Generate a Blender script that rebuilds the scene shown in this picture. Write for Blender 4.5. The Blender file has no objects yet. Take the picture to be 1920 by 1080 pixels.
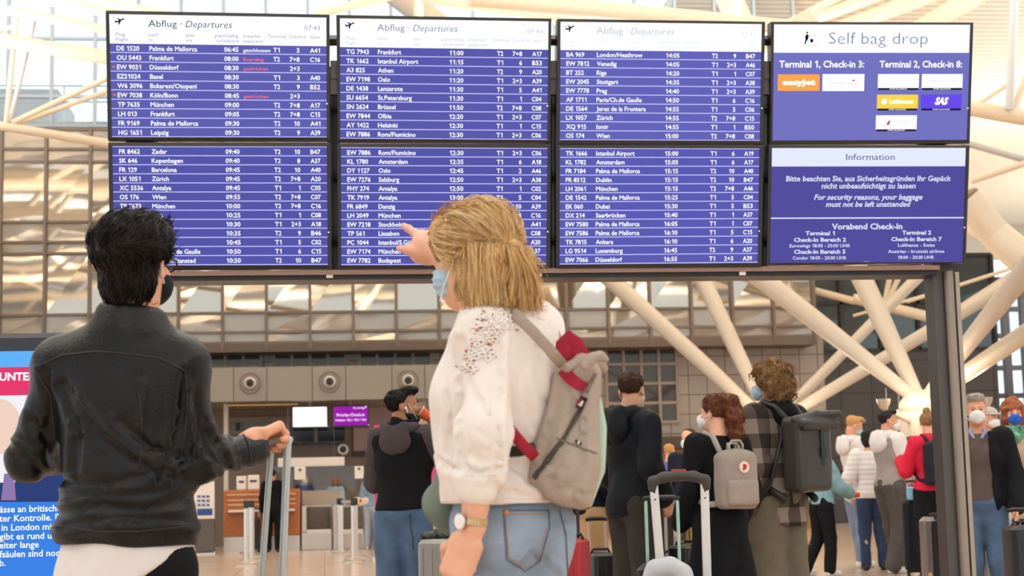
import bpy, bmesh, math, random
import numpy as np
from mathutils import Vector, Matrix

# ------------------------------------------------------------------ camera, world, lights, exposure
SC = bpy.context.scene
COL = SC.collection
R = math.radians
FPX = 3100.0                      # focal length in pixels of the 1920 frame
YAW, PIT, ROL, CAMZ = R(6.6), R(7.15), R(1.35), 0.97
V = lambda *a: np.array(a, float)
_f0 = V(math.sin(YAW), math.cos(YAW), 0); _r0 = V(math.cos(YAW), -math.sin(YAW), 0)
FWD = math.cos(PIT) * _f0 + math.sin(PIT) * V(0, 0, 1)
_u0 = -math.sin(PIT) * _f0 + math.cos(PIT) * V(0, 0, 1)
RGT = math.cos(ROL) * _r0 - math.sin(ROL) * _u0
UPV = math.sin(ROL) * _r0 + math.cos(ROL) * _u0
CAM = V(0, 0, CAMZ)
cd = bpy.data.cameras.new('camera'); cam = bpy.data.objects.new('camera', cd); COL.objects.link(cam)
cd.sensor_width = 36; cd.lens = FPX / 1920 * 36; cd.clip_start = .05; cd.clip_end = 600
cam.matrix_world = Matrix(((RGT[0], UPV[0], -FWD[0], 0), (RGT[1], UPV[1], -FWD[1], 0), (RGT[2], UPV[2], -FWD[2], CAMZ), (0, 0, 0, 1)))
cd.dof.use_dof = True; cd.dof.focus_distance = 6.4; cd.dof.aperture_fstop = 6.3
SC.camera = cam

w = bpy.data.worlds.new('daylight'); SC.world = w; w.use_nodes = True
_bg = w.node_tree.nodes['Background']
_bg.inputs[0].default_value = (0.84, 0.93, 1.0, 1); _bg.inputs[1].default_value = 1.55

def area(name, loc, rot, size, power, col):
    l = bpy.data.lights.new(name, 'AREA'); l.shape = 'DISK'; l.size = size; l.energy = power; l.color = col
    o = bpy.data.objects.new(name, l); COL.objects.link(o); o.location = loc; o.rotation_euler = rot
    return o
WARM = (1.0, 1.0, 1.0)
# unseen area lights added in mid-air to brighten the roof like uplighters
for _x, _y, _p in ((-10, 6, 6600), (2, 12, 6600), (14, 4, 6600), (-9, 27, 1900), (7, 30, 1900), (19, 26, 1700), (24, 50, 1700), (36, 62, 2200), (-4, -10, 6600), (14, -10, 6600)):
    area('roof_fill', (_x, _y, 7.2 if _y < 35 else 4.4), (math.pi, 0, 0), 2.6, _p, WARM)

SC.view_settings.view_transform = 'Standard'; SC.view_settings.look = 'None'
SC.view_settings.gamma = 1; SC.view_settings.use_curve_mapping = False
SC.view_settings.exposure = 0.0
SC.cycles.max_bounces = 7; SC.cycles.diffuse_bounces = 4; SC.cycles.glossy_bounces = 3; SC.cycles.transparent_max_bounces = 8
SC.cycles.caustics_reflective = False; SC.cycles.caustics_refractive = False; SC.cycles.sample_clamp_indirect = 6

# ------------------------------------------------------------------ helpers
def ray(px, py):
    return FWD + (px - 960) / FPX * RGT - (py - 540) / FPX * UPV
def P(px, py, d): return CAM + d * ray(px, py)
def pY(px, py, Y):
    r = ray(px, py); return CAM + (Y / r[1]) * r
def pZ(px, py, z=0.0):
    r = ray(px, py); return CAM + ((z - CAMZ) / r[2]) * r
def nrm(v): v = np.asarray(v, float); return v / (np.linalg.norm(v) + 1e-12)

def lin(h):
    h = h.lstrip('#'); c = [int(h[i:i + 2], 16) / 255 for i in (0, 2, 4)]
    return tuple(x / 12.92 if x <= .04045 else ((x + .055) / 1.055) ** 2.4 for x in c) + (1,)

MATS = {}
def mat(name, hexc, rough=.6, metal=0, nscale=0, namt=.15, bump=0, bscale=60, spec=.5, sheen=0, coat=0, emit=0, stretch=None):
    if name in MATS: return MATS[name]
    if spec == .5 and rough >= .6: spec = .18
    m = bpy.data.materials.new(name); m.use_nodes = True; MATS[name] = m
    nt = m.node_tree; b = nt.nodes['Principled BSDF']
    c = lin(hexc)
    b.inputs['Base Color'].default_value = c; b.inputs['Roughness'].default_value = rough; b.inputs['Metallic'].default_value = metal
    b.inputs['Specular IOR Level'].default_value = spec
    if sheen: b.inputs['Sheen Weight'].default_value = sheen
    if coat: b.inputs['Coat Weight'].default_value = coat
    if emit:
        b.inputs['Emission Color'].default_value = c; b.inputs['Emission Strength'].default_value = emit
    if nscale or bump:
        tc = nt.nodes.new('ShaderNodeTexCoord'); mp = nt.nodes.new('ShaderNodeMapping'); nt.links.new(tc.outputs['Object'], mp.inputs[0])
        if stretch: mp.inputs['Scale'].default_value = stretch
    if nscale:
        n = nt.nodes.new('ShaderNodeTexNoise'); n.inputs['Scale'].default_value = nscale; n.inputs['Detail'].default_value = 4
        nt.links.new(mp.outputs[0], n.inputs['Vector'])
        rp = nt.nodes.new('ShaderNodeValToRGB'); lo, hi = 1 - namt, 1 + namt
        rp.color_ramp.elements[0].position = .3; rp.color_ramp.elements[1].position = .7
        rp.color_ramp.elements[0].color = (c[0] * lo, c[1] * lo, c[2] * lo, 1)
        rp.color_ramp.elements[1].color = (min(1, c[0] * hi), min(1, c[1] * hi), min(1, c[2] * hi), 1)
        nt.links.new(n.outputs['Fac'], rp.inputs[0]); nt.links.new(rp.outputs[0], b.inputs['Base Color'])
    if bump:
        n = nt.nodes.new('ShaderNodeTexNoise'); n.inputs['Scale'].default_value = bscale; n.inputs['Detail'].default_value = 3
        nt.links.new(mp.outputs[0], n.inputs['Vector'])
        bp = nt.nodes.new('ShaderNodeBump'); bp.inputs['Strength'].default_value = bump; bp.inputs['Distance'].default_value = .01
        nt.links.new(n.outputs['Fac'], bp.inputs['Height']); nt.links.new(bp.outputs[0], b.inputs['Normal'])
    return m
def glow(name, rgb, strength=1.0):
    if name in MATS: return MATS[name]
    m = bpy.data.materials.new(name); m.use_nodes = True; MATS[name] = m; nt = m.node_tree
    nt.nodes.remove(nt.nodes['Principled BSDF']); e = nt.nodes.new('ShaderNodeEmission')
    c = lin(rgb) if isinstance(rgb, str) else tuple(rgb) + (1,)
    e.inputs[0].default_value = c; e.inputs[1].default_value = strength
    nt.links.new(e.outputs[0], nt.nodes['Material Output'].inputs[0])
    return m

def link(name, me, m=None, parent=None, smooth=False):
    o = bpy.data.objects.new(name, me); COL.objects.link(o)
    if m is not None and not me.materials:
        for mm in (m if isinstance(m, (list, tuple)) else [m]): me.materials.append(mm)
    if smooth: me.polygons.foreach_set('use_smooth', np.ones(len(me.polygons), bool))
    if parent is not None:
        o.parent = parent; o.matrix_parent_inverse = parent.matrix_world.inverted()
    return o
def tag(o, label=None, cat=None, group=None, kind=None):
    if label: o['label'] = label
    if cat: o['category'] = cat
    if group: o['group'] = group
    if kind: o['kind'] = kind
    return o
def thing(name, loc, label, cat, group=None):
    o = bpy.data.objects.new(name, None); COL.objects.link(o); o.empty_display_size = .1
    o.location = Vector(loc); o.matrix_world = Matrix.Translation(Vector(loc))
    return tag(o, label, cat, group)
def kids(o): return [c for c in bpy.data.objects if c.parent == o]
def dup(o, parent=None):
    c = o.copy(); COL.objects.link(c)
    if parent is not None: c.parent = parent
    for ch in kids(o): dup(ch, c)
    return c

class MB:
    """collects verts and faces for one mesh"""
    def __init__(s): s.v = []; s.f = []; s.mi = []; s.cur = 0
    def add(s, vs, fs):
        n = len(s.v); s.v.extend([tuple(map(float, p)) for p in vs]); s.f.extend([tuple(i + n for i in f) for f in fs]); s.mi.extend([s.cur] * len(fs))
        return s
    def box(s, c, h, M=None):
        M = np.eye(3) if M is None else np.asarray(M, float); c = np.asarray(c, float)
        vs = [c + M @ (np.array(h) * np.array(q)) for q in ((-1,-1,-1),(1,-1,-1),(1,1,-1),(-1,1,-1),(-1,-1,1),(1,-1,1),(1,1,1),(-1,1,1))]
        return s.add(vs, [(0,3,2,1),(4,5,6,7),(0,1,5,4),(1,2,6,5),(2,3,7,6),(3,0,4,7)])
    def rbox(s, c, h, r, M=None, seg=4):
        """box with rounded vertical edges and a small chamfer at top and bottom"""
        M = np.eye(3) if M is None else np.asarray(M, float); c = np.asarray(c, float)
        prof = [(-h[2], r * .5), (-h[2] + r * .5, 0), (h[2] - r * .5, 0), (h[2], r * .5)]
        rings = []
        for z, ins in prof:
            ring = []
            for q, (sx, sy) in enumerate(((1, 1), (-1, 1), (-1, -1), (1, -1))):
                for i in range(seg + 1):
                    a = math.pi / 2 * (q + i / seg); rr = max(r - ins, .0005)
                    ring.append(c + M @ np.array((sx * (h[0] - r) + rr * math.cos(a), sy * (h[1] - r) + rr * math.sin(a), z)))
            rings.append(ring)
        n = len(rings[0]); vs = sum(rings, []); fs = []
        for k in range(len(rings) - 1):
            for i in range(n):
                j = (i + 1) % n; fs.append((k * n + i, k * n + j, (k + 1) * n + j, (k + 1) * n + i))
        fs.append(tuple(range(n))[::-1]); fs.append(tuple((len(rings) - 1) * n + i for i in range(n)))
        return s.add(vs, fs)
    def tube(s, pts, r, n=10, cap=True, flat=None):
        pts = [np.asarray(p, float) for p in pts]; m = len(pts)
        rs = [r] * m if np.isscalar(r) else r
        vs = []; prev = None
        for i, p in enumerate(pts):
            t = nrm(pts[min(i + 1, m - 1)] - pts[max(i - 1, 0)])
            if prev is None:
                a = V(0, 0, 1) if abs(t[2]) < .9 else V(1, 0, 0)
                if flat is not None: a = np.asarray(flat[0], float)
            else: a = prev
            x = nrm(a - t * np.dot(a, t)); y = np.cross(t, x); prev = x
            q = flat[1] if flat is not None else 1.0
            for k in range(n):
                an = 2 * math.pi * k / n; vs.append(p + rs[i] * (q * x * math.cos(an) + y * math.sin(an)))
        fs = [(i * n + k, i * n + (k + 1) % n, (i + 1) * n + (k + 1) % n, (i + 1) * n + k) for i in range(m - 1) for k in range(n)]
        if cap: fs += [tuple(range(n))[::-1], tuple((m - 1) * n + k for k in range(n))]
        return s.add(vs, fs)
    def lathe(s, c, prof, axis=(0, 0, 1), n=20):
        a = nrm(axis); x = nrm(np.cross(a, V(0, 0, 1) if abs(a[2]) < .9 else V(1, 0, 0))); y = np.cross(a, x); c = np.asarray(c, float)
        vs = [c + a * z + r * (x * math.cos(2 * math.pi * k / n) + y * math.sin(2 * math.pi * k / n)) for r, z in prof for k in range(n)]
        m = len(prof)
        fs = [(i * n + k, i * n + (k + 1) % n, (i + 1) * n + (k + 1) % n, (i + 1) * n + k) for i in range(m - 1) for k in range(n)]
        fs += [tuple(range(n))[::-1], tuple((m - 1) * n + k for k in range(n))]
        return s.add(vs, fs)
    def quad(s, a, b, c, d): return s.add([a, b, c, d], [(0, 1, 2, 3)])
    def slab(s, a, b, c, d, th, nv=None):
        """a quad given thickness behind it (away from normal nv)"""
        a, b, c, d = [np.asarray(q, float) for q in (a, b, c, d)]
        n = nrm(np.cross(b - a, d - a)) if nv is None else nv
        vs = [a, b, c, d] + [q - n * th for q in (a, b, c, d)]
        return s.add(vs, [(0,1,2,3),(7,6,5,4),(0,4,5,1),(1,5,6,2),(2,6,7,3),(3,7,4,0)])
    def build(s, name, m, parent=None, smooth=False, recalc=True):
        me = bpy.data.meshes.new(name); me.from_pydata(s.v, [], s.f)
        for mm in (m if isinstance(m, (list, tuple)) else [m]): me.materials.append(mm)
        if len(me.materials) > 1: me.polygons.foreach_set('material_index', s.mi)
        if recalc:
            bm = bmesh.new(); bm.from_mesh(me); bmesh.ops.recalc_face_normals(bm, faces=bm.faces[:]); bm.to_mesh(me); bm.free()
        me.update()
        o = link(name, me, None, parent)
        if smooth: me.shade_smooth() if hasattr(me, 'shade_smooth') else None
        if smooth == 'auto': me.set_sharp_from_angle(angle=R(40))
        return o

# ---------------------------------------------------------------- signed-distance sculpting: soft unions of capsules and ellipsoids, meshed by surface nets
def wav(p, freq, seed, n=6):
    rg = np.random.RandomState(seed); o = np.zeros(len(p))
    for _ in range(n):
        k = rg.normal(size=3); k = k / np.linalg.norm(k) * freq * rg.uniform(.6, 1.5)
        o += np.sin(p @ k + rg.uniform(0, 6.28))
    return o / math.sqrt(n)

class Sdf:
    def __init__(s): s.ops = []
    def cap(s, a, b, ra, rb=None, k=.02, op='u', flat=None):
        a = np.asarray(a, float); b = np.asarray(b, float); rb = ra if rb is None else rb
        m = max(ra, rb) * (1 if flat is None else max(1, flat[1]))
        lo = np.minimum(a, b) - m; hi = np.maximum(a, b) + m
        def f(X):
            A = X - a; ab = b - a
            if flat is not None:
                fd = nrm(flat[0]); q = (1 / flat[1] - 1)
                A = A + (A @ fd)[..., None] * fd * q; ab = ab + np.dot(ab, fd) * fd * q
            t = np.clip((A @ ab) / (ab @ ab + 1e-12), 0, 1)
            return np.linalg.norm(A - t[..., None] * ab, axis=-1) - (ra + (rb - ra) * t)
        s.ops.append((op, lo, hi, f, k)); return s
    def ell(s, c, r, M=None, k=.02, op='u'):
        c = np.asarray(c, float); r = np.asarray(r, float); M = np.eye(3) if M is None else np.asarray(M, float)
        ext = np.sqrt(((M * r) ** 2).sum(1))
        def f(X):
            q = (X - c) @ M; k0 = np.linalg.norm(q / r, axis=-1); k1 = np.linalg.norm(q / r ** 2, axis=-1)
            return np.where(k1 > 1e-9, k0 * (k0 - 1) / np.maximum(k1, 1e-9), -r.min())
        s.ops.append((op, c - ext, c + ext, f, k)); return s
    def box(s, c, h, M=None, rd=.01, k=.01, op='u'):
        c = np.asarray(c, float); h = np.asarray(h, float) - rd; M = np.eye(3) if M is None else np.asarray(M, float)
        ext = np.abs(M) @ (h + rd)
        def f(X):
            q = np.abs((X - c) @ M) - h
            return np.linalg.norm(np.maximum(q, 0), axis=-1) + np.minimum(q.max(-1), 0) - rd
        s.ops.append((op, c - ext, c + ext, f, k)); return s
    def plane(s, p, n, k=.004):
        """keep only the side against n"""
        p = np.asarray(p, float); n = nrm(n)
        s.ops.append(('i', None, None, lambda X: (X - p) @ n, k)); return s
    def chain(s, pts, rs, k=.02, flat=None):
        for i in range(len(pts) - 1): s.cap(pts[i], pts[i + 1], rs[i], rs[i + 1], k, 'u', flat)
        return s
    def arrays(s, res, smooth=1, disp=None):
        us = [o for o in s.ops if o[0] == 'u']
        lo = np.min([o[1] for o in us], 0) - 3 * res; hi = np.max([o[2] for o in us], 0) + 3 * res
        n = np.ceil((hi - lo) / res).astype(int) + 1
        ax = [lo[i] + res * np.arange(n[i]) for i in range(3)]
        D = np.full(n, 1.0, np.float32)
        for op, l, h, f, k in s.ops:
            if l is None: sl = (slice(0, n[0]), slice(0, n[1]), slice(0, n[2]))
            else:
                i0 = np.clip(np.floor((l - lo - k) / res).astype(int) - 2, 0, n); i1 = np.clip(np.ceil((h - lo + k) / res).astype(int) + 3, 0, n)
                sl = tuple(slice(i0[i], i1[i]) for i in range(3))
            if any(q.stop <= q.start for q in sl): continue
            G = np.stack(np.meshgrid(ax[0][sl[0]], ax[1][sl[1]], ax[2][sl[2]], indexing='ij'), -1)
            d = f(G); a = D[sl]
            if op == 'u': D[sl] = np.minimum(a, d) - np.maximum(k - np.abs(a - d), 0) ** 2 / (4 * k)
            else:
                d = -d if op == 's' else d
                D[sl] = np.maximum(a, d) + np.maximum(k - np.abs(a - d), 0) ** 2 / (4 * k)
        ins = D < 0
        c = [ins[:-1 if not i else None or ins.shape[0], :, :] for i in (0,)]
        nx, ny, nz = n
        corners = [(i, j, k) for i in (0, 1) for j in (0, 1) for k in (0, 1)]
        cnt = sum(ins[i:nx - 1 + i, j:ny - 1 + j, k:nz - 1 + k].astype(np.int8) for i, j, k in corners)
        act = (cnt > 0) & (cnt < 8); idx = np.argwhere(act)
        if len(idx) == 0: return np.zeros((0, 3)), np.zeros((0, 4), int)
        cid = np.full(act.shape, -1, np.int64); cid[act] = np.arange(len(idx))
        pos = np.zeros((len(idx), 3)); num = np.zeros(len(idx))
        vals = {q: D[idx[:, 0] + q[0], idx[:, 1] + q[1], idx[:, 2] + q[2]] for q in corners}
        for q in corners:
            for axn in range(3):
                if q[axn] == 0:
                    q2 = tuple(1 if t == axn else q[t] for t in range(3)); a, b = vals[q], vals[q2]
                    x = (a < 0) != (b < 0); t = np.where(x, a / np.where(x, a - b, 1), 0)
                    e = np.array(q, float)[None, :].repeat(len(idx), 0); e[:, axn] += t
                    pos += e * x[:, None]; num += x
        vts = lo + res * (idx + pos / num[:, None])
        qs = []
        for axn in range(3):
            s0 = [slice(0, n[t] - 1) if t == axn else slice(1, n[t] - 1) for t in range(3)]
            s1 = [slice(1, n[t]) if t == axn else slice(1, n[t] - 1) for t in range(3)]
            A, B = ins[tuple(s0)], ins[tuple(s1)]; e = np.argwhere(A != B)
            if not len(e): continue
            flip = A[tuple(e.T)]
            u, v = (axn + 1) % 3, (axn + 2) % 3
            base = e.copy()
            for t in range(3):
                if t != axn: base[:, t] += 1
            def cc(du, dv):
                q = base.copy(); q[:, u] -= du; q[:, v] -= dv; return cid[tuple(q.T)]
            quad = np.stack([cc(1, 1), cc(0, 1), cc(0, 0), cc(1, 0)], 1)
            quad[~flip] = quad[~flip][:, ::-1]
            qs.append(quad)
        F = np.concatenate(qs)
        ed = np.concatenate([F[:, [0, 1]], F[:, [1, 2]], F[:, [2, 3]], F[:, [3, 0]]])
        for _ in range(smooth):
            acc = np.zeros_like(vts); ct = np.zeros(len(vts))
            for t in range(3): acc[:, t] = np.bincount(ed[:, 0], vts[ed[:, 1], t], len(vts)) + np.bincount(ed[:, 1], vts[ed[:, 0], t], len(vts))
            ct = np.bincount(ed[:, 0], minlength=len(vts)) + np.bincount(ed[:, 1], minlength=len(vts))
            vts = .45 * vts + .55 * acc / ct[:, None]
        if disp is not None:
            nn = np.cross(vts[F[:, 2]] - vts[F[:, 0]], vts[F[:, 3]] - vts[F[:, 1]]); N = np.zeros_like(vts)
            for q in range(4):
                for t in range(3): N[:, t] += np.bincount(F[:, q], nn[:, t], len(vts))
            N /= np.linalg.norm(N, axis=1)[:, None] + 1e-12
            vts = vts + N * disp(vts)[:, None]
        return vts, F
    def build(s, name, m, parent=None, res=.01, smooth=1, disp=None, extra=None):
        vs, F = s.arrays(res, smooth, disp)
        for e in (extra or []):
            v2, f2 = e; F = np.concatenate([F, f2 + len(vs)]); vs = np.concatenate([vs, v2])
        return mesh_np(name, vs, F, m, parent)
def mesh_np(name, vs, F, m, parent=None, origin=None, smooth=True):
    if origin is not None: vs = vs - np.asarray(origin)
    me = bpy.data.meshes.new(name); k = F.shape[1]
    me.vertices.add(len(vs)); me.vertices.foreach_set('co', np.ascontiguousarray(vs, np.float32).ravel())
    me.loops.add(F.size); me.loops.foreach_set('vertex_index', np.ascontiguousarray(F, np.int32).ravel())
    me.polygons.add(len(F)); me.polygons.foreach_set('loop_start', np.arange(0, F.size, k, dtype=np.int32))
    me.update(calc_edges=True); me.validate()
    if smooth: me.polygons.foreach_set('use_smooth', np.ones(len(me.polygons), bool))
    o = link(name, me, m, parent)
    if origin is not None: o.location = Vector(origin); o.matrix_world = Matrix.Translation(Vector(origin))
    return o
def strands(paths, r0, r1=None, n=4):
    """paths: (N, M, 3) -> verts, faces of tapering hair locks"""
    Pn, M, _ = paths.shape; r1 = r0 * .3 if r1 is None else r1
    T = np.gradient(paths, axis=1); T /= np.linalg.norm(T, axis=2, keepdims=True) + 1e-9
    up = np.where(np.abs(T[..., 2:3]) < .9, V(0, 0, 1), V(1, 0, 0)); X = np.cross(T, up); X /= np.linalg.norm(X, axis=2, keepdims=True) + 1e-9; Y = np.cross(T, X)
    t = np.linspace(0, 1, M)[None, :, None]; rr = (r0 + (r1 - r0) * t ** 2) if np.isscalar(r0) else (r0[:, None, None] * (1 - .7 * t ** 2))
    vs = np.stack([paths + rr * (X * math.cos(2 * math.pi * k / n) + Y * math.sin(2 * math.pi * k / n)) for k in range(n)], 2)
    I = np.arange(Pn * M * n).reshape(Pn, M, n)
    F = np.stack([I[:, :-1], np.roll(I, -1, 2)[:, :-1], np.roll(I, -1, 2)[:, 1:], I[:, 1:]], -1).reshape(-1, 4)
    return vs.reshape(-1, 3), F

def fur(vs, F, flow, N, L, r, lift=.002, seed=1, M=6, curl=0.0, spread=.25):
    """fine locks laid over a hair volume: roots on its surface, combed along flow(points, normals)"""
    rg = np.random.RandomState(seed); nn = np.cross(vs[F[:, 2]] - vs[F[:, 0]], vs[F[:, 3]] - vs[F[:, 1]]); nn /= np.linalg.norm(nn, axis=1)[:, None] + 1e-12
    c = vs[F].mean(1); i = rg.randint(0, len(F), N); p, n = c[i], nn[i]
    fl = flow(p, n) + rg.normal(size=(N, 3)) * spread; fl = fl - n * (fl * n).sum(1)[:, None]; fl /= np.linalg.norm(fl, axis=1)[:, None] + 1e-9
    t = np.linspace(0, 1, M)[None, :, None]; Ls = (L * rg.uniform(.6, 1.3, N))[:, None, None]; b = np.cross(n, fl)
    q = p[:, None] - n[:, None] * .001 + fl[:, None] * t * Ls + n[:, None] * (lift * np.sin(t * 2.4) + lift * .4 * rg.rand(N)[:, None, None] - .5 * t * t * Ls * Ls / .1)
    if curl: q = q + (b[:, None] * np.sin(t * 7 + rg.uniform(0, 6, (N, 1, 1))) + n[:, None] * np.cos(t * 7 + rg.uniform(0, 6, (N, 1, 1)))) * curl
    return strands(q, r, r * .35, 3)

# ---------------------------------------------------------------- lettering: every string becomes flat mesh in its surface's own plane
_TJ = []
def text(dest, s, x, y, cap, fn, align='L', width=None, bold=0.0, shear=0.0, sx=1.0):
    """queue: dest MB, string, anchor (x,y) in metres of the surface, cap height, fn(x,y)->3D point"""
    _TJ.append((dest, dest.cur, s, x, y, cap, fn, align, width, bold, shear, sx))
def flush_text():
    """sets every queued string from single glyphs with measured advances; the figure one gets a flag, as on the boards"""
    tmp = []
    def tx(s, bold, shear):
        cu = bpy.data.curves.new('t', 'FONT'); cu.body = s; cu.size = 1; cu.resolution_u = 2; cu.offset = bold; cu.shear = shear; cu.fill_mode = 'FRONT'
        o = bpy.data.objects.new('t', cu); COL.objects.link(o); tmp.append(o); return o
    keys = sorted({(c, j[9], j[10]) for j in _TJ for c in j[2]} | {(c, j[9], j[10]) for j in _TJ for c in '0lH'})
    gl = {k: tx(k[0], 0 if k[0] == 'M' else k[1], k[2]) for k in keys}; ad = {k: tx('H' + k[0] + 'H', k[1], k[2]) for k in keys}; hh = {(b, s): tx('HH', b, s) for _, b, s in keys}; ref = tx('H', 0, 0)
    dg = bpy.context.evaluated_depsgraph_get(); dg.update()
    def verts(o):
        me = bpy.data.meshes.new_from_object(o.evaluated_get(dg)); n = len(me.vertices); a = np.zeros(n * 3); me.vertices.foreach_get('co', a)
        f = [tuple(p.vertices) for p in me.polygons]; bpy.data.meshes.remove(me); return a.reshape(-1, 3)[:, :2], f
    ext = lambda v: np.ptp(v[:, 0])
    H = verts(ref)[0][:, 1].max(); HH = {k: ext(verts(o)[0]) for k, o in hh.items()}
    G = {k: verts(o) for k, o in gl.items()}; A = {k: ext(verts(o)[0]) - HH[k[1:]] for k, o in ad.items()}
    for (c, b, s_) in keys:
        if c == 'M' and b > 0:
            v, f = G[(c, b, s_)]; n = len(v); G[(c, b, s_)] = (np.concatenate([v + np.array((d, 0)) for d in (-b * .8, 0, b * .8)]), [tuple(i + n * k for i in t) for k in range(3) for t in f])
        if c == '1' and not s_:
            z = G[('0', b, s_)][0]; y0, h = z[:, 1].min(), np.ptp(z[:, 1]); wl = ext(G[('l', b, s_)][0]); adv = A[('0', b, s_)]; x = adv * .52
            G[(c, b, s_)] = (np.array([(x, y0), (x + wl, y0), (x + wl, y0 + h), (x + wl * .35, y0 + h), (x - h * .2, y0 + h * .82), (x - h * .2, y0 + h * .82 - wl * 1.05), (x, y0 + h * .80 - wl * .4)]), [(0, 1, 2, 3, 6), (3, 4, 5, 6)]); A[(c, b, s_)] = adv
    for dest, cur, s, x, y, cap, fn, align, width, bold, shear, sx in _TJ:
        V_, F_ = [], []; pen = 0.0; n = 0
        for c in s:
            v, f = G[(c, bold, shear)]
            if len(v): V_.append(v + np.array((pen, 0))); F_ += [tuple(i + n for i in t) for t in f]; n += len(v)
            pen += A[(c, bold, shear)]
        if not V_: continue
        k = cap / H; v = np.concatenate(V_) * k; x0, x1 = v[:, 0].min(), v[:, 0].max()
        q = sx if width is None else width / max(x1 - x0, 1e-6)
        v[:, 0] = (v[:, 0] - x0) * q; wd = (x1 - x0) * q; off = {'L': 0, 'R': -wd, 'C': -wd / 2}[align]
        old = dest.cur; dest.cur = cur; dest.add([fn(x + off + a[0], y + a[1]) for a in v], F_); dest.cur = old
    for o in tmp:
        cu = o.data; bpy.data.objects.remove(o); bpy.data.curves.remove(cu)
    _TJ.clear()
# ================================================================== THE SETTING
X3 = lambda px, py, Y: pY(px, py, Y)[0]
Z3 = lambda px, py, Y: pY(px, py, Y)[2]
YF = 39.0                                   # plane of the mezzanine facade

def tile_floor():
    m = bpy.data.materials.new('polished_floor'); m.use_nodes = True; nt = m.node_tree; b = nt.nodes['Principled BSDF']
    tc = nt.nodes.new('ShaderNodeTexCoord'); br = nt.nodes.new('ShaderNodeTexBrick'); nt.links.new(tc.outputs['Object'], br.inputs['Vector'])
    br.offset = 0; br.inputs['Scale'].default_value = 1.0; br.inputs['Brick Width'].default_value = 1.2; br.inputs['Row Height'].default_value = 1.2
    br.inputs['Mortar Size'].default_value = .006
    br.inputs['Color1'].default_value = lin('#d8bfaa'); br.inputs['Color2'].default_value = lin('#cfb7a3'); br.inputs['Mortar'].default_value = lin('#967c6b')
    n = nt.nodes.new('ShaderNodeTexNoise'); n.inputs['Scale'].default_value = 9; nt.links.new(tc.outputs['Object'], n.inputs['Vector'])
    mx = nt.nodes.new('ShaderNodeMix'); mx.data_type = 'RGBA'; mx.blend_type = 'MULTIPLY'; mx.inputs[0].default_value = .15
    nt.links.new(br.outputs['Color'], mx.inputs[6]); nt.links.new(n.outputs['Color'], mx.inputs[7]); nt.links.new(mx.outputs[2], b.inputs['Base Color'])
    b.inputs['Roughness'].default_value = .2; b.inputs['Specular IOR Level'].default_value = .5
    return m
mb = MB(); mb.box((10, 35, -.1), (70, 65, .1)); tag(mb.build('floor', tile_floor()), kind='structure')

# roof deck: corrugated cream sheet with open skylight strips
def deck_mat():
    m = mat('roof_deck', '#f3eada', .55)
    nt = m.node_tree; b = nt.nodes['Principled BSDF']; tc = nt.nodes.new('ShaderNodeTexCoord'); wv = nt.nodes.new('ShaderNodeTexWave')
    wv.bands_direction = 'Y'; wv.inputs['Scale'].default_value = .8
    nt.links.new(tc.outputs['Object'], wv.inputs['Vector']); rp = nt.nodes.new('ShaderNodeValToRGB'); e = rp.color_ramp.elements
    e[0].position = .02; e[0].color = lin('#b59a76'); e[1].position = .12; e[1].color = lin('#efe0c6'); nt.links.new(wv.outputs['Fac'], rp.inputs[0]); nt.links.new(rp.outputs[0], b.inputs['Base Color'])
    bp = nt.nodes.new('ShaderNodeBump'); bp.inputs['Strength'].default_value = .5; bp.inputs['Distance'].default_value = .03
    nt.links.new(wv.outputs['Fac'], bp.inputs['Height']); nt.links.new(bp.outputs[0], b.inputs['Normal'])
    return m
ROOFZ = 13.4
mb = MB()
for x0, x1 in ((-45, -7.5), (-5.5, 9.0)):
    mb.box(((x0 + x1) / 2, (21.5 + 40) / 2, ROOFZ + .15), ((x1 - x0) / 2, 9.25, .15))
for y0, y1 in ((20, 33), (35.5, 88)): mb.box((39, (y0 + y1) / 2, ROOFZ + .15), (30, (y1 - y0) / 2, .15))
tag(mb.build('ceiling', deck_mat()), kind='structure')
# the deck behind the camera, greyed and gapped to shape reflections and cut warm bounce, seen only mirrored in the mezzanine glass
mb = MB()
for x0, x1 in ((-45, -7.5), (-5.5, 9.0), (9.0, 69)):
    for ya, yb in ((-28, -8), (-5.5, 2), (4.5, 10.5), (13, 19)): mb.box(((x0 + x1) / 2, (ya + yb) / 2, ROOFZ + .15), ((x1 - x0) / 2, (yb - ya) / 2, .15))
tag(mb.build('ceiling_rear', mat('rear_deck', '#8a8a8a', .6)), kind='structure')

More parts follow.
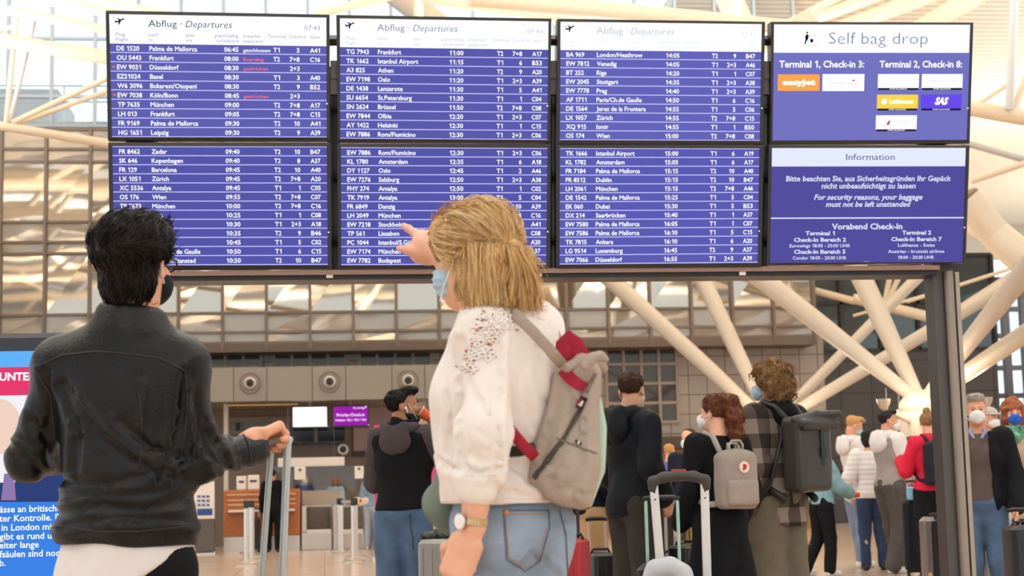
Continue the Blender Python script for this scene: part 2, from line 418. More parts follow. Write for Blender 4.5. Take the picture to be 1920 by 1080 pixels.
# ---- mezzanine facade: mullion grid, glass panes, pale spandrel bands
M_MUL = mat('mullion', '#75665b', .45, .3)
M_BAND = mat('spandrel', '#d8c6b8', .3, 0, nscale=1.2, namt=.06)
def glass_front(name, hexc, fac, tint='#fff2e0', scale=.7, strength=.018):
    m = bpy.data.materials.new(name); m.use_nodes = True; nt = m.node_tree; b = nt.nodes['Principled BSDF']
    b.inputs['Base Color'].default_value = lin(hexc); b.inputs['Roughness'].default_value = .5
    g = nt.nodes.new('ShaderNodeBsdfGlossy'); g.inputs['Color'].default_value = lin(tint); g.inputs['Roughness'].default_value = .03
    tc = nt.nodes.new('ShaderNodeTexCoord'); n = nt.nodes.new('ShaderNodeTexNoise'); n.inputs['Scale'].default_value = scale; n.inputs['Detail'].default_value = 1
    nt.links.new(tc.outputs['Object'], n.inputs['Vector']); bp = nt.nodes.new('ShaderNodeBump'); bp.inputs['Strength'].default_value = strength; bp.inputs['Distance'].default_value = .2
    nt.links.new(n.outputs['Fac'], bp.inputs['Height']); nt.links.new(bp.outputs[0], g.inputs['Normal'])
    mx = nt.nodes.new('ShaderNodeMixShader'); mx.inputs[0].default_value = fac
    nt.links.new(b.outputs[0], mx.inputs[1]); nt.links.new(g.outputs[0], mx.inputs[2]); nt.links.new(mx.outputs[0], nt.nodes['Material Output'].inputs[0])
    return m
M_REFL = glass_front('reflecting_glass', '#3c342b', .46, tint='#f6e8d4')
M_BANDG = glass_front('back_painted_glass', '#8d8379', .13, scale=.7, strength=.04)
xL = X3(334.6, 590, YF); xR = X3(1449, 582, YF); BAY = (xR - xL) / 14
XB = [xL + BAY * k for k in range(-16, 16)]                      # bay lines
zl = [Z3(83, y, YF) for y in (648, 628, 591, 476, 454.5, 416.5, 304, 280, 243)]
z0, z1, z2, z3, z4, z5, z6, z7, z8 = zl
rnd = random.Random(4)
x0, x1 = XB[0], XB[-1]
for (a, b) in ((z0, z1), (z1, z2), (z3, z4), (z4, z5), (z6, z7), (z7, z8)):
    mb = MB()
    for i in range(len(XB) - 1):
        xa, xb = XB[i], XB[i + 1]; t = [rnd.uniform(-.012, .012) for _ in range(4)]
        mb.add([(xa, YF + t[0], a), (xb, YF + t[1], a), (xb, YF + t[2], b), (xa, YF + t[3], b), (xa, YF + .1, a), (xb, YF + .1, a), (xb, YF + .1, b), (xa, YF + .1, b)],
               [(0,1,2,3),(7,6,5,4),(0,4,5,1),(1,5,6,2),(2,6,7,3),(3,7,4,0)])
    tag(mb.build('wall_spandrel', M_BANDG), kind='structure')
nw = 0
for (a, b) in ((z2, z3), (z5, z6)):
    for i in range(len(XB) - 1):
        xa, xb = XB[i], XB[i + 1]; t = [rnd.uniform(-.02, .02) for _ in range(4)]; nw += 1
        q = MB().add([(xa, YF + t[0], a), (xb, YF + t[1], a), (xb, YF + t[2], b), (xa, YF + t[3], b), (xa, YF + .08, a), (xb, YF + .08, a), (xb, YF + .08, b), (xa, YF + .08, b)],
               [(0,1,2,3),(7,6,5,4),(0,4,5,1),(1,5,6,2),(2,6,7,3),(3,7,4,0)])
        tag(q.build('window_%d' % nw, M_REFL), kind='structure')
for i, x in enumerate(XB):
    tag(MB().box((x, YF - .05, (z0 + z8) / 2 - .05), (.035, .07, (z8 - z0) / 2 + .1)).build('trim_%d' % (i + 1), M_MUL), kind='structure')
mb = MB()
for z in zl: mb.box(((x0 + x1) / 2, YF - .03, z), ((x1 - x0) / 2, .05, .03))
tag(mb.build('trim_transoms', M_MUL), kind='structure')
# soffit and the storey behind
M_WALLB = mat('warm_wall', '#a48f7e', .6, nscale=.8, namt=.05)
mb = MB().box(((x0 + x1) / 2, YF + .9, z0 - .12), ((x1 - x0) / 2, 1.0, .1)); tag(mb.build('ceiling_soffit', mat('soffit', '#6c6058', .6)), kind='structure')
YW = 39.9
# back wall with its grid of windows, seen left of the columns as one row above the check-in canopy and right as four rows
M_DARKW = glass_front('dark_window', '#241f1c', .035, scale=.6, strength=.06)
M_WFR = mat('window_frame', '#9a8b7e', .5)
def panel_wall_mat():
    m = mat('panel_wall', '#97857a', .5); nt = m.node_tree; b = nt.nodes['Principled BSDF']; tc = nt.nodes.new('ShaderNodeTexCoord'); br = nt.nodes.new('ShaderNodeTexBrick')
    mp = nt.nodes.new('ShaderNodeMapping'); mp.inputs['Rotation'].default_value = (R(90), 0, 0); nt.links.new(tc.outputs['Object'], mp.inputs[0]); nt.links.new(mp.outputs[0], br.inputs['Vector'])
    br.offset = 0; br.inputs['Scale'].default_value = 1; br.inputs['Brick Width'].default_value = .47; br.inputs['Row Height'].default_value = .475; br.inputs['Mortar Size'].default_value = .012
    br.inputs['Color1'].default_value = lin('#a0968d'); br.inputs['Color2'].default_value = lin('#988e85'); br.inputs['Mortar'].default_value = lin('#5c5149')
    nt.links.new(br.outputs['Color'], b.inputs['Base Color']); return m
xr = X3(1562, 600, YF)
mb = MB().box(((x0 + xr) / 2, YW + .15, 2.9), ((xr - x0) / 2, .15, 2.0)); tag(mb.build('wall_back', panel_wall_mat()), kind='structure')
def window_grid(px0, px1, pys, ncol, Y, n0):
    xa, xb = X3(px0, 700, Y), X3(px1, 700, Y); zs = [Z3((px0 + px1) / 2, y, Y) for y in pys]; w = (xb - xa) / ncol
    fr = MB()
    for k in range(ncol + 1): fr.box((xa + w * k, Y - .03, (zs[0] + zs[-1]) / 2), (.035, .04, abs(zs[0] - zs[-1]) / 2 + .035))
    for z in zs: fr.box(((xa + xb) / 2, Y - .028, z), ((xb - xa) / 2, .035, .035))
    f = tag(fr.build('window_%d' % n0, M_WFR), kind='structure')
    for k in range(ncol):
        for j in range(len(zs) - 1):
            zc = (zs[j] + zs[j + 1]) / 2; t = rnd.uniform(-.01, .01)
            p = MB().box((xa + w * (k + .5), Y - .005, zc), (w / 2 - .03, .012, abs(zs[j] - zs[j + 1]) / 2 - .03), np.array(Matrix.Rotation(t, 3, 'X')))
            p.build('pane', M_DARKW, f)
nw += 1
for px0, px1 in ((355, 490), (513.6, 648.4), (673.7, 808.5), (833, 966), (990, 1112)): window_grid(px0, px1, (659, 688), 4, YW, nw); nw += 1
window_grid(1136, 1268, (651, 683, 719.5, 756, 792), 4, YW, nw); nw += 1
window_grid(990, 1112, (719.5, 756, 792), 4, YW, nw); nw += 1
# dark undercroft strip and ochre check-in area behind the crowd
za, zb_ = Z3(1225, 842, YW), Z3(1225, 820, YW)
tag(MB().box(((0 + xr) / 2 + 2, YW - .2, (za + zb_) / 2), ((xr) / 2 - 2, .2, (zb_ - za) / 2)).build('trim_fascia', mat('dark_fascia', '#4a3b33', .5)), kind='structure')
tag(MB().box((xr / 2 + 2, YW + .02, za / 2 - .3), (xr / 2 - 2, .1, za / 2 + .28)).build('wall_ochre_lit', mat('ochre_lit_wall', '#9a7440', .5)), kind='structure')

# dark glazed building behind the tree columns
YD = 45.0
def dark_grid_mat():
    m = mat('dark_panel_wall', '#5e5a56', .4); nt = m.node_tree; b = nt.nodes['Principled BSDF']; tc = nt.nodes.new('ShaderNodeTexCoord'); br = nt.nodes.new('ShaderNodeTexBrick')
    mp = nt.nodes.new('ShaderNodeMapping'); mp.inputs['Rotation'].default_value = (R(90), 0, 0); nt.links.new(tc.outputs['Object'], mp.inputs[0]); nt.links.new(mp.outputs[0], br.inputs['Vector'])
    br.offset = 0; br.inputs['Scale'].default_value = 1; br.inputs['Brick Width'].default_value = .9; br.inputs['Row Height'].default_value = .9; br.inputs['Mortar Size'].default_value = .02
    br.inputs['Color1'].default_value = lin('#4d4844'); br.inputs['Color2'].default_value = lin('#474340'); br.inputs['Mortar'].default_value = lin('#2f2b29')
    nt.links.new(br.outputs['Color'], b.inputs['Base Color']); return m
xa, xb = xr - .1, X3(1868, 650, YD)
ztop = Z3(1750, 655, YD); zt2 = Z3(1750, 478, YD)
tag(MB().box(((xa + xb) / 2, YD + .2, ztop / 2), ((xb - xa) / 2, .2, ztop / 2)).build('wall_dark', dark_grid_mat()), kind='structure')
M_DGL = glass_front('dark_green_glass', '#20262a', .08, tint='#d8efe8', scale=.4, strength=.08)
nb = 6; wd = (xb - xa) / nb
for k in range(nb):
    for (a, b) in ((ztop, (ztop + zt2) / 2), ((ztop + zt2) / 2, zt2)):
        t = rnd.uniform(-.01, .01)
        tag(MB().box((xa + wd * (k + .5), YD + .1, (a + b) / 2), (wd / 2 - .03, .03, (b - a) / 2 - .03), np.array(Matrix.Rotation(t, 3, 'X'))).build('window_%d' % nw, M_DGL), kind='structure'); nw += 1
mb = MB()
for k in range(nb + 1): mb.box((xa + wd * k, YD + .06, (ztop + zt2) / 2), (.05, .1, (zt2 - ztop) / 2))
for z in (ztop, (ztop + zt2) / 2, zt2): mb.box(((xa + xb) / 2, YD + .06, z), ((xb - xa) / 2, .1, .05))
tag(mb.build('trim_glazing', mat('dark_metal', '#3a3532', .4, .5)), kind='structure')
# far glazed end of the hall on the right: frames against the sky
YE = 70.0
mb = MB(); xs = [X3(p, 700, YE) for p in (1838, 1862, 1890, 1925, 1965, 2010, 2060)]; zz = [Z3(1890, p, YE) for p in (860, 800, 742, 690, 630, 580, 545)]
for x in xs: mb.box((x, YE, (zz[0] + zz[-1]) / 2), (.16, .15, (zz[-1] - zz[0]) / 2))
for z in zz: mb.box(((xs[0] + xs[-1]) / 2, YE, z), ((xs[-1] - xs[0]) / 2, .12, .11))
tag(mb.build('window_%d' % nw, mat('far_frame', '#4b4a4c', .5)), kind='structure'); nw += 1
M_CLEAR = bpy.data.materials.new('clear_pane'); M_CLEAR.use_nodes = True
_nt = M_CLEAR.node_tree; _nt.nodes.remove(_nt.nodes['Principled BSDF']); _t = _nt.nodes.new('ShaderNodeBsdfTransparent'); _g = _nt.nodes.new('ShaderNodeBsdfGlossy'); _g.inputs['Roughness'].default_value = .03
_m = _nt.nodes.new('ShaderNodeMixShader'); _m.inputs[0].default_value = .08; _t.inputs[0].default_value = (.93, .97, 1, 1)
_nt.links.new(_t.outputs[0], _m.inputs[1]); _nt.links.new(_g.outputs[0], _m.inputs[2]); _nt.links.new(_m.outputs[0], _nt.nodes['Material Output'].inputs[0])
M_CLEAR2 = M_CLEAR.copy(); M_CLEAR2.name = 'counter_glass'
for _n in M_CLEAR2.node_tree.nodes:
    if _n.type == 'MIX_SHADER': _n.inputs[0].default_value = .025
tag(MB().box(((xs[0] + xs[-1]) / 2, YE + .05, (zz[0] + zz[-1]) / 2), ((xs[-1] - xs[0]) / 2, .02, (zz[-1] - zz[0]) / 2)).build('window_%d' % nw, M_CLEAR), kind='structure'); nw += 1
# dark mass under and beside that glazing
mb = MB().box((X3(1868, 650, YE) + 20, YE + 1, zz[0] / 2), (22, .3, zz[0] / 2))
mb.box((X3(1868, 650, YE) + 20, YE + 1, (zz[-1] + 10.2) / 2), (22, .3, (10.2 - zz[-1]) / 2))
tag(mb.build('wall_far', mat('far_wall', '#4a4643', .6)), kind='structure')

# upper-storey glazing on the left, the sky behind it
YU = 39.6
ua, ub = XB[0], XB[-1]
mb = MB(); zu = [Z3(83, y, YU) for y in (236, 181, 72)] + [ROOFZ]
for k, x in enumerate(XB[::1]): mb.box((x, YU, (zu[0] + zu[-1]) / 2), (.04, .06, (zu[-1] - zu[0]) / 2))
for z in zu[:-1]: mb.box(((ua + ub) / 2, YU, z), ((ub - ua) / 2, .05, .035))
tag(mb.build('trim_clerestory', mat('clerestory_frame', '#a9b3ba', .5)), kind='structure')
for k in range(len(XB) - 1):
    tag(MB().box(((XB[k] + XB[k + 1]) / 2, YU + .02, (zu[0] + zu[-1]) / 2), (BAY / 2 - .04, .012, (zu[-1] - zu[0]) / 2)).build('window_%d' % nw, M_CLEAR), kind='structure'); nw += 1
# the terrace parapet behind
tag(MB().box((-8, 46, Z3(100, 232, 46) - 2), (16, .3, 2.0)).build('wall_terrace', mat('terrace_wall', '#8f999c', .7)), kind='structure')
tag(MB().box((X3(40, 205, 120), 120, Z3(40, 192, 120) - 10), (3.2, 4, 10)).build('wall_neighbour', mat('far_block', '#7d8d95', .8)), kind='structure')
# railing out on the terrace
rl = MB()
for k in range(-14, 4): rl.box((k * 1.4, 45.5, Z3(100, 232, 46) + .35), (.02, .02, .6))
for dz in (.5, .95): rl.box((-7, 45.5, Z3(100, 232, 46) + dz), (14, .02, .02))
tag(rl.build('terrace_railing', mat('rail_grey', '#9aa4a8', .5), None), 'thin grey railing on the terrace outside the upper windows', 'railing')

# ================================================================== CHECK-IN HALL UNDER THE CANOPY
YC = 35.4
M_CAN = mat('canopy_panel', '#888177', .45, nscale=.7, namt=.03)
zc0, zc1 = Z3(620, 750, YC), Z3(620, 686.5, YC); cxa, cxb = X3(-260, 720, YC), X3(905, 720, YC)
seams = [X3(p, 720, YC) for p in (300, 355, 437.8, 500.4, 585.8, 648.4, 735, 796.5)]
edges = [cxa] + seams + [cxb]; mb = MB()
for a, b in zip(edges[:-1], edges[1:]): mb.box(((a + b) / 2, YC + .1, (zc0 + zc1) / 2), ((b - a) / 2 - .008, .1, (zc1 - zc0) / 2))
mb.box(((cxa + cxb) / 2, YC + 2.2, zc1 - .1), ((cxb - cxa) / 2, 2.0, .08))
mb.box(((cxa + cxb) / 2, YC + 1.6, zc0 + .04), ((cxb - cxa) / 2, 1.5, .04))
mb.box(((cxa + cxb) / 2, YC + .16, (zc0 + zc1) / 2), ((cxb - cxa) / 2, .08, (zc1 - zc0) / 2 - .01))
tag(mb.build('ceiling_canopy', M_CAN), kind='structure')
M_WHT = mat('white_enamel', '#e9e2da', .35); M_BLK = mat('black_plastic', '#141312', .4); M_STEEL = mat('brushed_steel', '#c9bfb2', .3, .85, nscale=6, namt=.08, stretch=(1, 1, 12))
def nozzle(px, py, Y, ro, label, ring=True):
    c = pY(px, py, Y); s = np.dot(c - CAM, FWD) / FPX; t = thing('air_nozzle', c + V(0, .02, 0), label, 'ceiling vent', 'round air nozzles')
    if ring: MB().lathe(c + V(0, .01, 0), [(ro * s * .92, 0), (ro * s * .92, .03), (ro * s, .03), (ro * s, 0), (ro * s * .92, 0)], (0, -1, 0), 32).build('outer_ring', mat('ring_grey', '#6d5f53', .5), t, 'auto')
    r = ro * s * (.58 if ring else 1)
    MB().lathe(c, [(r, 0), (r, .06), (r * .9, .13), (r * .7, .15), (r * .66, .12), (r * .6, .04), (.001, .04)], (0, -1, 0), 32).build('nozzle', M_WHT if not ring else mat('nozzle_metal', '#d5cabd', .3, .3), t, 'auto')
    MB().lathe(c + V(0, -.042, 0), [(r * .55, 0), (r * .5, .02), (.001, .03)], (0, -1, 0), 24).build('throat', M_BLK, t)
nozzle(469, 719, YC, 20, 'round air nozzle nearest the leather-jacketed man, above the blank white monitor')
nozzle(618, 716.5, YC, 20, 'middle round air nozzle, above the gap between white and purple monitors')
nozzle(765, 714, YC, 20, 'round air nozzle right above the head of the man with the orange cup')

# recess back wall, light trough, shop windows
YR = 38.6
tag(MB().box(((cxa + cxb) / 2, YR + .3, zc0 / 2), ((cxb - cxa) / 2, .2, zc0 / 2)).build('wall_recess', mat('recess_wall', '#8f8073', .6, nscale=.6, namt=.06)), kind='structure')
def prect(name, px0, py0, px1, py1, Y, th, m, parent=None):
    a = pY(px0, py0, Y); b = pY(px1, py1, Y); c = (a + b) / 2; h = np.abs(b - a) / 2
    return MB().box((c[0], Y + th / 2, c[2]), (h[0], th / 2, h[2])).build(name, m, parent)
t = prect('cove_light', 427, 751.5, 558, 758.5, 36.6, .12, glow('cove_glow', '#e0a060', .75)); tag(t, 'long warm cove light under the canopy edge left of the monitors', 'light')
f = tag(prect('window_%d' % nw, 429, 783, 546, 812, YR + .02, .06, M_WFR), kind='structure'); nw += 1
for a, b in ((431, 453), (457, 481), (485, 512), (516, 543)): prect('pane', a, 792, b, 807.5, YR - .01, .03, M_DARKW, f)
c = pY(424, 900, 36.2); tag(MB().lathe((c[0], 36.2, 0), [(.055, 0), (.055, zc0)], n=20).build('wall_column', mat('column_white', '#cfc3b5', .4), None, 'auto'), kind='structure')
c = pY(793, 900, 36.6); tag(MB().box((c[0], 36.6, zc0 / 2), (.11, .11, zc0 / 2)).build('wall_pier', mat('column_white', '#cfc3b5', .4)), kind='structure')
prectw = prect('wall_mauve', 662, 750, 790, 846, YR - .02, .1, mat('mauve_wall', '#b3a09a', .6)); tag(prectw, kind='structure')
tag(prect('trim_shelf', 660, 846, 800, 853, YR - .05, .1, mat('dark_fascia', '#4a3b33', .5)), kind='structure')

def monitor(px0, py0, px1, py1, Y, face, label):
    a = pY(px0, py0, Y); b = pY(px1, py1, Y); c = (a + b) / 2; hx, hz = abs(b[0] - a[0]) / 2, abs(b[2] - a[2]) / 2
    t = thing('hanging_monitor', (c[0], Y, c[2] - hz), label, 'monitor', 'monitors over the check-in desks')
    MB().rbox((c[0], Y + .04, c[2]), (hx, hz, .04), .02, np.array(Matrix.Rotation(R(90), 3, 'X'))).build('housing', M_BLK, t)
    MB().box((c[0], Y - .004, c[2] + .01), (hx - .025, .006, hz - .04)).build('display', face, t)
    mb = MB(); mb.box((c[0], Y + .05, (c[2] + hz + zc0) / 2), (.03, .03, (zc0 - c[2] - hz) / 2 + .02)); mb.build('hanger_post', M_WFR, t)
    MB().box((c[0] + hx - .01, Y - .003, c[2] - hz + .05), (.008, .004, .008)).build('power_light', glow('led_white', '#ffffff', 1.5), t)
    return t, c, hx, hz
monitor(547, 761.5, 615, 803.5, 35.9, glow('monitor_white', (1, 1, 1), 1.6), 'blank white lit monitor hanging from the canopy')
t, c, hx, hz = monitor(623, 760, 692, 801, 35.9, glow('monitor_purple', '#a01fae', 1.0), 'purple lit monitor with white check-in text hanging from the canopy')
lt = MB(); fn = lambda x, y, c=c: (c[0] + x, 35.9 - .013, c[2] + y)
text(lt, 'Priority-Check-in', 0, 0, .062, fn, 'C', .60, .01); text(lt, 'Schalter 152 / 153 / 154', 0, -.1, .04, fn, 'C', .66, .02); text(lt, 'Eurowings', .3, .16, .04, fn, 'R', .24, .01)
for k in range(2): lt.box((c[0] + .325, 35.9 - .013, c[2] + .185 + .022 * k), (.02, .002, .006), np.array(Matrix.Rotation(-.5, 3, 'Y')))
LATE = [(lt, 'lettering', glow('white_text', (1, 1, 1), 1.05), t)]

def dark_screen(px0, py0, px1, py1, Y, label):
    a = pY(px0, py0, Y); b = pY(px1, py1, Y); c = (a + b) / 2
    t = thing('switched_off_screen', (c[0], Y, min(a[2], b[2])), label, 'monitor', 'dark screens over the counters')
    prect('housing', px0, py0, px1, py1, Y, .08, M_BLK, t); prect('display', px0 + 1.2, py0 + 1.2, px1 - 1.2, py1 - 2.2, Y - .012, .012, mat('dead_screen', '#0b0a10', .08), t)
    prect('stand', (px0 + px1) / 2 - 2, py1 - 3, (px0 + px1) / 2 + 2, py1 + 1, 36.42, .12, M_STEEL, t)
dark_screen(536, 804, 589, 830, 36.3, 'switched-off black screen below the white monitor')
dark_screen(595, 802, 647, 829, 36.3, 'switched-off black screen below the purple monitor')
bl = prect('wall_bulkhead', 534, 830.5, 657, 858, 36.5, .25, mat('dark_fascia', '#4a3b33', .5)); tag(bl, kind='structure')
nozzle(643, 843, 36.5, 10.5, 'small white round nozzle on the dark bulkhead over the check-in desks', False)
nozzle(1225, 830.5, YW - .43, 10.5, 'small white round nozzle on the dark strip behind the black-jacketed man', False)
t = thing('sign_board', pY(583, 873, 35.6), 'long blank pale sign strip over the check-in counters', 'sign'); prect('panel', 521, 859, 646, 873, 35.6, .06, mat('sign_white', '#e6ddd2', .5), t)
for px in (540, 626): prect('hanger', px - .7, 752, px + .7, 860, 35.64, .02, M_WFR, t)
(tag)(t, 'long blank pale sign strip over the check-in counters', 'sign')

# ---- wooden counter with slatted front
YK = 33.0; M_WOOD = mat('orange_wood', '#a9622c', .35, nscale=5, namt=.18, stretch=(1, 1, 14))
ka, kb = X3(419, 1000, YK), X3(563, 1000, YK); zt = Z3(490, 918, YK); zpl = Z3(490, 1005.5, YK)
t = thing('check_in_counter', ((ka + kb) / 2, YK, 0), 'orange wooden check-in counter with a slatted front and steel plinth', 'counter')
W = kb - ka
MB().rbox(((ka + kb) / 2, YK + .45, (zt + zpl) / 2), (W / 2, .45, (zt - zpl) / 2), .03).build('body', M_WOOD, t)
MB().box(((ka + kb) / 2, YK + .45, zpl / 2), (W / 2 - .01, .43, zpl / 2)).build('plinth', M_STEEL, t)
mb = MB()
for y in (927, 937, 945.5): mb.box(((ka + kb) / 2, YK - .01, Z3(490, y, YK)), (W / 2 - .08, .012, .012))
mb.build('slat_trim', mat('pale_trim', '#d9b090', .4), t)
MB().rbox(((ka + kb) / 2, YK - .1, Z3(490, 957.5, YK)), (W / 2 - .1, .1, .022), .02).build('bag_shelf', M_WHT, t)
# white printers on it
def counter_box(px0, py0, px1, Y, label, name, cat, m, dep=.3):
    a = pY(px0, py0, Y); b = pY(px1, py0, Y); hz = (a[2] - zt) / 2
    t = thing(name, ((a[0] + b[0]) / 2, Y + dep / 2, zt), label, cat)
    MB().rbox(((a[0] + b[0]) / 2, Y + dep / 2, zt + hz), ((b[0] - a[0]) / 2, dep / 2, hz), .03).build('housing', m, t)
    MB().box(((a[0] + b[0]) / 2, Y - .003, zt + hz * 1.2), ((b[0] - a[0]) / 2 - .05, .006, .02)).build('slot', M_BLK, t)
counter_box(443, 893, 462, YK + .3, 'white ticket printer on the wooden counter, nearer its end by the column', 'ticket_printer', 'printer', M_WHT)
counter_box(464, 891, 486, YK + .3, 'white ticket printer on the wooden counter, beside the customer in black', 'ticket_printer', 'printer', M_WHT)
counter_box(540, 897, 549, YK + .3, 'small grey card terminal on the wooden counter by the desk staff', 'card_terminal', 'card reader', mat('grey_plastic', '#6b645e', .5), .15)
# ---- steel baggage desks with belts
def bag_desk(px0, px1, label):
    a, b = X3(px0, 1000, YK), X3(px1, 1000, YK); w = (b - a); t = thing('baggage_scale', ((a + b) / 2, YK, 0), label, 'baggage scale', 'steel baggage desks')
    zz = lambda y: Z3((px0 + px1) / 2, y, YK)
    MB().rbox(((a + b) / 2, YK + .5, zz(999) / 2), (w / 2, .5, zz(999) / 2), .02).build('base', M_STEEL, t)
    MB().rbox((a + w * .09, YK + .45, (zz(999) + zz(948)) / 2), (w * .085, .4, (zz(948) - zz(999)) / 2), .02).build('side_post', M_STEEL, t)
    MB().box((a + w * .58, YK + .6, (zz(993) + zz(952)) / 2), (w * .4, .05, (zz(952) - zz(993)) / 2), np.array(Matrix.Rotation(-.25, 3, 'X'))).build('belt', mat('belt_grey', '#5f554e', .6, nscale=20, namt=.1), t)
    MB().box((a + w * .58, YK + .3, zz(996)), (w * .4, .25, .03)).build('belt_lip', M_WHT, t)
    MB().rbox((a + w * .55, YK + .8, zz(949)), (w * .45, .04, .02), .01).build('rail', M_STEEL, t)
bag_desk(565, 622, 'steel baggage scale beside the wooden counter'); bag_desk(624, 682, 'steel baggage scale behind the queue posts')
t = prect('desk_screen', 566, 920, 640, 945, YK + 1.2, .04, mat('frosted_panel', '#b9a792', .35)); tag(t, 'frosted beige panel standing behind the baggage scales', 'screen panel')
MB().box((X3(603, 980, YK), YK + 1.22, .4), ((X3(640, 980, YK) - X3(566, 980, YK)) / 2, .03, .42)).build('foot', M_STEEL, t)
t = prect('notice', 552, 875, 573, 899, YK + .9, .02, mat('paper', '#ece5da', .7)); tag(t, 'white paper notice on the glass above the counter, nearer the customer in black', 'notice', 'paper notices at check-in')
prect('lettering', 560, 879, 565, 883, YK + .88, .01, mat('ink', '#3a4660', .7), t)
t = prect('notice', 665, 874, 682, 897, YK + .9, .02, mat('paper', '#ece5da', .7)); tag(t, 'white paper notice on the glass beside the black hooded vest man', 'notice', 'paper notices at check-in')
prect('lettering', 671, 877, 675.5, 881, YK + .88, .01, mat('ink', '#3a4660', .7), t)
t = prect('glass_screen', 500, 874, 690, 919, YK + .95, .02, M_CLEAR2); tag(t, 'clear glass hygiene screen standing over the check-in counter', 'glass screen')

# ---- queue posts with belts
def queue_post(px, py, label):
    c = pZ(px, py); t = thing('queue_post', c, label, 'queue barrier post', 'steel queue posts')
    h = .99; m = M_STEEL
    MB().lathe(c, [(.17, 0), (.17, .015), (.15, .03), (.04, .04)], n=28).build('base', m, t, 'auto')
    MB().lathe(c, [(.032, .03), (.032, h - .12)], n=20).build('pole', mat('post_chrome', '#d8cdc0', .18, .95), t, 'auto')
    MB().lathe(c, [(.036, h - .12), (.036, h - .01), (.03, h)], n=20).build('belt_head', M_BLK, t, 'auto')
    return c
pa = [queue_post(*a) for a in ((461.5, 1062, 'queue post nearest the camera in front of the wooden counter'), (472, 1051.5, 'second queue post in the file before the wooden counter'),
      (473.5, 1044, 'third queue post in the file before the wooden counter'), (466, 1038, 'farthest queue post in the file before the wooden counter'))]
pb = [queue_post(*a) for a in ((663, 1055, 'queue post nearest the camera beside the black hooded vest man'), (668, 1046, 'second queue post behind the near one by the vest man'),
      (641, 1039, 'queue post in front of the steel baggage desks, middle of three'), (636, 1033, 'farthest queue post in front of the steel baggage desks'))]
def belt(a, b, label, hexc):
    a = a + V(0, 0, .93); b = b + V(0, 0, .93); d = nrm(b - a); mb = MB(); n = V(-d[1], d[0], 0) * .004
    q0, q1 = a + d * .035, b - d * .035; up = V(0, 0, .025); mb.add([q0 - up - n, q1 - up - n, q1 + up - n, q0 + up - n, q0 - up + n, q1 - up + n, q1 + up + n, q0 + up + n], [(0,1,2,3),(7,6,5,4),(0,4,5,1),(1,5,6,2),(2,6,7,3),(3,7,4,0)])
    tag(mb.build('barrier_belt', mat('belt_' + hexc[1:], hexc, .7)), label, 'barrier belt')
belt(pb[0], pb[2], 'pale barrier belt between near and middle queue posts by the steel desks', '#b7acb4')
belt(pb[2], pb[3], 'black barrier belt joining the two far queue posts by the desks', '#2a2424')

# ---- poster kiosk behind the leather-jacketed man
c = pZ(385, 1041); Yk = c[1]
t = thing('poster_kiosk', c, 'grey information kiosk with a white poster on top', 'kiosk')
def kz(px0, py0, px1, py1, th, m, n, dy=0): return prect(n, px0, py0, px1, py1, Yk + dy, th, m, t)
kz(366, 973, 401, 1036, .4, mat('kiosk_grey', '#56504c', .5), 'body'); kz(364, 1035, 403, 1041, .44, M_STEEL, 'plinth'); kz(362, 903, 402, 973, .06, mat('poster_white', '#e8e0da', .6), 'poster')
mb = MB(); 
for r in range(3):
    for q in range(3):
        a = pY(373 + q * 8.5, 931 + r * 8, Yk - .01); mb.box(a, (.028, .004, .018))
a = pY(384, 960, Yk - .01); mb.box(a, (.14, .004, .06)); mb.build('poster_print', mat('print_blue', '#33508f', .6), t)
for dx in (0,):
    cc = pZ(405, 1037); MB().lathe(cc + V(0, 0, .06), [(.055, -.02), (.06, 0), (.055, .02)], (1, 0, 0), 16).build('caster', mat('caster_grey', '#77706a', .5), t)
# pink stand beside it
c2 = pZ(360, 1035); Yk2 = c2[1]
t = thing('leaflet_stand', c2, 'narrow white and crimson leaflet stand between kiosk and the man', 'stand')
prect('panel', 355, 906, 369, 1030, Yk2, .05, mat('leaflet_red', '#b23a52', .6), t); prect('band', 355, 942, 369.5, 985, Yk2 - .012, .02, mat('leaflet_pale', '#cfd8d6', .6), t); prect('foot', 353, 1028, 371, 1034, Yk2 - .1, .3, M_STEEL, t)

# ---- pink airline banner
cB = pZ(760, 1052); YB = cB[1]
t = thing('pink_banner', cB, 'tall pink advertising banner standing behind the man with the orange cup', 'banner')
prect('banner_sheet', 701, 797, 822, 1047, YB, .03, mat('banner_pink', '#c23f70', .5), t); prect('base', 699, 1046, 824, 1054, YB - .12, .3, mat('sign_white', '#e6ddd2', .5), t)
lb = MB()
def bfn(x, y): return (cB[0] + x, YB - .01, y)
for k in range(3):
    a = pY(781 + 7.5 * k, 816, YB - .012); s = .058; lb.add([(a[0] - s * .2, YB - .012, a[2] - s), (a[0] + s * 1.2, YB - .012, a[2] + s * .4), (a[0] + s * 1.2, YB - .012, a[2] + s), (a[0] - s * .2, YB - .012, a[2] - s * .4)], [(0, 1, 2, 3)])
a = pY(714, 1036, YB); text(lb, 'u', a[0] - cB[0], a[2], .075, bfn, 'L', None, .02)
LATE.append((lb, 'lettering', mat('banner_white', '#f2e8ea', .6), t))

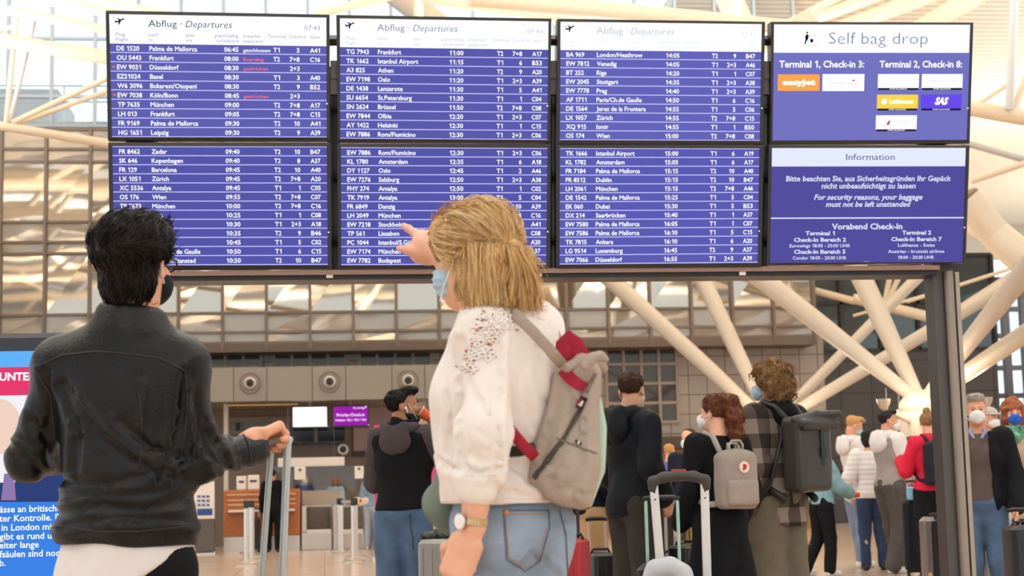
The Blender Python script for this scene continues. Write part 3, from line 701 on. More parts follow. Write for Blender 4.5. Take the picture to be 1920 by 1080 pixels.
# lamps: small round luminaires in the check-in area at the right
def lamp(px, py, Y, r, label):
    c = pY(px, py, Y); s = np.dot(c - CAM, FWD) / FPX
    t = thing('pendant_lamp', c, label, 'lamp', 'small lit lamps over the far desks')
    MB().lathe(c, [(.001, -.5 * r * s), (r * s * .8, -.4 * r * s), (r * s, 0), (r * s * .8, .3 * r * s), (.001, .35 * r * s)], n=16).build('bulb', glow('lamp_glow', '#fff0dc', 3), t, True)
    MB().lathe(c, [(.012, .3 * r * s), (.012, .5)], n=8).build('stem', M_STEEL, t)
t = thing('wall_display', pY(1231, 861, YW - .1), 'small lit white display in the far check-in area behind the black hooded jacket', 'screen'); prect('housing', 1221, 845, 1242, 862.5, YW - .1, .05, M_BLK, t); prect('display', 1222.5, 846.5, 1240.5, 861, YW - .112, .014, glow('monitor_white', (1, 1, 1), 1.6), t)
lamp(1538, 801, 36, 5, 'small round lit lamp right beside the roll-top backpack'); lamp(1663, 772, 34, 9, 'bright oval lamp just above the head of the man in the grey vest'); lamp(1686, 772, 34, 10, 'oval lamp between the grey vest man and the bun-haired traveller')
# ================================================================== ROOF STRUCTURE
M_TUBE = mat('cream_tube', '#e0cfb6', .45); M_TUBEG = mat('grey_tube', '#c3c4c8', .45)
def roof_truss(label, lines, d, group='tubular roof trusses'):
    """lines: (x0,y0,x1,y1,half width px,[d0,d1])"""
    c = P(lines[0][0], lines[0][1], d if not isinstance(d, tuple) else d[0]); t = thing('roof_truss', c, label, 'roof truss', group)
    for L in lines:
        d0, d1 = (L[5], L[6]) if len(L) > 5 else (d, d)
        a, b = P(L[0], L[1], d0), P(L[2], L[3], d1); r = L[4] * (d0 + d1) / 2 / FPX
        MB().tube([a, (a + b) / 2, b], r, 14).build('chord' if L[4] > 8 else 'web_strut', M_TUBEG if len(L) > 7 else M_TUBE, t, 'auto')
    return t
roof_truss('cream tube truss in front of the upper left windows, left of the boards',
  [(-260, 193, 620, 338, 8.5), (-260, 32, 640, 180, 13.5), (35, 24, 330, 82, 9), (33, 16, 12, 230, 5), (66, 33, 19, 228, 4.6, 28.6, 28.6, 1),
   (-20, 66, 66, 34, 4), (24, 230, 330, 86, 5.5), (38, 230, 420, 92, 4.8, 28.4, 28.4)], 28)
roof_truss('cream roof tubes crossing above the left departure board',
  [(-80, 66, 110, -22, 8), (95, 2, 420, 70, 9), (150, -4, 620, 92, 9.5), (56, 10, 71, 32, 4)], 30)
roof_truss('cream roof tubes meeting above the second departure board',
  [(790, -4, 1240, 68, 9), (590, 28, 760, -14, 8), (783, -20, 786, 60, 9, 33, 33), (-20 + 900, -6, 1560, 62, 17, 27, 29)], 30)
roof_truss('cream roof tubes above the right-hand boards',
  [(1388, -40, 1372, 130, 10), (1660, -12, 1300, 119, 13), (1760, -14, 1400, 116, 15), (1850, -20, 1500, 195, 20), (1580, -8, 1470, 50, 9)], 31)
roof_truss('heavy cream roof tube with hangers at the right end of the boards',
  [(1430, 135, 2100, 252, 15), (1905, -60, 1893, 205, 8, 29.8, 29.8, 1), (1430, 159, 2100, 350, 7, 31, 31, 1), (1500, 446, 1935, 302, 6), (1740, 256, 1899, 153, 4), (1900, 205, 1960, 60, 7)], 30)
roof_truss('thick curving cream beam right of the information screen',
  [(1500, 40, 1812, 372, 26, 24, 22), (1812, 372, 1868, 442, 29, 22, 22), (1868, 442, 1990, 545, 31, 22, 21.6), (1500, 269, 1990, 522, 8, 26, 26)], 22)
roof_truss('slim brace tubes in front of the dark glass behind the pole',
  [(1400, 512, 1603, 565, 7), (1600, 560, 1790, 606, 10), (1658, 573, 1672, 500, 5), (1661, 573, 1694, 500, 5), (1600, 592, 1770, 544, 3), (1700, 566, 1960, 483, 3.4), (1640, 684, 2010, 445, 9)], 41)
rt = random.Random(2)
for k, yy in enumerate((-12, -5, 2, 9, 16, 22)):
    t = thing('roof_truss', (4, yy, 11.3), 'long zigzag tube truss under the roof, mirrored in the mezzanine glass', 'roof truss', 'tubular trusses seen mirrored in the glass')
    z = 10.9
    MB().tube([(-28, yy, z), (3, yy, z + 1.1), (34, yy, z)], .22, 10).build('chord', M_TUBE, t, 'auto')
    MB().tube([(-28, yy + .8, z + 1.7), (3, yy + .8, z + 2.2), (34, yy + .8, z + 1.7)], .2, 10).build('chord', M_TUBE, t, 'auto')
    for q in range(14):
        xa = -26 + q * 4.3; za = z + 1.1 * (1 - abs(xa - 3) / 31)
        MB().tube([(xa, yy, za), (xa + 2.1, yy + .8, z + 1.9)], .11, 8).build('web_strut', M_TUBE if q % 3 else M_TUBEG, t, 'auto')
    for q in range(5):
        xa = -24 + q * 12 + rt.uniform(-2, 2); MB().tube([(xa, yy, z + .5), (xa + rt.uniform(-3, 3), yy + 7, z + 1.6)], .14, 8).build('web_strut', M_TUBE, t, 'auto')

def tree_column(base, label, struts, rn, d):
    """inclined struts fanning out of a cast node on a round pedestal"""
    c = P(base[0], base[1], d); t = thing('tree_column', (c[0], c[1], 0), label, 'column', 'branching roof columns')
    MB().lathe((c[0], c[1], 0), [(rn * .95, 0), (rn * .95, c[2] - .25), (rn * 1.05, c[2] - .2), (rn * 1.05, c[2] - .1), (rn * .9, c[2] - .08)], n=28).build('pedestal', mat('pedestal_white', '#d9cdbc', .5), t, 'auto')
    MB().lathe((c[0], c[1], c[2] - .1), [(rn * .98, 0), (rn * .9, rn * .45), (rn * .6, rn * .8), (rn * .2, rn * .95), (.001, rn)], n=28).build('node', mat('node_white', '#c4b7a4', .4), t, True)
    for x, y, d1, r0, r1 in struts:
        e = P(x, y, d1); a = c + V(0, 0, rn * .1); u = e - a
        MB().tube([a, a + u * .12, a + u * .5, e], [r0 * .6, r0, (r0 + r1) / 2, r1], 18).build('strut', mat('strut_cream', '#bdb1a2', .45), t, 'auto')
    lp = bpy.data.lights.new('foot_lamp', 'POINT'); lp.energy = 36; lp.color = (1, .84, .62); lp.shadow_soft_size = .12
    for dx, dy in ((-.75, -.55), (.75, -.55), (-.1, -.95)):
        h = V(c[0] + dx, c[1] + dy, c[2] - .05)
        o = bpy.data.objects.new('foot_lamp', lp); COL.objects.link(o); o.parent = t; o.location = Vector(h + V(0, 0, .22) - V(c[0], c[1], 0))
        MB().lathe(h, [(.05, -.02), (.09, .06), (.1, .12), (.08, .12), (.05, .05), (.001, .05)], n=16).build('lamp_housing', M_STEEL, t, 'auto')
        MB().tube([h + V(0, 0, -.02), V(c[0], c[1], c[2] - .35)], .025, 8).build('lamp_arm', M_STEEL, t)
    return t
tree_column((1727, 760), 'white branching column by the display pole, fanning struts behind the boards', [(700, 14 - 60, 38, .15, .30), (1340, -60, 37, .15, .30), (2060, 335, 20, .10, .17), (2300, 375, 20, .11, .16), (1640, 560, 33, .001 + .1, .1)][:4], .34, 24)
tree_column((1447, 800), 'branching column behind the curly-haired traveller with a checked shirt', [(770, 185, 37, .13, .25), (1085, 35, 36.5, .13, .25), (1800, 440, 36, .09, .13), (1990, 474, 33, .10, .15)], .3, 28)

# ================================================================== THE DEPARTURE BOARDS
TILT = R(6); BN = V(0, -math.cos(TILT), -math.sin(TILT)); B0 = P(618, 264, 8.95)
def onb(px, py, off=0.0):
    r = ray(px, py); return CAM + r * (np.dot(B0 - CAM, BN) / np.dot(r, BN)) + BN * off
M_BEZ = mat('bezel_black', '#1d1716', .35)
G_BLUE = [glow('screen_blue_%d' % i, c, 1.0) for i, c in enumerate(('#6060b2', '#5a5aae', '#6464ba', '#7474c2', '#5656aa', '#5656aa', '#5c5cb4', '#544e9e'))]
G_HEAD = glow('screen_white', (1, 1, 1.02), 1.08); G_TXT = glow('screen_text', (1, 1, 1), 1.15); G_RED = glow('screen_red', '#ff7472', 1.0)
G_LINE = glow('screen_line', '#c6c4ff', 1.0); G_INK = [glow('ink_dark', '#3f4c63', 1), glow('ink_mid', '#7f8fa8', 1), glow('ink_pale', '#bcc6d6', 1), glow('ink_fade', '#dde3ea', 1), glow('ink_black', '#0e1730', 1)]
G_PINK = glow('line_pink', '#f3b4c4', 1)
SCR = []
def screen(n, outer, disp, label, blue, group='flight information screens'):
    oc = [onb(*p) for p in outer]; dc = [onb(*p, off=.004) for p in disp]           # TL TR BL BR
    mid = (oc[2] + oc[3]) / 2; t = thing('information_screen', mid, label, 'screen', group)
    up = nrm(oc[0] - oc[2])
    mb = MB(); th = .07
    # frame round the display, with depth behind
    o = [oc[0], oc[1], oc[3], oc[2]]; i = [dc[0] - BN * .006, dc[1] - BN * .006, dc[3] - BN * .006, dc[2] - BN * .006]
    f = [q + BN * .008 for q in o]; g = [q + BN * .008 for q in (dc[0], dc[1], dc[3], dc[2])]; bk = [q - BN * th for q in o]
    vs = f + g + i + bk
    fs = [(k, (k + 1) % 4, 4 + (k + 1) % 4, 4 + k) for k in range(4)] + [(4 + k, 4 + (k + 1) % 4, 8 + (k + 1) % 4, 8 + k) for k in range(4)] + [(k, 12 + k, 12 + (k + 1) % 4, (k + 1) % 4) for k in range(4)] + [(12, 13, 14, 15)]
    mb.add(vs, fs); mb.build('bezel', M_BEZ, t)
    TL, TR, BL, BR = dc
    W = np.linalg.norm(TR - TL); H = np.linalg.norm(BL - TL)
    def fn(u, v, off=0.0):
        return (TL * (1 - u) + TR * u) * (1 - v) + (BL * (1 - u) + BR * u) * v + BN * off
    MB().slab(fn(0, 0), fn(1, 0), fn(1, 1), fn(0, 1), .004, BN).build('display', blue, t)
    c = (oc[2] + oc[3]) / 2 + up * .012 + BN * .01; rx = nrm(oc[3] - oc[2])
    lg = MB(); text(lg, 'NEC', 0, 0, .007, lambda x, y, c=c: c + rx * x + up * y, 'C', .03, .01); LATE.append((lg, 'maker_mark', mat('mark_grey', '#a9a4a0', .5), t))
    c = oc[3] + up * .20 - rx * .012 + BN * .01
    MB().lathe(c, [(.004, 0), (.003, .003)], BN, 10).build('power_light', glow('led_green', '#e6ffb0', 2), t)
    return t, fn, W, H
def sfn(fn, W, H, off=.003): return lambda x, y: fn(x / W, y / H * -1, off)
def put(mb, fn, W, H, s, u, v, cap, al='L', wu=None, bold=.016, shear=0, sx=.98, off=.003):
    text(mb, s, u * W, -v * H, cap * H, lambda x, y: fn(x / W, -y / H, off), al, None if wu is None else wu * W, bold, shear, sx)
def qd(mb, fn, u0, v0, u1, v1, off=.002): mb.add([fn(u0, v0, off), fn(u1, v0, off), fn(u1, v1, off), fn(u0, v1, off)], [(0, 1, 2, 3)])

def flights(n, outer, disp, label, rows, head, blue, ink):
    t, fn, W, H = screen(n, outer, disp, label, blue)
    lt = MB(); ln = MB(); nr = len(rows)
    v0 = .238 if head else 0.006; pit = (1 - v0) / nr * (1 if head else .997)
    if head:
        MB().slab(fn(0, 0, .0022), fn(1, 0, .0022), fn(1, v0, .0022), fn(0, v0, .0022), .002, BN).build('header_panel', G_HEAD, t)
        hd = MB(); sm = MB(); k1, k2 = ink
        put(hd, fn, W, H, 'Abflug · ', .177, .098, .054, 'L', .155, .0, 0); put(hd, fn, W, H, 'Departures', .347, .098, .054, 'L', .215, -.002, .22)
        LATE.append((hd, 'title_lettering', G_INK[k1], t))
        put(sm, fn, W, H, '07:43', .97, .105, .036, 'R', .072, 0)
        for s, u, al, wu in (('Flug', .028, 'L', .042), ('nach', .177, 'L', .046), ('über', .347, 'L', .044), ('planmäßig', .59, 'R', .108), ('erwartet', .612, 'L', .082), ('Terminal', .726, 'L', .085), ('Check-in', .825, 'L', .082), ('Gate', .97, 'R', .046)):
            put(sm, fn, W, H, s, u, .176, .028, al, wu, 0)
        for s, u, al, wu in (('Flight', .028, 'L', .056), ('to', .177, 'L', .02), ('via', .347, 'L', .03), ('scheduled', .59, 'R', .1), ('expected', .612, 'L', .09)):
            put(sm, fn, W, H, s, u, .218, .028, al, wu, 0)
        LATE.append((sm, 'column_headings', G_INK[k2], t))
        pk = MB(); qd(pk, fn, 0, .126, 1, .1285); pk2 = pk.build('header_line', G_PINK, t, recalc=False)
        # little departing aeroplane over a short runway line
        pl = MB(); o = .0035; q = lambda a: [fn(.028 + x * .04, .082 - y * .052, o) for x, y in a]
        pl.add(q([(0, .30), (.10, .22), (1.0, .80), (1.03, .92), (.90, .96), (.12, .48)]), [tuple(range(6))])
        pl.add(q([(.36, .50), (.64, .68), (.46, -.02), (.32, -.06)]), [(0, 1, 2, 3)]); pl.add(q([(.42, .66), (.60, .78), (.20, 1.0), (.10, .94)]), [(0, 1, 2, 3)]); pl.add(q([(.0, .28), (.16, .40), (-.02, .68), (-.1, .62)]), [(0, 1, 2, 3)])
        pl.build('aeroplane_icon', G_INK[4], t, recalc=False)
        if k1 < 2:
            rw = MB(); qd(rw, fn, .03, .100, .066, .103, .0035); rw.build('runway_icon', G_INK[3], t, recalc=False)
    rd = MB(); wh = MB()
    for i, r in enumerate(rows):
        vb = v0 + pit * (i + .74); cap = .0365
        fl, de, ti, ex, te, ci, ga = r
        put(lt, fn, W, H, fl.lstrip('x'), .03, vb, cap); put(lt, fn, W, H, de, .18, vb, cap, 'L'); put(lt, fn, W, H, ti, .59, vb, cap, 'R', .066)
        if ex: put(lt if ex[0] == 'w' else rd, fn, W, H, ex[1:], .612, vb, .028, 'L', .0105 * len(ex), .008)
        if te: put(lt, fn, W, H, te, .752, vb, cap, 'L', .03)
        if ci: put(lt, fn, W, H, ci, .874, vb, cap, 'R')
        if ga: put(lt, fn, W, H, ga, .97, vb, cap, 'R', .047)
        if fl[0] == 'x':
            put(rd, fn, W, H, '×', .008, vb - .004, .03, 'L', .014, .02)
        qd(ln, fn, 0, v0 + pit * (i + 1) - .008, 1, v0 + pit * (i + 1), .0015)
    if not head: qd(ln, fn, 0, .0, 1, .006, .0015)
    ln.build('row_lines', G_LINE, t, recalc=False); LATE.append((lt, 'lettering', G_TXT, t))
    if any(r[3] and r[3][0] == 'r' or r[0][0] == 'x' for r in rows): LATE.append((rd, 'red_lettering', G_RED, t))
    return t
def rowset(s): return [tuple(q.strip() for q in l.split('|')) for l in s.strip().split('\n')]
flights(0, [(198.4, 20.1), (618, 28), (202.5, 263.3), (618.5, 264)], [(205, 26.9), (611.8, 33.6), (210.5, 257.5), (612.6, 258)],
 'top-row departure screen whose first row is DE 1520, leftmost of the eight', rowset('''
DE 1520|Palma de Mallorca|06:45|wgeschlossen|T1|5|A41
OU 5443|Frankfurt|08:00|rBoarding|T2|7+8|C16
xEW 9031|Düsseldorf|08:30|rgestrichen||2+3|
EZS1024|Basel|08:30||T1|3|A40
W6 3096|Bukarest/Otopeni|08:30||T2|9|B52
xEW 7038|Köln/Bonn|08:45|rgestrichen||2+3|
TP 7635|München|09:00||T2|7+8|A17
LH 013|Frankfurt|09:05||T2|7+8|C15
FR 9169|Palma de Mallorca|09:30||T2|10|A41
HG 1651|Leipzig|09:30||T2|9|A39'''), True, G_BLUE[0], (0, 1))
flights(1, [(630.6, 28.5), (1033.5, 35.3), (634, 266), (1031, 267)], [(637.3, 34.8), (1028, 40.8), (638, 260.3), (1025.5, 262.7)],
 'top-row departure screen starting with TG 7943 Frankfurt, above the pointing hand', rowset('''
TG 7943|Frankfurt|11:00||T2|7+8|A17
TK 1662|Istanbul Airport|11:15||T1|6|B53
A3 825|Athen|11:20||T2|9|A20
EW 7198|Oslo|11:20||T1|2+3|A39
DE 1438|Lanzarote|11:30||T1|5|A41
SU 6654|St.Petersburg|11:30||T1|1|C04
SN 2624|Brüssel|11:50||T2|7+8|C08
EW 7844|Olbia|12:20||T1|2+3|C07
AY 1422|Helsinki|12:30||T1|1|C15
EW 7886|Rom/Fiumicino|12:30||T1|2+3|C06'''), True, G_BLUE[1], (1, 2))
flights(2, [(1045, 35.6), (1433.8, 41.2), (1042, 270.3), (1430.7, 270.3)], [(1050.5, 41.2), (1427.6, 45.8), (1049.3, 263), (1424, 264.3)],
 'top-row departure screen starting with BA 969 London, with a faded title', rowset('''
BA 969|London/Heathrow|14:05||T2|9|B47
EW 7812|Venedig|14:05||T1|2+3|A46
BT 252|Riga|14:20||T1|1|C07
EW 2045|Stuttgart|14:35||T1|2+3|A38
EW 7778|Prag|14:40||T1|2+3|A39
AF 1711|Paris/Ch.de Gaulle|14:50||T1|6|C16
DE 1564|Jerez de la Frontera|14:55||T1|5|C06
LX 1057|Zürich|14:55||T2|7+8|C15
XQ 915|Izmir|14:55||T1|1|B50
OS 174|Wien|15:00||T2|7+8|C08'''), True, G_BLUE[2], (2, 3))
flights(3, [(203.2, 267.2), (620, 267.6), (207, 507), (621.5, 505)], [(211, 274.4), (612.6, 275.2), (214.6, 498.4), (614.5, 497.2)],
 'lower departure screen starting with FR 8462 Zadar, behind the dark-haired man', rowset('''
FR 8462|Zadar|09:40||T2|10|B47
SK 646|Kopenhagen|09:40||T2|8|A37
FR 129|Barcelona|09:45||T2|10|A40
LX 1051|Zürich|09:45||T2|7+8|A20
XC 5536|Antalya|09:45||T1|1|C05
OS 176|Wien|09:55||T2|7+8|C07
TP 7673|München|10:00||T2|7+8|C16
EW 7520|Ibiza|10:25||T1|1|C08
EW 7538|Ibiza|10:30||T1|2+3|A18
EI 3395|Dublin|10:35||T2|9|B46
XQ 143|Antalya|10:45||T1|5|C02
AF 1411|Paris/Ch de Gaulle|10:50||T1|6|C15
FR 2503|London/Stansted|10:50||T2|10|B47'''), False, G_BLUE[4], None)
flights(4, [(632.5, 269.6), (1032, 269.6), (634, 505), (1031, 503)], [(639.3, 276.4), (1026.2, 278), (639.7, 497.8), (1023.8, 496.3)],
 'lower departure screen at which the blonde woman points, starting EW 7886', rowset('''
EW 7886|Rom/Fiumicino|12:30||T1|2+3|C06
KL 1780|Amsterdam|12:35||T1|6|A18
DY 1127|Oslo|12:45||T1|2|A46
EW 7276|Salzburg|12:50||T1|2+3|A38
FHY 274|Antalya|12:50||T1|1|C02
TK 7919|Antalya|13:00||T1|5|C04
FR 6849|Danzig|13:10||T2|10|A39
LH 2049|München|13:15||T2|7+8|C16
EW 7218|Stockholm|13:20||T1|6|A41
TP 561|Lissabon|13:25||T2|9|C08
PC 1044|Istanbul/S.Gökcen|13:30||T2|10|A20
EW 7174|München|13:40||T1|2|A37
EW 7782|Budapest|13:45||T1|3|A40'''), False, G_BLUE[5], None)
flights(5, [(1042, 271.8), (1431.4, 271.8), (1043, 503), (1427, 500.7)], [(1049.3, 278), (1423.5, 278.8), (1048.8, 496.6), (1420, 493)],
 'lower departure screen starting with TK 1666 Istanbul, right of the blonde woman', rowset('''
TK 1666|Istanbul Airport|15:00||T1|6|A19
KL 1782|Amsterdam|15:05||T1|6|A17
FR 7184|Palma de Mallorca|15:15||T2|10|A40
FR 8512|Dublin|15:15||T2|10|B47
LH 2061|München|15:15||T2|7+8|A46
DE 1542|Palma de Mallorca|15:25||T1|5|C04
EK 060|Dubai|15:30||T1|5|B53
DX 214|Saarbrücken|15:40||T1|1|A37
EW 7580|Palma de Mallorca|16:05||T1|1|C07
EW 7586|Palma de Mallorca|16:10||T1|5|C15
TK 7815|Ankara|16:10||T1|6|A20
LG 9514|Luxemburg|16:45||T2|9|A37
EW 7066|Düsseldorf|16:55||T1|2+3|A39'''), False, G_BLUE[6], None)
# ---- bag-drop screen
t, fn, W, H = screen(6, [(1445, 41.1), (1824, 42.7), (1444, 270.3), (1817, 269.3)], [(1450.4, 46.2), (1819.7, 46.9), (1447.4, 263.9), (1812, 262.7)], 'screen with the white Self bag drop heading, top right of the boards', G_BLUE[3])
MB().slab(fn(0, 0, .0022), fn(.995, 0, .0022), fn(.995, .243, .0022), fn(0, .243, .0022), .002, BN).build('header_panel', G_HEAD, t)
hd = MB(); put(hd, fn, W, H, 'Self bag drop', .278, .168, .1, 'L', .503, -.012); LATE.append((hd, 'title_lettering', glow('ink_blue', '#7782a6', 1), t))
ic = MB(); q = lambda u, v: fn(u, v, .0035)
ic.add([q(.168 + .005 * math.cos(a), .07 + .008 * math.sin(a)) for a in np.linspace(0, 6.28, 9)[:-1]], [tuple(range(8))])
for pts in ([(.162, .085), (.172, .085), (.174, .115), (.168, .14), (.160, .14), (.158, .11)], [(.160, .13), (.168, .13), (.160, .17), (.154, .17)], [(.184, .125), (.198, .125), (.198, .155), (.184, .155)], [(.172, .095), (.182, .098), (.182, .104), (.172, .103)]):
    ic.add([q(*p) for p in pts], [tuple(range(len(pts)))])
ic.build('traveller_icon', G_INK[4], t, recalc=False)
ic = MB(); qd(ic, fn, .172, .179, .222, .184, .0034); qd(ic, fn, .172, .1, .174, .182, .0034); qd(ic, fn, .184, .093, .222, .097, .0034); ic.build('belt_icon', G_INK[2], t, recalc=False)
lt = MB(); put(lt, fn, W, H, 'Terminal 1, Check-in 3:', .03, .37, .056, 'L', .43, .02); put(lt, fn, W, H, 'Terminal 2, Check-in 8:', .538, .37, .056, 'L', .424, .02)
cards = MB(); cs = {}
def card(u0, v0, u1, v1, gm, key):
    MB().slab(fn(u0, v0, .003), fn(u1, v0, .003), fn(u1, v1, .003), fn(u0, v1, .003), .002, BN).build('airline_card', gm, t)
card(.024, .43, .235, .572, glow('card_orange', '#ffa94a', 1), 0); card(.25, .428, .462, .574, G_TXT, 1)
for u0, v0, gm in ((.532, .428, G_TXT), (.757, .428, G_TXT), (.53, .606, glow('card_yellow', '#ffd84a', 1)), (.756, .606, glow('card_violet', '#6a4cf0', 1)), (.527, .785, G_TXT)):
    card(u0, v0, u0 + .21, v0 + .12, gm, 2); s = MB(); qd(s, fn, u0 + .003, v0 + .12, u0 + .207, v0 + .138, .0025); s.build('card_strip', glow('strip_dark', '#23233a', 1), t, recalc=False)
    put(lt, fn, W, H, 'STAR ALLIANCE', u0 + .105, v0 + .134, .01, 'C', .09, .02, .2)
put(lt, fn, W, H, 'easyJet', .13, .52, .045, 'C', .168, .05, 0, 1, .0045); put(lt, fn, W, H, 'Lufthansa', .655, .682, .034, 'C', .125, .05, 0, 1, .0045); put(lt, fn, W, H, 'SAS', .862, .69, .056, 'C', .072, .06, .35, 1, .0045)
a0 = (.566, .666); lt.add([fn(a0[0] + .015 * math.cos(a), a0[1] + .026 * math.sin(a), .0045) for a in np.linspace(0, 6.28, 17)[:-1]], [tuple(range(16))])
LATE.append((lt, 'lettering', G_TXT, t))
pl = MB(); put(pl, fn, W, H, 'Eurowings', .34, .515, .026, 'C', .12, 0, 0, 1, .0045); put(pl, fn, W, H, 'brussels airlines', .635, .49, .018, 'C', .12, 0, 0, 1, .0045); put(pl, fn, W, H, 'Austrian', .87, .495, .02, 'C', .14, 0, 0, 1, .0045); put(pl, fn, W, H, 'SWISS', .652, .852, .026, 'C', .075, 0, 0, 1, .0045)
LATE.append((pl, 'pale_lettering', glow('pale_violet', '#d5cbe6', 1), t))
rl = MB(); rl.add([fn(.578, .868, .0045), fn(.596, .868, .0045), fn(.6, .828, .0045), fn(.59, .832, .0045)], [(0, 1, 2, 3)]); rl.add([fn(.398, .48, .0045), fn(.41, .475, .0045), fn(.414, .49, .0045), fn(.4, .49, .0045)], [(0, 1, 2, 3)]); rl.build('card_emblem', glow('emblem_red', '#d8507c', 1), t, recalc=False)
# ---- information screen
t, fn, W, H = screen(7, [(1441, 272), (1817, 272.6), (1436.7, 498.3), (1809.8, 493)], [(1446.4, 278), (1811, 277.6), (1443, 493), (1804, 491.5)], 'screen headed Information with baggage notice, lower right of the boards', G_BLUE[7])
MB().slab(fn(0, 0, .0022), fn(.997, 0, .0022), fn(.997, .16, .0022), fn(0, .16, .0022), .002, BN).build('header_panel', glow('info_white', '#e6ecff', 1.0), t)
hd = MB(); put(hd, fn, W, H, 'Information', .505, .104, .053, 'C', .25, 0); LATE.append((hd, 'title_lettering', glow('ink_violet', '#4b4a80', 1), t))
lt = MB(); li = glow('info_text', '#e6e8ff', 1.0)
for s, u, v, cap, wu, sh, bo in (('Bitte beachten Sie, aus Sicherheitsgründen Ihr Gepäck', .5, .289, .045, .85, .08, .02), ('nicht unbeaufsichtigt zu lassen', .5, .353, .045, .485, .08, .02), ('For security reasons, your baggage', .5, .451, .045, .56, .25, .02), ('must not be left unattended', .5, .513, .045, .44, .25, .02),
   ('Vorabend Check-In', .497, .709, .048, .365, 0, .025), ('Terminal 1', .255, .76, .033, .15, 0, .03), ('Check-In Bereich 2', .255, .817, .033, .268, 0, .03), ('Eurowings 18:00 - 20:00 UHR', .255, .866, .028, .312, 0, .012), ('Check-In Bereich 5', .255, .921, .033, .265, 0, .03), ('Condor 18:00 - 20:00 UHR', .255, .972, .028, .276, 0, .012),
   ('Terminal 2', .755, .757, .033, .152, 0, .03), ('Check-In Bereich 7', .755, .814, .033, .264, 0, .03), ('Lufthansa - Swiss', .755, .864, .028, .192, 0, .012), ('Austrian - brussels airlines', .755, .918, .028, .293, 0, .012), ('18:00 - 20:00 UHR', .755, .97, .028, .188, 0, .012)):
    put(lt, fn, W, H, s, u, v, cap, 'C', wu, bo, sh)
qd(lt, fn, 0, .606, 1, .617, .003); LATE.append((lt, 'lettering', li, t))

# ---- the frame that carries the boards
M_FR = mat('board_frame', '#3c3532', .4, .3); M_FRB = mat('board_rail', '#8d6f60', .4, .4)
Ybk = onb(1700, 500)[1] + .16
pole_c = pY(1765, 600, Ybk + .02)
t = thing('display_stand', (pole_c[0], pole_c[1], 0), 'dark steel frame and pole that carry the eight flight screens', 'display stand')
s = Ybk / FPX
zb = onb(1757, 505)[2]; zrail = onb(1000, 513)[2]
MB().box((pole_c[0] - .002, pole_c[1], 1.75), (.062, .07, 1.75)).build('pole', mat('pole_dark', '#4f4a48', .45, .2), t)
MB().lathe((pole_c[0] + .02, pole_c[1] - .09, 0), [(.026, 0), (.026, zb)], n=16).build('pole_rail', mat('pole_light', '#8f8174', .35, .4), t, 'auto')
MB().box((pole_c[0] + .085, pole_c[1] - .03, zb / 2), (.012, .03, zb / 2)).build('cable_strip', mat('pole_strip', '#a59686', .35, .5), t)
pl_ = pY(262, 600, Ybk - .05)
MB().box((pl_[0], pole_c[1], 1.75), (.08, .07, 1.75)).build('pole', mat('pole_dark', '#4f4a48', .45, .2), t)
a, b = onb(214, 512), onb(1762, 505)
za = (a[2] + onb(1000, 509)[2]) / 2
MB().box(((a[0] + b[0]) / 2, pole_c[1] - .13, za), ((b[0] - a[0]) / 2, .05, .013)).build('rail', M_FRB, t)
MB().box(((a[0] + b[0]) / 2, pole_c[1] - .05, za - .025), ((b[0] - a[0]) / 2, .1, .012)).build('cable_tray', M_BLK, t)
for px in (626, 1038, 1438):
    lo, hi = onb(px, 505), onb(px, 120); off = -BN * .1
    MB().tube([lo + off, hi + off], .034, 4).build('mullion_post', M_FR, t)
    for y in (130, 160): 
        c = onb(px, y, -.04); MB().box(c, (.018, .02, .05)).build('bracket', mat('bracket_grey', '#57504c', .5), t)
for y in (70, 200, 330, 450):
    a, b = onb(215, y, -.1), onb(1800, y, -.1); MB().tube([a, b], .03, 4).build('cross_rail', M_FR, t)
for px, py in ((618, 517), (1010, 514), (1393, 512)):
    c = onb(px, py, -.02); MB().box(c, (.018, .015, .012)).build('bracket', M_WHT, t)

# ================================================================== ADVERTISING TOTEM at the left edge
DT = 6.6; T0 = P(60, 640, DT); YT = T0[1]
def tq(px, py, off=0.0): return pY(px, py, YT - off)
bz = mat('totem_black', '#23242a', .35)
a, b = tq(-330, 625), tq(196, 625); zt_ = a[2] * .5 + b[2] * .5
t = thing('advertising_totem', ((a[0] + b[0]) / 2, YT + .1, 0), 'large lit advertising screen in a black housing behind the leather jacket man', 'advertising screen')
MB().rbox(((a[0] + b[0]) / 2, YT + .12, zt_ / 2), ((b[0] - a[0]) / 2, .11, zt_ / 2), .04).build('housing', bz, t, 'auto')
def tp(name, px0, py0, px1, py1, m, off=.006):
    p0, p1 = tq(px0, py0), tq(px1, py1)
    # aligned to the totem's own axes, thin printed layer of the lit panel
    z0_, z1_ = tq((px0 + px1) / 2, py0)[2], tq((px0 + px1) / 2, py1)[2]
    return MB().box(((p0[0] + p1[0]) / 2, YT - off, (z0_ + z1_) / 2), (abs(p1[0] - p0[0]) / 2, .003, abs(z0_ - z1_) / 2)).build(name, m, t)
tp('sky_panel', -320, 660, 191, 692, glow('ad_sky', '#5fb0f4', 1.05)); tp('title_band', -320, 690, 191, 743, glow('ad_pink', '#e23c6c', 1.05), .009)
tp('portrait_panel', -320, 743, 191, 942, glow('ad_white', '#f4f1f6', 1.0)); tp('text_panel', -320, 940, 191, 1150, glow('ad_blue', '#3d83e8', 1.0))
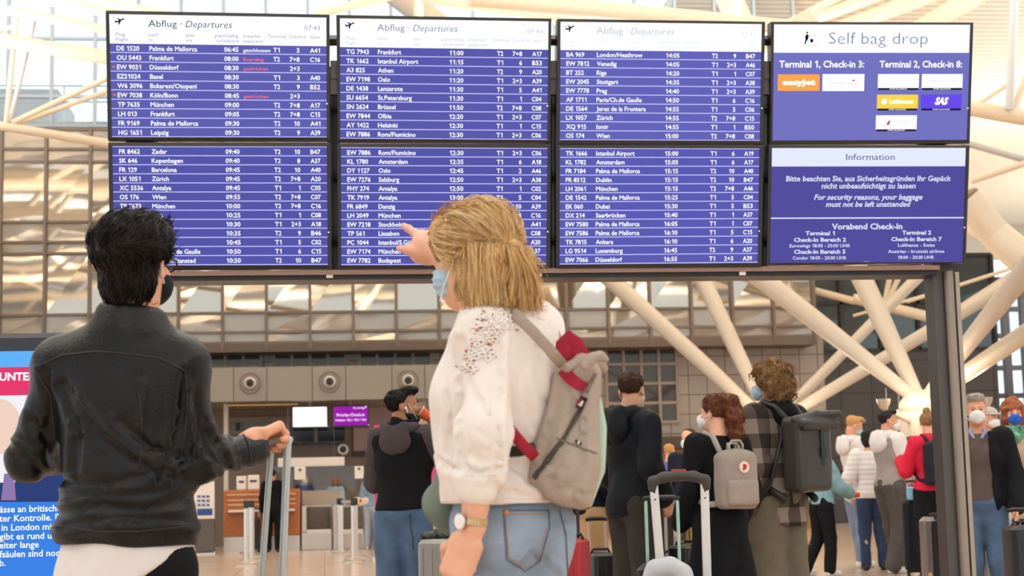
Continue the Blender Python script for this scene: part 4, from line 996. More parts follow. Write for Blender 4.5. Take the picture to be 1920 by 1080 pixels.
# a suited figure in the advertisement, drawn as flat print
pp = MB(); pp.add([tq(x, y, .0105) for x, y in ((-40, 905), (28, 905), (36, 866), (191, 880), (191, 941), (-40, 941))], [tuple(range(6))]); pp.add([tq(x, y, .0105) for x, y in ((36, 866), (60, 850), (191, 845), (191, 884))], [(0, 1, 2, 3)]); pp.build('printed_suit', glow('ad_suit', '#33457f', .9), t, recalc=False)
pp = MB(); pp.add([tq(x, y, .0125) for x, y in ((8, 888), (26, 888), (30, 938), (2, 938))], [(0, 1, 2, 3)]); pp.build('printed_tie', glow('ad_tie', '#9a7fb4', .9), t, recalc=False)
pp = MB(); c0 = tq(-2, 800, .0105); pp.add([c0 + V(.085 * math.cos(a), 0, .11 * math.sin(a)) for a in np.linspace(0, 6.28, 25)[:-1]], [tuple(range(24))]); pp.build('printed_face', glow('ad_skin', '#f0d3c0', 1.0), t, recalc=False)
tx = MB()
def tput(s, px, py, cap, width=None, bold=.015):
    p0 = tq(px, py); k = DT / FPX
    text(tx, s, p0[0], p0[2], cap * k, lambda x, y: (x, YT - .014, y), 'R' if width == 'R' else 'L', None, bold)
tput('UNTERWEGS', 0, 714, 14, None, .035)
for s, x, y in (('ässe an britischen', 0, 961), ('ter Kontrolle. Da', 0, 978), ('in London mit.', 4, 995), ('gibt es rund um die', 0, 1012), ('eiter lange', 0, 1028), ('fsäulen sind noch', 0, 1045), ('b.', 0, 1061)): tput(s, x, y, 11.5)
LATE.append((tx, 'lettering', glow('ad_text', (1, 1, 1), 1.05), t))
# ================================================================== PEOPLE: toolkit
ZU = V(0, 0, 1)
def poly2(pts):
    pts = np.asarray(pts, float)
    def f(q):
        d = np.full(q.shape[:-1], 1e9); sgn = np.ones(q.shape[:-1]); n = len(pts)
        for i in range(n):
            a, b = pts[i], pts[i - 1]; e = b - a; w_ = q - a
            t = np.clip((w_ @ e) / (e @ e), 0, 1); r = w_ - t[..., None] * e; d = np.minimum(d, (r ** 2).sum(-1))
            c1 = q[..., 1] >= a[1]; c2 = q[..., 1] < b[1]; c3 = e[0] * w_[..., 1] > e[1] * w_[..., 0]
            al = (c1 & c2 & c3) | (~c1 & ~c2 & ~c3); sgn = np.where(al, -sgn, sgn)
        return sgn * np.sqrt(d)
    return f
def prism(S, pts3, n, h, rd=.01, k=.01, op='u'):
    """a flat outline given half thickness h along n, edges rounded"""
    pts3 = np.asarray(pts3, float); n = nrm(n); o = pts3.mean(0); u = nrm(np.cross(ZU, n)); v = np.cross(n, u)
    B = np.stack([u, v, n], 1); p2 = (pts3 - o) @ B; off = p2[:, 2].mean(); f2 = poly2(p2[:, :2])
    def f(X):
        q = (X - o) @ B; d = np.stack([f2(q[..., :2]) + rd, np.abs(q[..., 2] - off) - h + rd], -1)
        return np.linalg.norm(np.maximum(d, 0), axis=-1) + np.minimum(d.max(-1), 0) - rd
    lo = pts3.min(0) - h - .01; hi = pts3.max(0) + h + .01
    S.ops.append((op, lo, hi, f, k)); return S

M_SKIN = mat('skin', '#d99b78', .5, 0, nscale=14, namt=.06); M_SKINL = mat('skin_light', '#e0a88a', .5, 0, nscale=14, namt=.06); M_SKIND = mat('skin_tan', '#bb7f5c', .5, 0, nscale=14, namt=.06)
M_EYEW = mat('eye_white', '#cfc6be', .2); M_EYED = mat('eye_dark', '#22150f', .15)

def hand(S, wr, d, n, side, sc=1.0, curl=(.5, .55, .6, .65), thumb=.5, k=.006, point=False):
    """wrist, finger direction d, palm normal n, side=+1 when the thumb lies toward d x n"""
    d = nrm(d); n = nrm(n - d * np.dot(n, d)); t = np.cross(d, n) * side; wr = np.asarray(wr, float)
    pc = wr + d * .048 * sc; M = np.stack([t, d, n], 1)
    S.box(pc, V(.039, .047, .0135) * sc, M, .012 * sc, .012)
    S.cap(wr - d * .02 * sc, wr + d * .02 * sc, .024 * sc, .022 * sc, .015, 'u', (n, .8))
    for i, (o, L) in enumerate(((.028, .072), (.0095, .08), (-.0095, .074), (-.0275, .058))):
        p = wr + d * (.088 - abs(i - 1) * .004) * sc + t * o * sc; r = .0092 * sc
        for j, q in enumerate((.45, .3, .25)):
            an_ = curl[i] * (j + 1); e = p + (d * math.cos(an_) + n * math.sin(an_)) * L * q * sc
            S.cap(p, e, r, r * .93, k); p = e; r *= .93
    b = wr + d * .022 * sc + t * .026 * sc; d1 = nrm(t * .75 + d * .6 + n * thumb * .6); m = b + d1 * .045 * sc; d2 = nrm(d1 + d * .5 + n * thumb * .5 - t * thumb * .9)
    S.cap(b, m, .013 * sc, .0105 * sc, .012); S.cap(m, m + d2 * .034 * sc, .0105 * sc, .0088 * sc, k)

def head_ops(S, hc, M, neck, nose=True, sc=1.0, nr=.054, k=.012):
    q = lambda *a: np.asarray(hc) + M @ (V(*a) * sc)
    E = lambda c, r, k=k, op='u': S.ell(q(*c), V(*r) * sc, M, k, op)
    E((0, -.014, .036), (.074, .094, .081)); E((0, .028, -.03), (.059, .062, .075), .02); E((0, .048, -.088), (.034, .034, .026), .025); E((0, .0, -.06), (.05, .06, .05), .02)
    S.cap(q(0, -.03, -.06), neck, nr * sc, nr * 1.08 * sc, .025)
    if nose:
        E((0, .07, .024), (.05, .022, .013), .012)
        for sx in (-1, 1): E((sx * .031, .094, .006), (.017, .014, .011), .008, 's'); E((sx * .04, .062, -.02), (.022, .022, .016), .015)
        S.cap(q(0, .088, .012), q(0, .107, -.022), .0075 * sc, .0125 * sc, .009); 
        for sx in (-1, 1): E((sx * .011, .096, -.026), (.009, .01, .008), .006)
        E((0, .087, -.053), (.023, .011, .0055), .004); E((0, .085, -.0635), (.02, .011, .006), .004)
    for sx in (-1, 1):
        E((sx * .075, -.012, -.006), (.011, .021, .032), .006); E((sx * .083, -.006, -.004), (.006, .011, .02), .004, 's')
    return q
def rotz(a): return np.array(Matrix.Rotation(a, 3, 'Z'))
def rotx(a): return np.array(Matrix.Rotation(a, 3, 'X'))
def roty(a): return np.array(Matrix.Rotation(a, 3, 'Y'))
def att(o, root): o.parent = root; return o

def folds(amp, freq, seed, vert=1.0, lo=None):
    sc = V(1, 1, vert)
    def f(p):
        q = p * sc; w_ = q + .045 * np.stack([wav(q, freq * .45, seed + j) for j in (1, 2, 3)], 1)
        a = wav(w_, freq, seed + 7, 5); b = wav(w_, freq * 2.3, seed + 9, 5)
        r = .75 - 1.25 * np.exp(-(a / .42) ** 2) + b * .22 + .35 * wav(q, freq * .55, seed + 4, 4)
        return amp * r
    return f

JD = dict(pelvis=(0, 0, .93), waist=(0, .0, 1.07), chest=(0, -.005, 1.27), neck=(0, -.025, 1.475), head=(0, .012, 1.632))
FEM = dict(sh=.152, hipw=.088, chw=.145, wst=.118, pel=.158)
MAL = dict(sh=.176, hipw=.088, chw=.168, wst=.142, pel=.155)

def torso_ops(S, B, e=0.0, lean=None, k=.05, bust=False):
    S.ell((0, -.005, .95), (B['pel'] + e, .115 + e, .12 + e), None, k)
    S.ell((0, .0, 1.09), (B['wst'] + e, .098 + e, .13 + e), None, k)
    S.ell((0, -.003, 1.28), (B['chw'] + e, .108 + e, .16 + e), None, k)
    if bust: S.ell((0, .075, 1.275), (.115 + e, .058 + e, .065 + e), None, .05)
    S.cap((-B['sh'] + .02, -.012, 1.42), (B['sh'] - .02, -.012, 1.42), .052 + e, None, .05)
    S.cap((0, -.02, 1.42), (0, -.02, 1.475), .075 + e * .6, .056 + e * .4, .05)
def arm_ops(S, sh, el, wr, e=0.0, k=.03, r=(.05, .041, .028)):
    S.cap(sh, el, r[0] + e, r[1] + e, k); S.cap(el, wr, r[1] + e, r[2] + e * 1.1, k)
def leg_ops(S, hip, kn, an, e=0.0, k=.03, r=(.082, .055, .038)):
    S.cap(hip, kn, r[0] + e, r[1] + e, k); S.cap(kn, an, r[1] + e, r[2] + e, k)
    if e < .012: S.ell(np.asarray(kn) * .65 + np.asarray(an) * .35 + V(0, -.025, 0), (.043, .045, .09), None, .02)

def human(label, head_px, d, a, fem=False, skin=None, hyaw=0, hpit=0, arms=None, legs=None, top=None, legwear=None, shoes=None, hair=None, mask=None,
          res=.0095, face=True, eyes=False, wide=1.0, group=None, Hfix=None, cat='person', fine=True, handcfg=None):
    tp_ = P(head_px[0], head_px[1], d); H = tp_[2] if Hfix is None else Hfix
    B = dict(FEM if fem else MAL); 
    for q in ('chw', 'wst', 'pel'): B[q] *= wide
    Mh = rotz(R(-hyaw)) @ rotx(R(hpit))
    hc = V(*JD['head']) + V(*(0, .0, 0)) + Mh @ V(0, .0, 0) ; hc = hc + V(0, .02 * math.cos(R(hyaw)) * -math.sin(R(hpit)) * 2, 0)
    heading = -(a + math.degrees(YAW))
    # world transform: the head's top centre falls on the given point
    sc = H / 1.752
    Rw = rotz(R(heading)); loc = tp_ - Rw @ (V(hc[0], hc[1], 0) * sc); loc[2] = 0
    Mw = Matrix.Translation(Vector(loc)) @ Matrix.Rotation(R(heading), 4, 'Z') @ Matrix.Scale(sc, 4)
    sh = {s: V(s * B['sh'], -.012, 1.425) for s in (-1, 1)}
    arms = arms or {}
    el, wr = {}, {}
    for s, key in ((-1, 'l'), (1, 'r')):
        e_, w_ = arms.get(key, ((s * (B['sh'] + .05), -.035, 1.135), (s * (B['sh'] + .06), .055, .90)))
        el[s], wr[s] = V(*e_), V(*w_)
    legs = legs or {}
    hip, kn, an = {}, {}, {}
    for s, key in ((-1, 'l'), (1, 'r')):
        k_, a_ = legs.get(key, ((s * .098, .015, .49), (s * .105, -.02, .075)))
        hip[s], kn[s], an[s] = V(s * B['hipw'], -.005, .9), V(*k_), V(*a_)
    S = Sdf(); torso_ops(S, B, 0.0)
    for s in (-1, 1):
        arm_ops(S, sh[s], el[s], wr[s], 0, .025); leg_ops(S, hip[s], kn[s], an[s], 0, .02, (.074, .049, .034))
        S.cap(an[s] + V(0, -.02, -.04), an[s] + V(s * .01, .14, -.05), .032, .026, .02)
    Q = head_ops(S, hc, Mh, V(0, -.025, 1.47), face)
    hcfg = handcfg or {}
    for s, key in ((-1, 'l'), (1, 'r')):
        dd, nn, cu = hcfg.get(key, (nrm(wr[s] - el[s]), V(-s, .0, 0), (.4, .45, .5, .55)))
        dd = nrm(dd); nn = V(*nn); nn = nn if abs(np.dot(nrm(nn), dd)) < .95 else V(0, 0, -1)
        sd = np.sign(np.dot(np.cross(dd, nn), V(0, 1, .4)) or 1)
        hand(S, wr[s] + dd * .025, dd, nn, sd, 1.0, cu)
    skin = skin or M_SKINL
    vs, F = S.arrays(res, 1)
    body = mesh_np('person', vs, F, skin); body.matrix_world = Mw; tag(body, label, cat, group)
    Mw3 = np.array(Mw)
    L2W = lambda p: (Mw3 @ np.append(np.asarray(p, float), 1))[:3]
    cres = res * 1.05
    if legwear:
        L = Sdf(); e = legwear.get('e', .014)
        L.ell((0, -.008, .95), (B['pel'] + e, .118 + e, .12 + e), None, .04); L.plane((0, 0, legwear.get('waist', 1.05)), (0, 0, 1))
        for s in (-1, 1): leg_ops(L, hip[s], kn[s], an[s] + V(0, 0, legwear.get('hem', .01)), e, .03, legwear.get('r', (.083, .057, .046)))
        f = folds(.007, 16, 3 + len(label), .6)
        att(L.build('trousers', legwear['m'], None, cres, 1, f), body)
    if shoes:
        K = Sdf()
        for s in (-1, 1):
            c = an[s]; K.cap(c + V(0, -.035, -.035), c + V(s * .012, .135, -.042), .042, .036, .02); K.cap(c + V(0, -.01, .0), c + V(s * .006, .06, -.03), .044, .036, .02)
        K.plane((0, 0, .001), (0, 0, -1))
        K1 = K.build('shoe_pair', shoes, None, max(res * .8, .008), 1); att(K1, body)
    if top:
        T = Sdf(); e = top.get('e', .022); torso_ops(T, B, e, bust=fem)
        hem = top.get('hem', .93)
        if hem < .9:
            T.cap((0, -.005, .92), (0, -.005, hem - .05), B['pel'] + e - .01, B['pel'] + e + top.get('flare', 0.0), .04, 'u', (V(0, 1, 0), .8))
        T.plane((0, 0, hem), (0, 0, -1)); T.plane((0, 0, top.get('neck', 1.485)), (0, 0, 1))
        for s in (-1, 1):
            wend = wr[s] + nrm(wr[s] - el[s]) * top.get('cuff', .0)
            arm_ops(T, sh[s], el[s], wend, e, .022 if 'k' not in top else top['k'], top.get('r', (.052, .043, .034)))
        if top.get('hood'):
            h = top['hood']; HD = Sdf(); q_ = [(-.06, .085, 1.43), (-.1, .02, 1.475), (-.105, -.06, 1.49), (-.06, -.125, 1.49), (.06, -.125, 1.49), (.105, -.06, 1.49), (.1, .02, 1.475), (.06, .085, 1.43)]
            HD.chain(q_, [.02, .032 * h, .036 * h, .036 * h, .036 * h, .036 * h, .032 * h, .02], .02); HD.ell((0, -.14, 1.41), (.105 * h, .046 * h, .085 * h), None, .03); HD.ell((0, -.10, 1.50), (.072 * h, .05, .05 * h), None, .02, 's')
            att(HD.build('hood', top.get('hoodm', top['m']), None, cres, 1, folds(.007, 20, 4)), body)
        if top.get('collar'):
            for q in range(10):
                an_ = q / 9 * 5.0 + .64 + math.pi / 2; T.cap((.07 * math.cos(an_), -.018 + .07 * math.sin(an_), 1.45), (.066 * math.cos(an_), -.015 + .066 * math.sin(an_), 1.455 + top['collar']), .016, .013, .02)
        f = folds(top.get('amp', .009), top.get('freq', 13), 11 + len(label), top.get('vert', .8))
        if top.get('quilt'):
            f0 = f; f = lambda p: f0(p) * .4 + .010 * (np.abs(np.sin(p[:, 2] * math.pi / .062)) ** .6 - .5)
        tpo = att(T.build(top.get('name', 'jacket'), top['m'], None, cres, 1, f), body)
        if top.get('panel'):           # front or back panel of another cloth (vest over sleeves)
            T2 = Sdf(); torso_ops(T2, B, e + .008, bust=fem); T2.plane((0, 0, hem + top.get('phem', .0)), (0, 0, -1)); T2.plane((0, 0, 1.455), (0, 0, 1))
            for s in (-1, 1): T2.plane((s * (B['sh'] - .005), 0, 0), (s, 0, -.12))
            att(T2.build(top.get('panel_name', 'vest'), top['panel'], None, cres, 1, f), body)
    if hair:
        HS = Sdf(); st = hair['style']; g = hair.get('grow', 1.0)
        if st in ('short', 'crop', 'fade'):
            HS.ell((0, -.02, .046), (.079 * g, .1 * g, .082 * g), None, .01)
            HS.plane((0, .052, .045), (0, .78, -.62)); HS.plane((0, -.03, -.062), (0, -.55, -1)); HS.plane((0, -.03, -.03), (0, .9, -.5))
            if st == 'short': HS.ell((0, .035, .105), (.068, .06, .03 * g), None, .03)
        elif st in ('curly', 'afro'):
            HS.ell((0, -.025, .04), (.1 * g, .118 * g, .105 * g), None, .02); HS.ell((0, -.05, -.04), (.095 * g, .085 * g, .085 * g), None, .04)
            if hair.get('fringe'): HS.ell((0, .06, .085), (.085, .05, .05), None, .03)
            HS.plane((0, .062, .02), (0, .9, -.45 if not hair.get('fringe') else -.75)); 
        elif st in ('tail', 'bun', 'bob', 'long'):
            HS.ell((0, -.018, .042), (.083, .104, .087), None, .01); HS.plane((0, .06, .05), (0, .8, -.6)); 
            if st != 'bob': HS.plane((0, -.03, -.055), (0, -.3, -1))
            if st == 'tail':
                HS.chain([(0, -.09, .09), (0.005, -.13, .07), (.012, -.15, -.03), (.02, -.145, -.14), (.022, -.13, -.27)], [.032, .046, .056, .05, .016], .02)
            if st == 'bun': HS.ell((0, -.06, .13), (.045, .045, .04), None, .012)
            if st == 'bob': HS.ell((0, -.045, -.05), (.088, .075, .1), None, .04)
        amp, fr = hair.get('amp', .004), hair.get('freq', 60)
        fh = (lambda p: amp * wav(p * V(1, 1, .5), fr, 5) + amp * .6 * wav(p, fr * 2.1, 8)) if st not in ('curly', 'afro') else (lambda p: amp * (1 - 2 * np.abs(np.tanh(wav(p, fr, 5)))) + amp * .5 * wav(p, fr * 2, 8))
        vs, F = HS.arrays(max(.006, res * .65), 1, fh)
        hv = vs @ Mh.T + hc; hob = att(mesh_np('hair', hv, F, hair['m']), body)
        if res < .0105:
            dn = Mh @ V(0, -.35, -1)
            if st == 'tail': fl = lambda p, n: np.where(((p - hc) @ Mh)[:, 1:2] > -.085, (hc + Mh @ V(0, -.1, .085)) - p, np.broadcast_to(V(0, 0, -.12), p.shape)) / .1
            elif st in ('curly', 'afro'): fl = lambda p, n: np.broadcast_to(dn, p.shape)
            else: fl = lambda p, n: np.where(((p - hc) @ Mh)[:, 2:3] > .085, Mh @ V(.25, .8, .1), dn)
            big = st in ('curly', 'afro')
            v2, f2 = fur(hv, F, fl, 1500 if st != 'tail' else 2600, .055 if big or st == 'tail' else .026, .0022 if big else .0015, .006 if big else .002, 4, 7, .006 if big else 0, .5 if big else .3)
            mesh_np('hair_locks', v2, f2, hair['m']).parent = hob
        if st == 'tail' or hair.get('tie'):
            att(MB().lathe(hc + Mh @ V(0, -.1, .085), [(.02, -.01), (.034, -.008), (.034, .008), (.02, .01)], Mh @ V(0, -.9, .35), 16).build('hair_tie', M_BLK), body)
    if mask:
        K = Sdf(); K.ell((0, .055, -.045), (.062, .062, .052), None, .01); K.cap((0, .11, -.03), (0, .098, -.075), .022, .02, .035)
        K.plane((0, .035, 0), (0, -1, 0)); vs, F = K.arrays(.007, 1)
        mk = att(mesh_np('face_mask', vs @ Mh.T + hc, F, mask), body)
        mb = MB()
        for s in (-1, 1):
            for z in (-.02, -.072): mb.tube([hc + Mh @ V(s * .058, .045, z), hc + Mh @ V(s * .074, .01, z * .5 - .008), hc + Mh @ V(s * .082, -.018, -.01 if z > -.05 else -.03)], .0025, 5)
        att(mb.build('ear_loops', mask), body)
    if eyes:
        for s in (-1, 1):
            att(MB().lathe(hc + Mh @ V(s * .031, .0735, .006), [(.001, -.012), (.008, -.009), (.012, 0), (.008, .009), (.001, .012)], Mh @ V(0, 1, 0), 14).build('eye', M_EYEW, None, True), body)
            att(MB().lathe(hc + Mh @ V(s * .031, .0745, .006), [(.0065, .010), (.004, .0118), (.0005, .0122)], Mh @ V(0, 1, 0), 14).build('iris', M_EYED, None, True), body)
            att(MB().tube([hc + Mh @ V(s * .014, .097, .026), hc + Mh @ V(s * .03, .096, .033), hc + Mh @ V(s * .048, .082, .028)], [.003, .0045, .002], 6).build('eyebrow', hair['m'] if hair else M_EYED, None, True), body)
    return dict(o=body, M=Mw, L2W=L2W, hc=hc, Mh=Mh, wr=wr, el=el, sh=sh, B=B, sc=sc, H=H, loc=loc)
def worn(pr, name, label, cat, group=None):
    """an Empty that shares the wearer's frame, for what the person carries"""
    o = bpy.data.objects.new(name, None); COL.objects.link(o); o.empty_display_size = .1; o.matrix_world = pr['M']; return tag(o, label, cat, group)

def creases(lines, A, w):
    """folds pressed into cloth along given lines: a groove with a raised lip beside it"""
    segs = []
    for L in lines:
        amp = L[0]; pts = np.asarray(L[1], float)
        for i in range(len(pts) - 1): segs.append((amp, pts[i], pts[i + 1]))
    def f(p):
        q = p - CAM; dz = q @ FWD; X = np.stack([960 + FPX * (q @ RGT) / dz, 540 - FPX * (q @ UPV) / dz], 1); best = {}
        out = np.zeros(len(p))
        for amp, a, b in segs:
            e = b - a; L2 = e @ e; t = np.clip(((X - a) @ e) / L2, 0, 1); r = X - a - t[:, None] * e; d = np.linalg.norm(r, axis=1); s = np.sign(r @ np.array((-e[1], e[0])))
            s = s * d; v = amp * (-np.exp(-(s / w) ** 2) + .75 * np.exp(-((s - 1.7 * w) / (1.2 * w)) ** 2))
            out = np.where(np.abs(v) > np.abs(out), v, out)
        return A * out
    return f
from mathutils.bvhtree import BVHTree
def bvh(o):
    me = o.data; return BVHTree.FromPolygons([o.matrix_world @ v.co for v in me.vertices], [tuple(p.vertices) for p in me.polygons])
def onto(b, px, py, lift=0.0):
    """the near surface point behind a point of the picture, lifted off along its normal"""
    r = ray(px, py); h = b.ray_cast(Vector(CAM), Vector(nrm(r)))
    if h[0] is None: return None
    return np.array(h[0]) + np.array(h[1]) * lift
def seam(b, pts, r, name, m, parent, lift=0.0, n=14, w=6):
    pts = np.asarray(pts, float); t = np.linspace(0, len(pts) - 1, n * (len(pts) - 1) + 1)
    px = np.interp(t, range(len(pts)), pts[:, 0]); py = np.interp(t, range(len(pts)), pts[:, 1])
    q = [onto(b, x, y, lift) for x, y in zip(px, py)]; q = [x for x in q if x is not None]
    if len(q) < 2: return None
    return MB().tube(q, r, w).build(name, m, parent, True)
# ================================================================== THE MAN IN THE LEATHER JACKET
rr0, ff0 = _r0, _f0
DM = 4.2
def Qm(px, py, dz=0.0): return P(px, py, DM + dz)
km = DM / FPX
def frame(F):
    F = nrm(F); Rr = np.cross(F, ZU); return np.stack([nrm(Rr), F, np.cross(nrm(Rr), F)], 1)   # columns right, forward, up
def aim(a, pit=0): return nrm((math.sin(R(a)) * rr0 + math.cos(R(a)) * ff0) * math.cos(R(pit)) + ZU * math.sin(R(pit)))
MbF = frame(aim(4)); MhF = frame(aim(13, 6))
shL, shR = Qm(116, 688, .02), Qm(338, 688, .0); elL, wrL = Qm(55, 860, .06), Qm(146, 868, .30); elR, wrR = Qm(372, 862, .02), Qm(474, 842, .17)
hipL, hipR = Qm(190, 1085, .02), Qm(300, 1085, .0)
S = Sdf()
def man_torso(S, e):
    S.ell(Qm(240, 800), V(.155 + e, .105 + e, .20 + e), MbF, .06); S.ell(Qm(240, 930, .0), V(.148 + e, .105 + e, .15 + e), MbF, .06)
    S.ell(Qm(242, 1055, 0), V(.158 + e, .12 + e, .14 + e), MbF, .06); S.cap(shL, shR, .048 + e, .048 + e, .05); S.cap(Qm(243, 634, -.01), shL + ZU * .008, .052 + e, .05 + e, .03); S.cap(Qm(243, 634, -.01), shR + ZU * .008, .052 + e, .05 + e, .03)
    S.ell(Qm(238, 720, -.02), V(.14 + e, .07 + e, .10 + e), MbF, .06)
    S.cap(Qm(246, 655, .0), Qm(250, 585, .01), .07 + e * .6, .054 + e * .4, .05)
man_torso(S, 0)
S.cap(shL, elL, .04, .034, .03); S.cap(elL, wrL, .034, .026, .03); S.cap(shR, elR, .04, .034, .03); S.cap(elR, wrR, .034, .026, .03)
hcM = Qm(255, 500, .02); head_ops(S, hcM, MhF, Qm(250, 610, .01), True, 1.03, .056)
gL, gR = V(hipL[0] - .03, hipL[1], .09), V(hipR[0] + .03, hipR[1], .09)
for h, g in ((hipL, gL), (hipR, gR)):
    kq = (h + g) / 2 + ff0 * .02; S.cap(h, kq, .082, .056, .03); S.cap(kq, g, .055, .038, .03); S.cap(g + V(0, -.02, -.05), g + V(0, .14, -.055), .032, .026, .02)
hand(S, wrL + nrm(wrL - elL) * .03, wrL - elL, -ZU, 1, 1.0)
vs, F = S.arrays(.009, 1)
# right fist, closed on the handle, modelled finely
HS = Sdf(); d = nrm(.42 * rr0 + .8 * ff0 + .26 * ZU); nn = nrm(-ZU + rr0 * .4); hwM = Qm(474, 822, .17)
hand(HS, hwM, d, nn, 1, 1.08, (1.15, 1.15, 1.15, 1.15), .9, .007); nn = nrm(nn - d * np.dot(nn, d)); gcM = hwM + d * .10 + nn * .034
HS.cap(wrR - nrm(wrR - elR) * .05, Qm(475, 824, .172), .034, .030, .02)
v2, f2 = HS.arrays(.0035, 1); F = np.concatenate([F, f2 + len(vs)]); vs = np.concatenate([vs, v2])
baseM = V(*(Qm(245, 1060)[:2]), 0)
MAN = mesh_np('person', vs, F, M_SKIN, None, baseM)
tag(MAN, 'person in a black leather jacket seen from behind, hand on a trolley handle', 'person')
# jacket
M_LEA = mat('black_leather', '#100f0f', .38, 0, nscale=5, namt=.12, bump=.2, bscale=120, spec=.28)
J = Sdf(); man_torso(J, .02)
J.ell(Qm(236, 980, 0), V(.182, .14, .09), MbF, .04)
hem_n = nrm(-ZU - rr0 * .06); J.plane(Qm(240, 1022), hem_n)
J.plane(Qm(248, 584, 0), nrm(ZU + rr0 * .16))
for s, (a, b, c) in enumerate(((shL, elL, wrL), (shR, elR, wrR))):
    J.cap(a, b, .06, .059, .04); J.cap(b, c, .058, .043, .03)
J.cap(wrR - nrm(wrR - elR) * .03, wrR + nrm(wrR - elR) * .0, .047, .046, .01)
# stand-up collar
for q in range(9):
    an_ = math.pi * (1.08 + .84 * q / 8); c = Qm(247, 604, .0) + MbF[:, 0] * .082 * math.cos(an_) + MbF[:, 1] * (.076 * math.sin(an_) + .01); J.cap(c - ZU * .03, c + ZU * (.02 - .012 * math.cos(an_)) - (c - Qm(247, 604)) * .12, .016, .012, .03)
def leather(p):
    z = p[:, 2]; q = p @ np.stack([rr0, ff0, ZU], 1)
    zl = (Qm(240, 1000)[2], Qm(240, 760)[2]); low = np.clip((zl[1] - z) / (zl[1] - zl[0]), 0, 1)
    w_ = q + .03 * np.stack([wav(q, 9, j) for j in (1, 2, 3)], 1)
    a = np.sin(w_[:, 2] * 62 + w_[:, 0] * 22 + 2.2 * wav(q, 7, 12)); b = wav(w_ * V(1, 1, 1.7), 26, 4)
    side = np.clip(np.abs(q[:, 0] - q[:, 0].mean()) / .2, 0, 1)
    return .0075 * a * low * (.3 + .7 * low) + .0035 * b * (.4 + .6 * low) + .004 * wav(q * V(1, 1, .5), 12, 21)
cr_ = creases([(1, [(348, 700), (338, 790), (322, 850), (300, 900)]), (-1, [(150, 745), (190, 800), (250, 850), (330, 880)]), (1, [(225, 790), (275, 836), (345, 858)]), (-.8, [(108, 948), (180, 936), (270, 942), (362, 915)]), (.8, [(112, 900), (200, 908), (300, 886), (360, 868)]),
  (1, [(118, 720), (146, 800), (140, 880)]), (-.7, [(268, 720), (264, 800), (300, 850)]), (.9, [(120, 985), (220, 972), (362, 975)]), (1, [(60, 790), (84, 822), (100, 860)]), (-1, [(30, 830), (62, 850), (98, 884)]), (.8, [(86, 700), (96, 760), (88, 820)]),
  (1, [(372, 800), (392, 850), (420, 880)]), (-1, [(398, 800), (424, 838), (440, 880)]), (.8, [(365, 740), (372, 800), (362, 860)]), (.7, [(440, 818), (452, 845), (455, 875)])], .0085, 9)
JK = J.build('leather_jacket', M_LEA, MAN, .0062, 1, lambda p: .6 * leather(p) + cr_(p))
bj = bvh(JK); M_SEAM = mat('leather_seam', '#171414', .5)
for pts in ([(64, 690), (118, 666), (180, 659), (237, 663), (300, 672), (345, 694)], [(262, 740), (266, 800), (262, 880)], [(108, 985), (180, 996), (260, 996), (362, 986)], [(345, 694), (352, 740), (348, 800), (338, 860)], [(64, 690), (96, 740), (104, 820)], [(455, 812), (466, 832), (470, 862)]):
    seam(bj, pts, .0026, 'seam', M_SEAM, MAN, .0005)
# shirt tail and trousers
M_SHIRT = mat('white_shirt', '#e3dcd6', .75, 0, nscale=30, namt=.03)
T = Sdf(); T.ell(Qm(242, 1030, 0), V(.166, .13, .16), MbF, .05); T.ell(Qm(237, 1090, -.0), V(.18, .14, .12), MbF, .05); T.plane(Qm(240, 1004), ZU); T.plane(Qm(372, 1024), nrm(-ZU * .86 + rr0 * .5))
T.plane(Qm(236, 1118), nrm(-ZU))
T.build('shirt_tail', M_SHIRT, MAN, .0075, 1, folds(.005, 14, 5, .5))
M_BTR = mat('black_trousers', '#0e0e11', .7)
L = Sdf(); L.ell(Qm(243, 1062, 0), V(.168, .128, .14), MbF, .05); L.plane(Qm(240, 990), ZU)
for h, g in ((hipL, gL), (hipR, gR)):
    kq = (h + g) / 2 + ff0 * .02; L.cap(h, kq, .096, .072, .03); L.cap(kq, g, .07, .056, .03)
L.build('trousers', M_BTR, MAN, .012, 1, folds(.006, 14, 9, .6))
K = Sdf()
for g in (gL, gR): K.cap(g + V(0, -.035, -.05), g + V(0, .135, -.055), .042, .036, .02)
K.plane((0, 0, .001), (0, 0, -1)); K.build('shoe_pair', mat('black_shoe', '#151414', .4), MAN, .012)
# hair: swept quiff, short nape
M_DH = mat('dark_brown_hair', '#140e0c', .6, 0, nscale=40, namt=.4, spec=.2, stretch=(1, 1, .25))
Hh = Sdf(); qh = lambda *a: hcM + MhF @ V(*a)
Hh.ell(qh(0, -.022, .044), V(.083, .106, .08), MhF, .02); Hh.ell(qh(.0, .02, .088), V(.078, .09, .042), MhF, .05); Hh.ell(qh(0, -.03, .05), V(.09, .085, .055), MhF, .05)
Hh.ell(qh(0, -.05, -.035), V(.072, .062, .075), MhF, .03)
Hh.plane(qh(0, .0, -.106), MhF @ V(0, -.25, -1)); Hh.plane(qh(0, .055, .04), MhF @ V(0, .85, -.5))
for s in (-1, 1): Hh.ell(qh(s * .085, .004, -.03), V(.03, .03, .045), MhF, .01, 's')
def hf(p):
    q = (p - hcM) @ MhF; up_ = np.clip(q[:, 2] / .08 + .3, 0, 1)
    w_ = q + .012 * np.stack([wav(q, 22, j) for j in (1, 2, 3)], 1)
    return up_ * .003 * np.sin(w_[:, 0] * 150 + w_[:, 1] * 50 + wav(q, 30, 3)) + .0025 * wav(q * V(1, 1, .3), 140, 9)
vs, F = Hh.arrays(.0048, 1, hf)
rg = np.random.RandomState(3); N = 3200
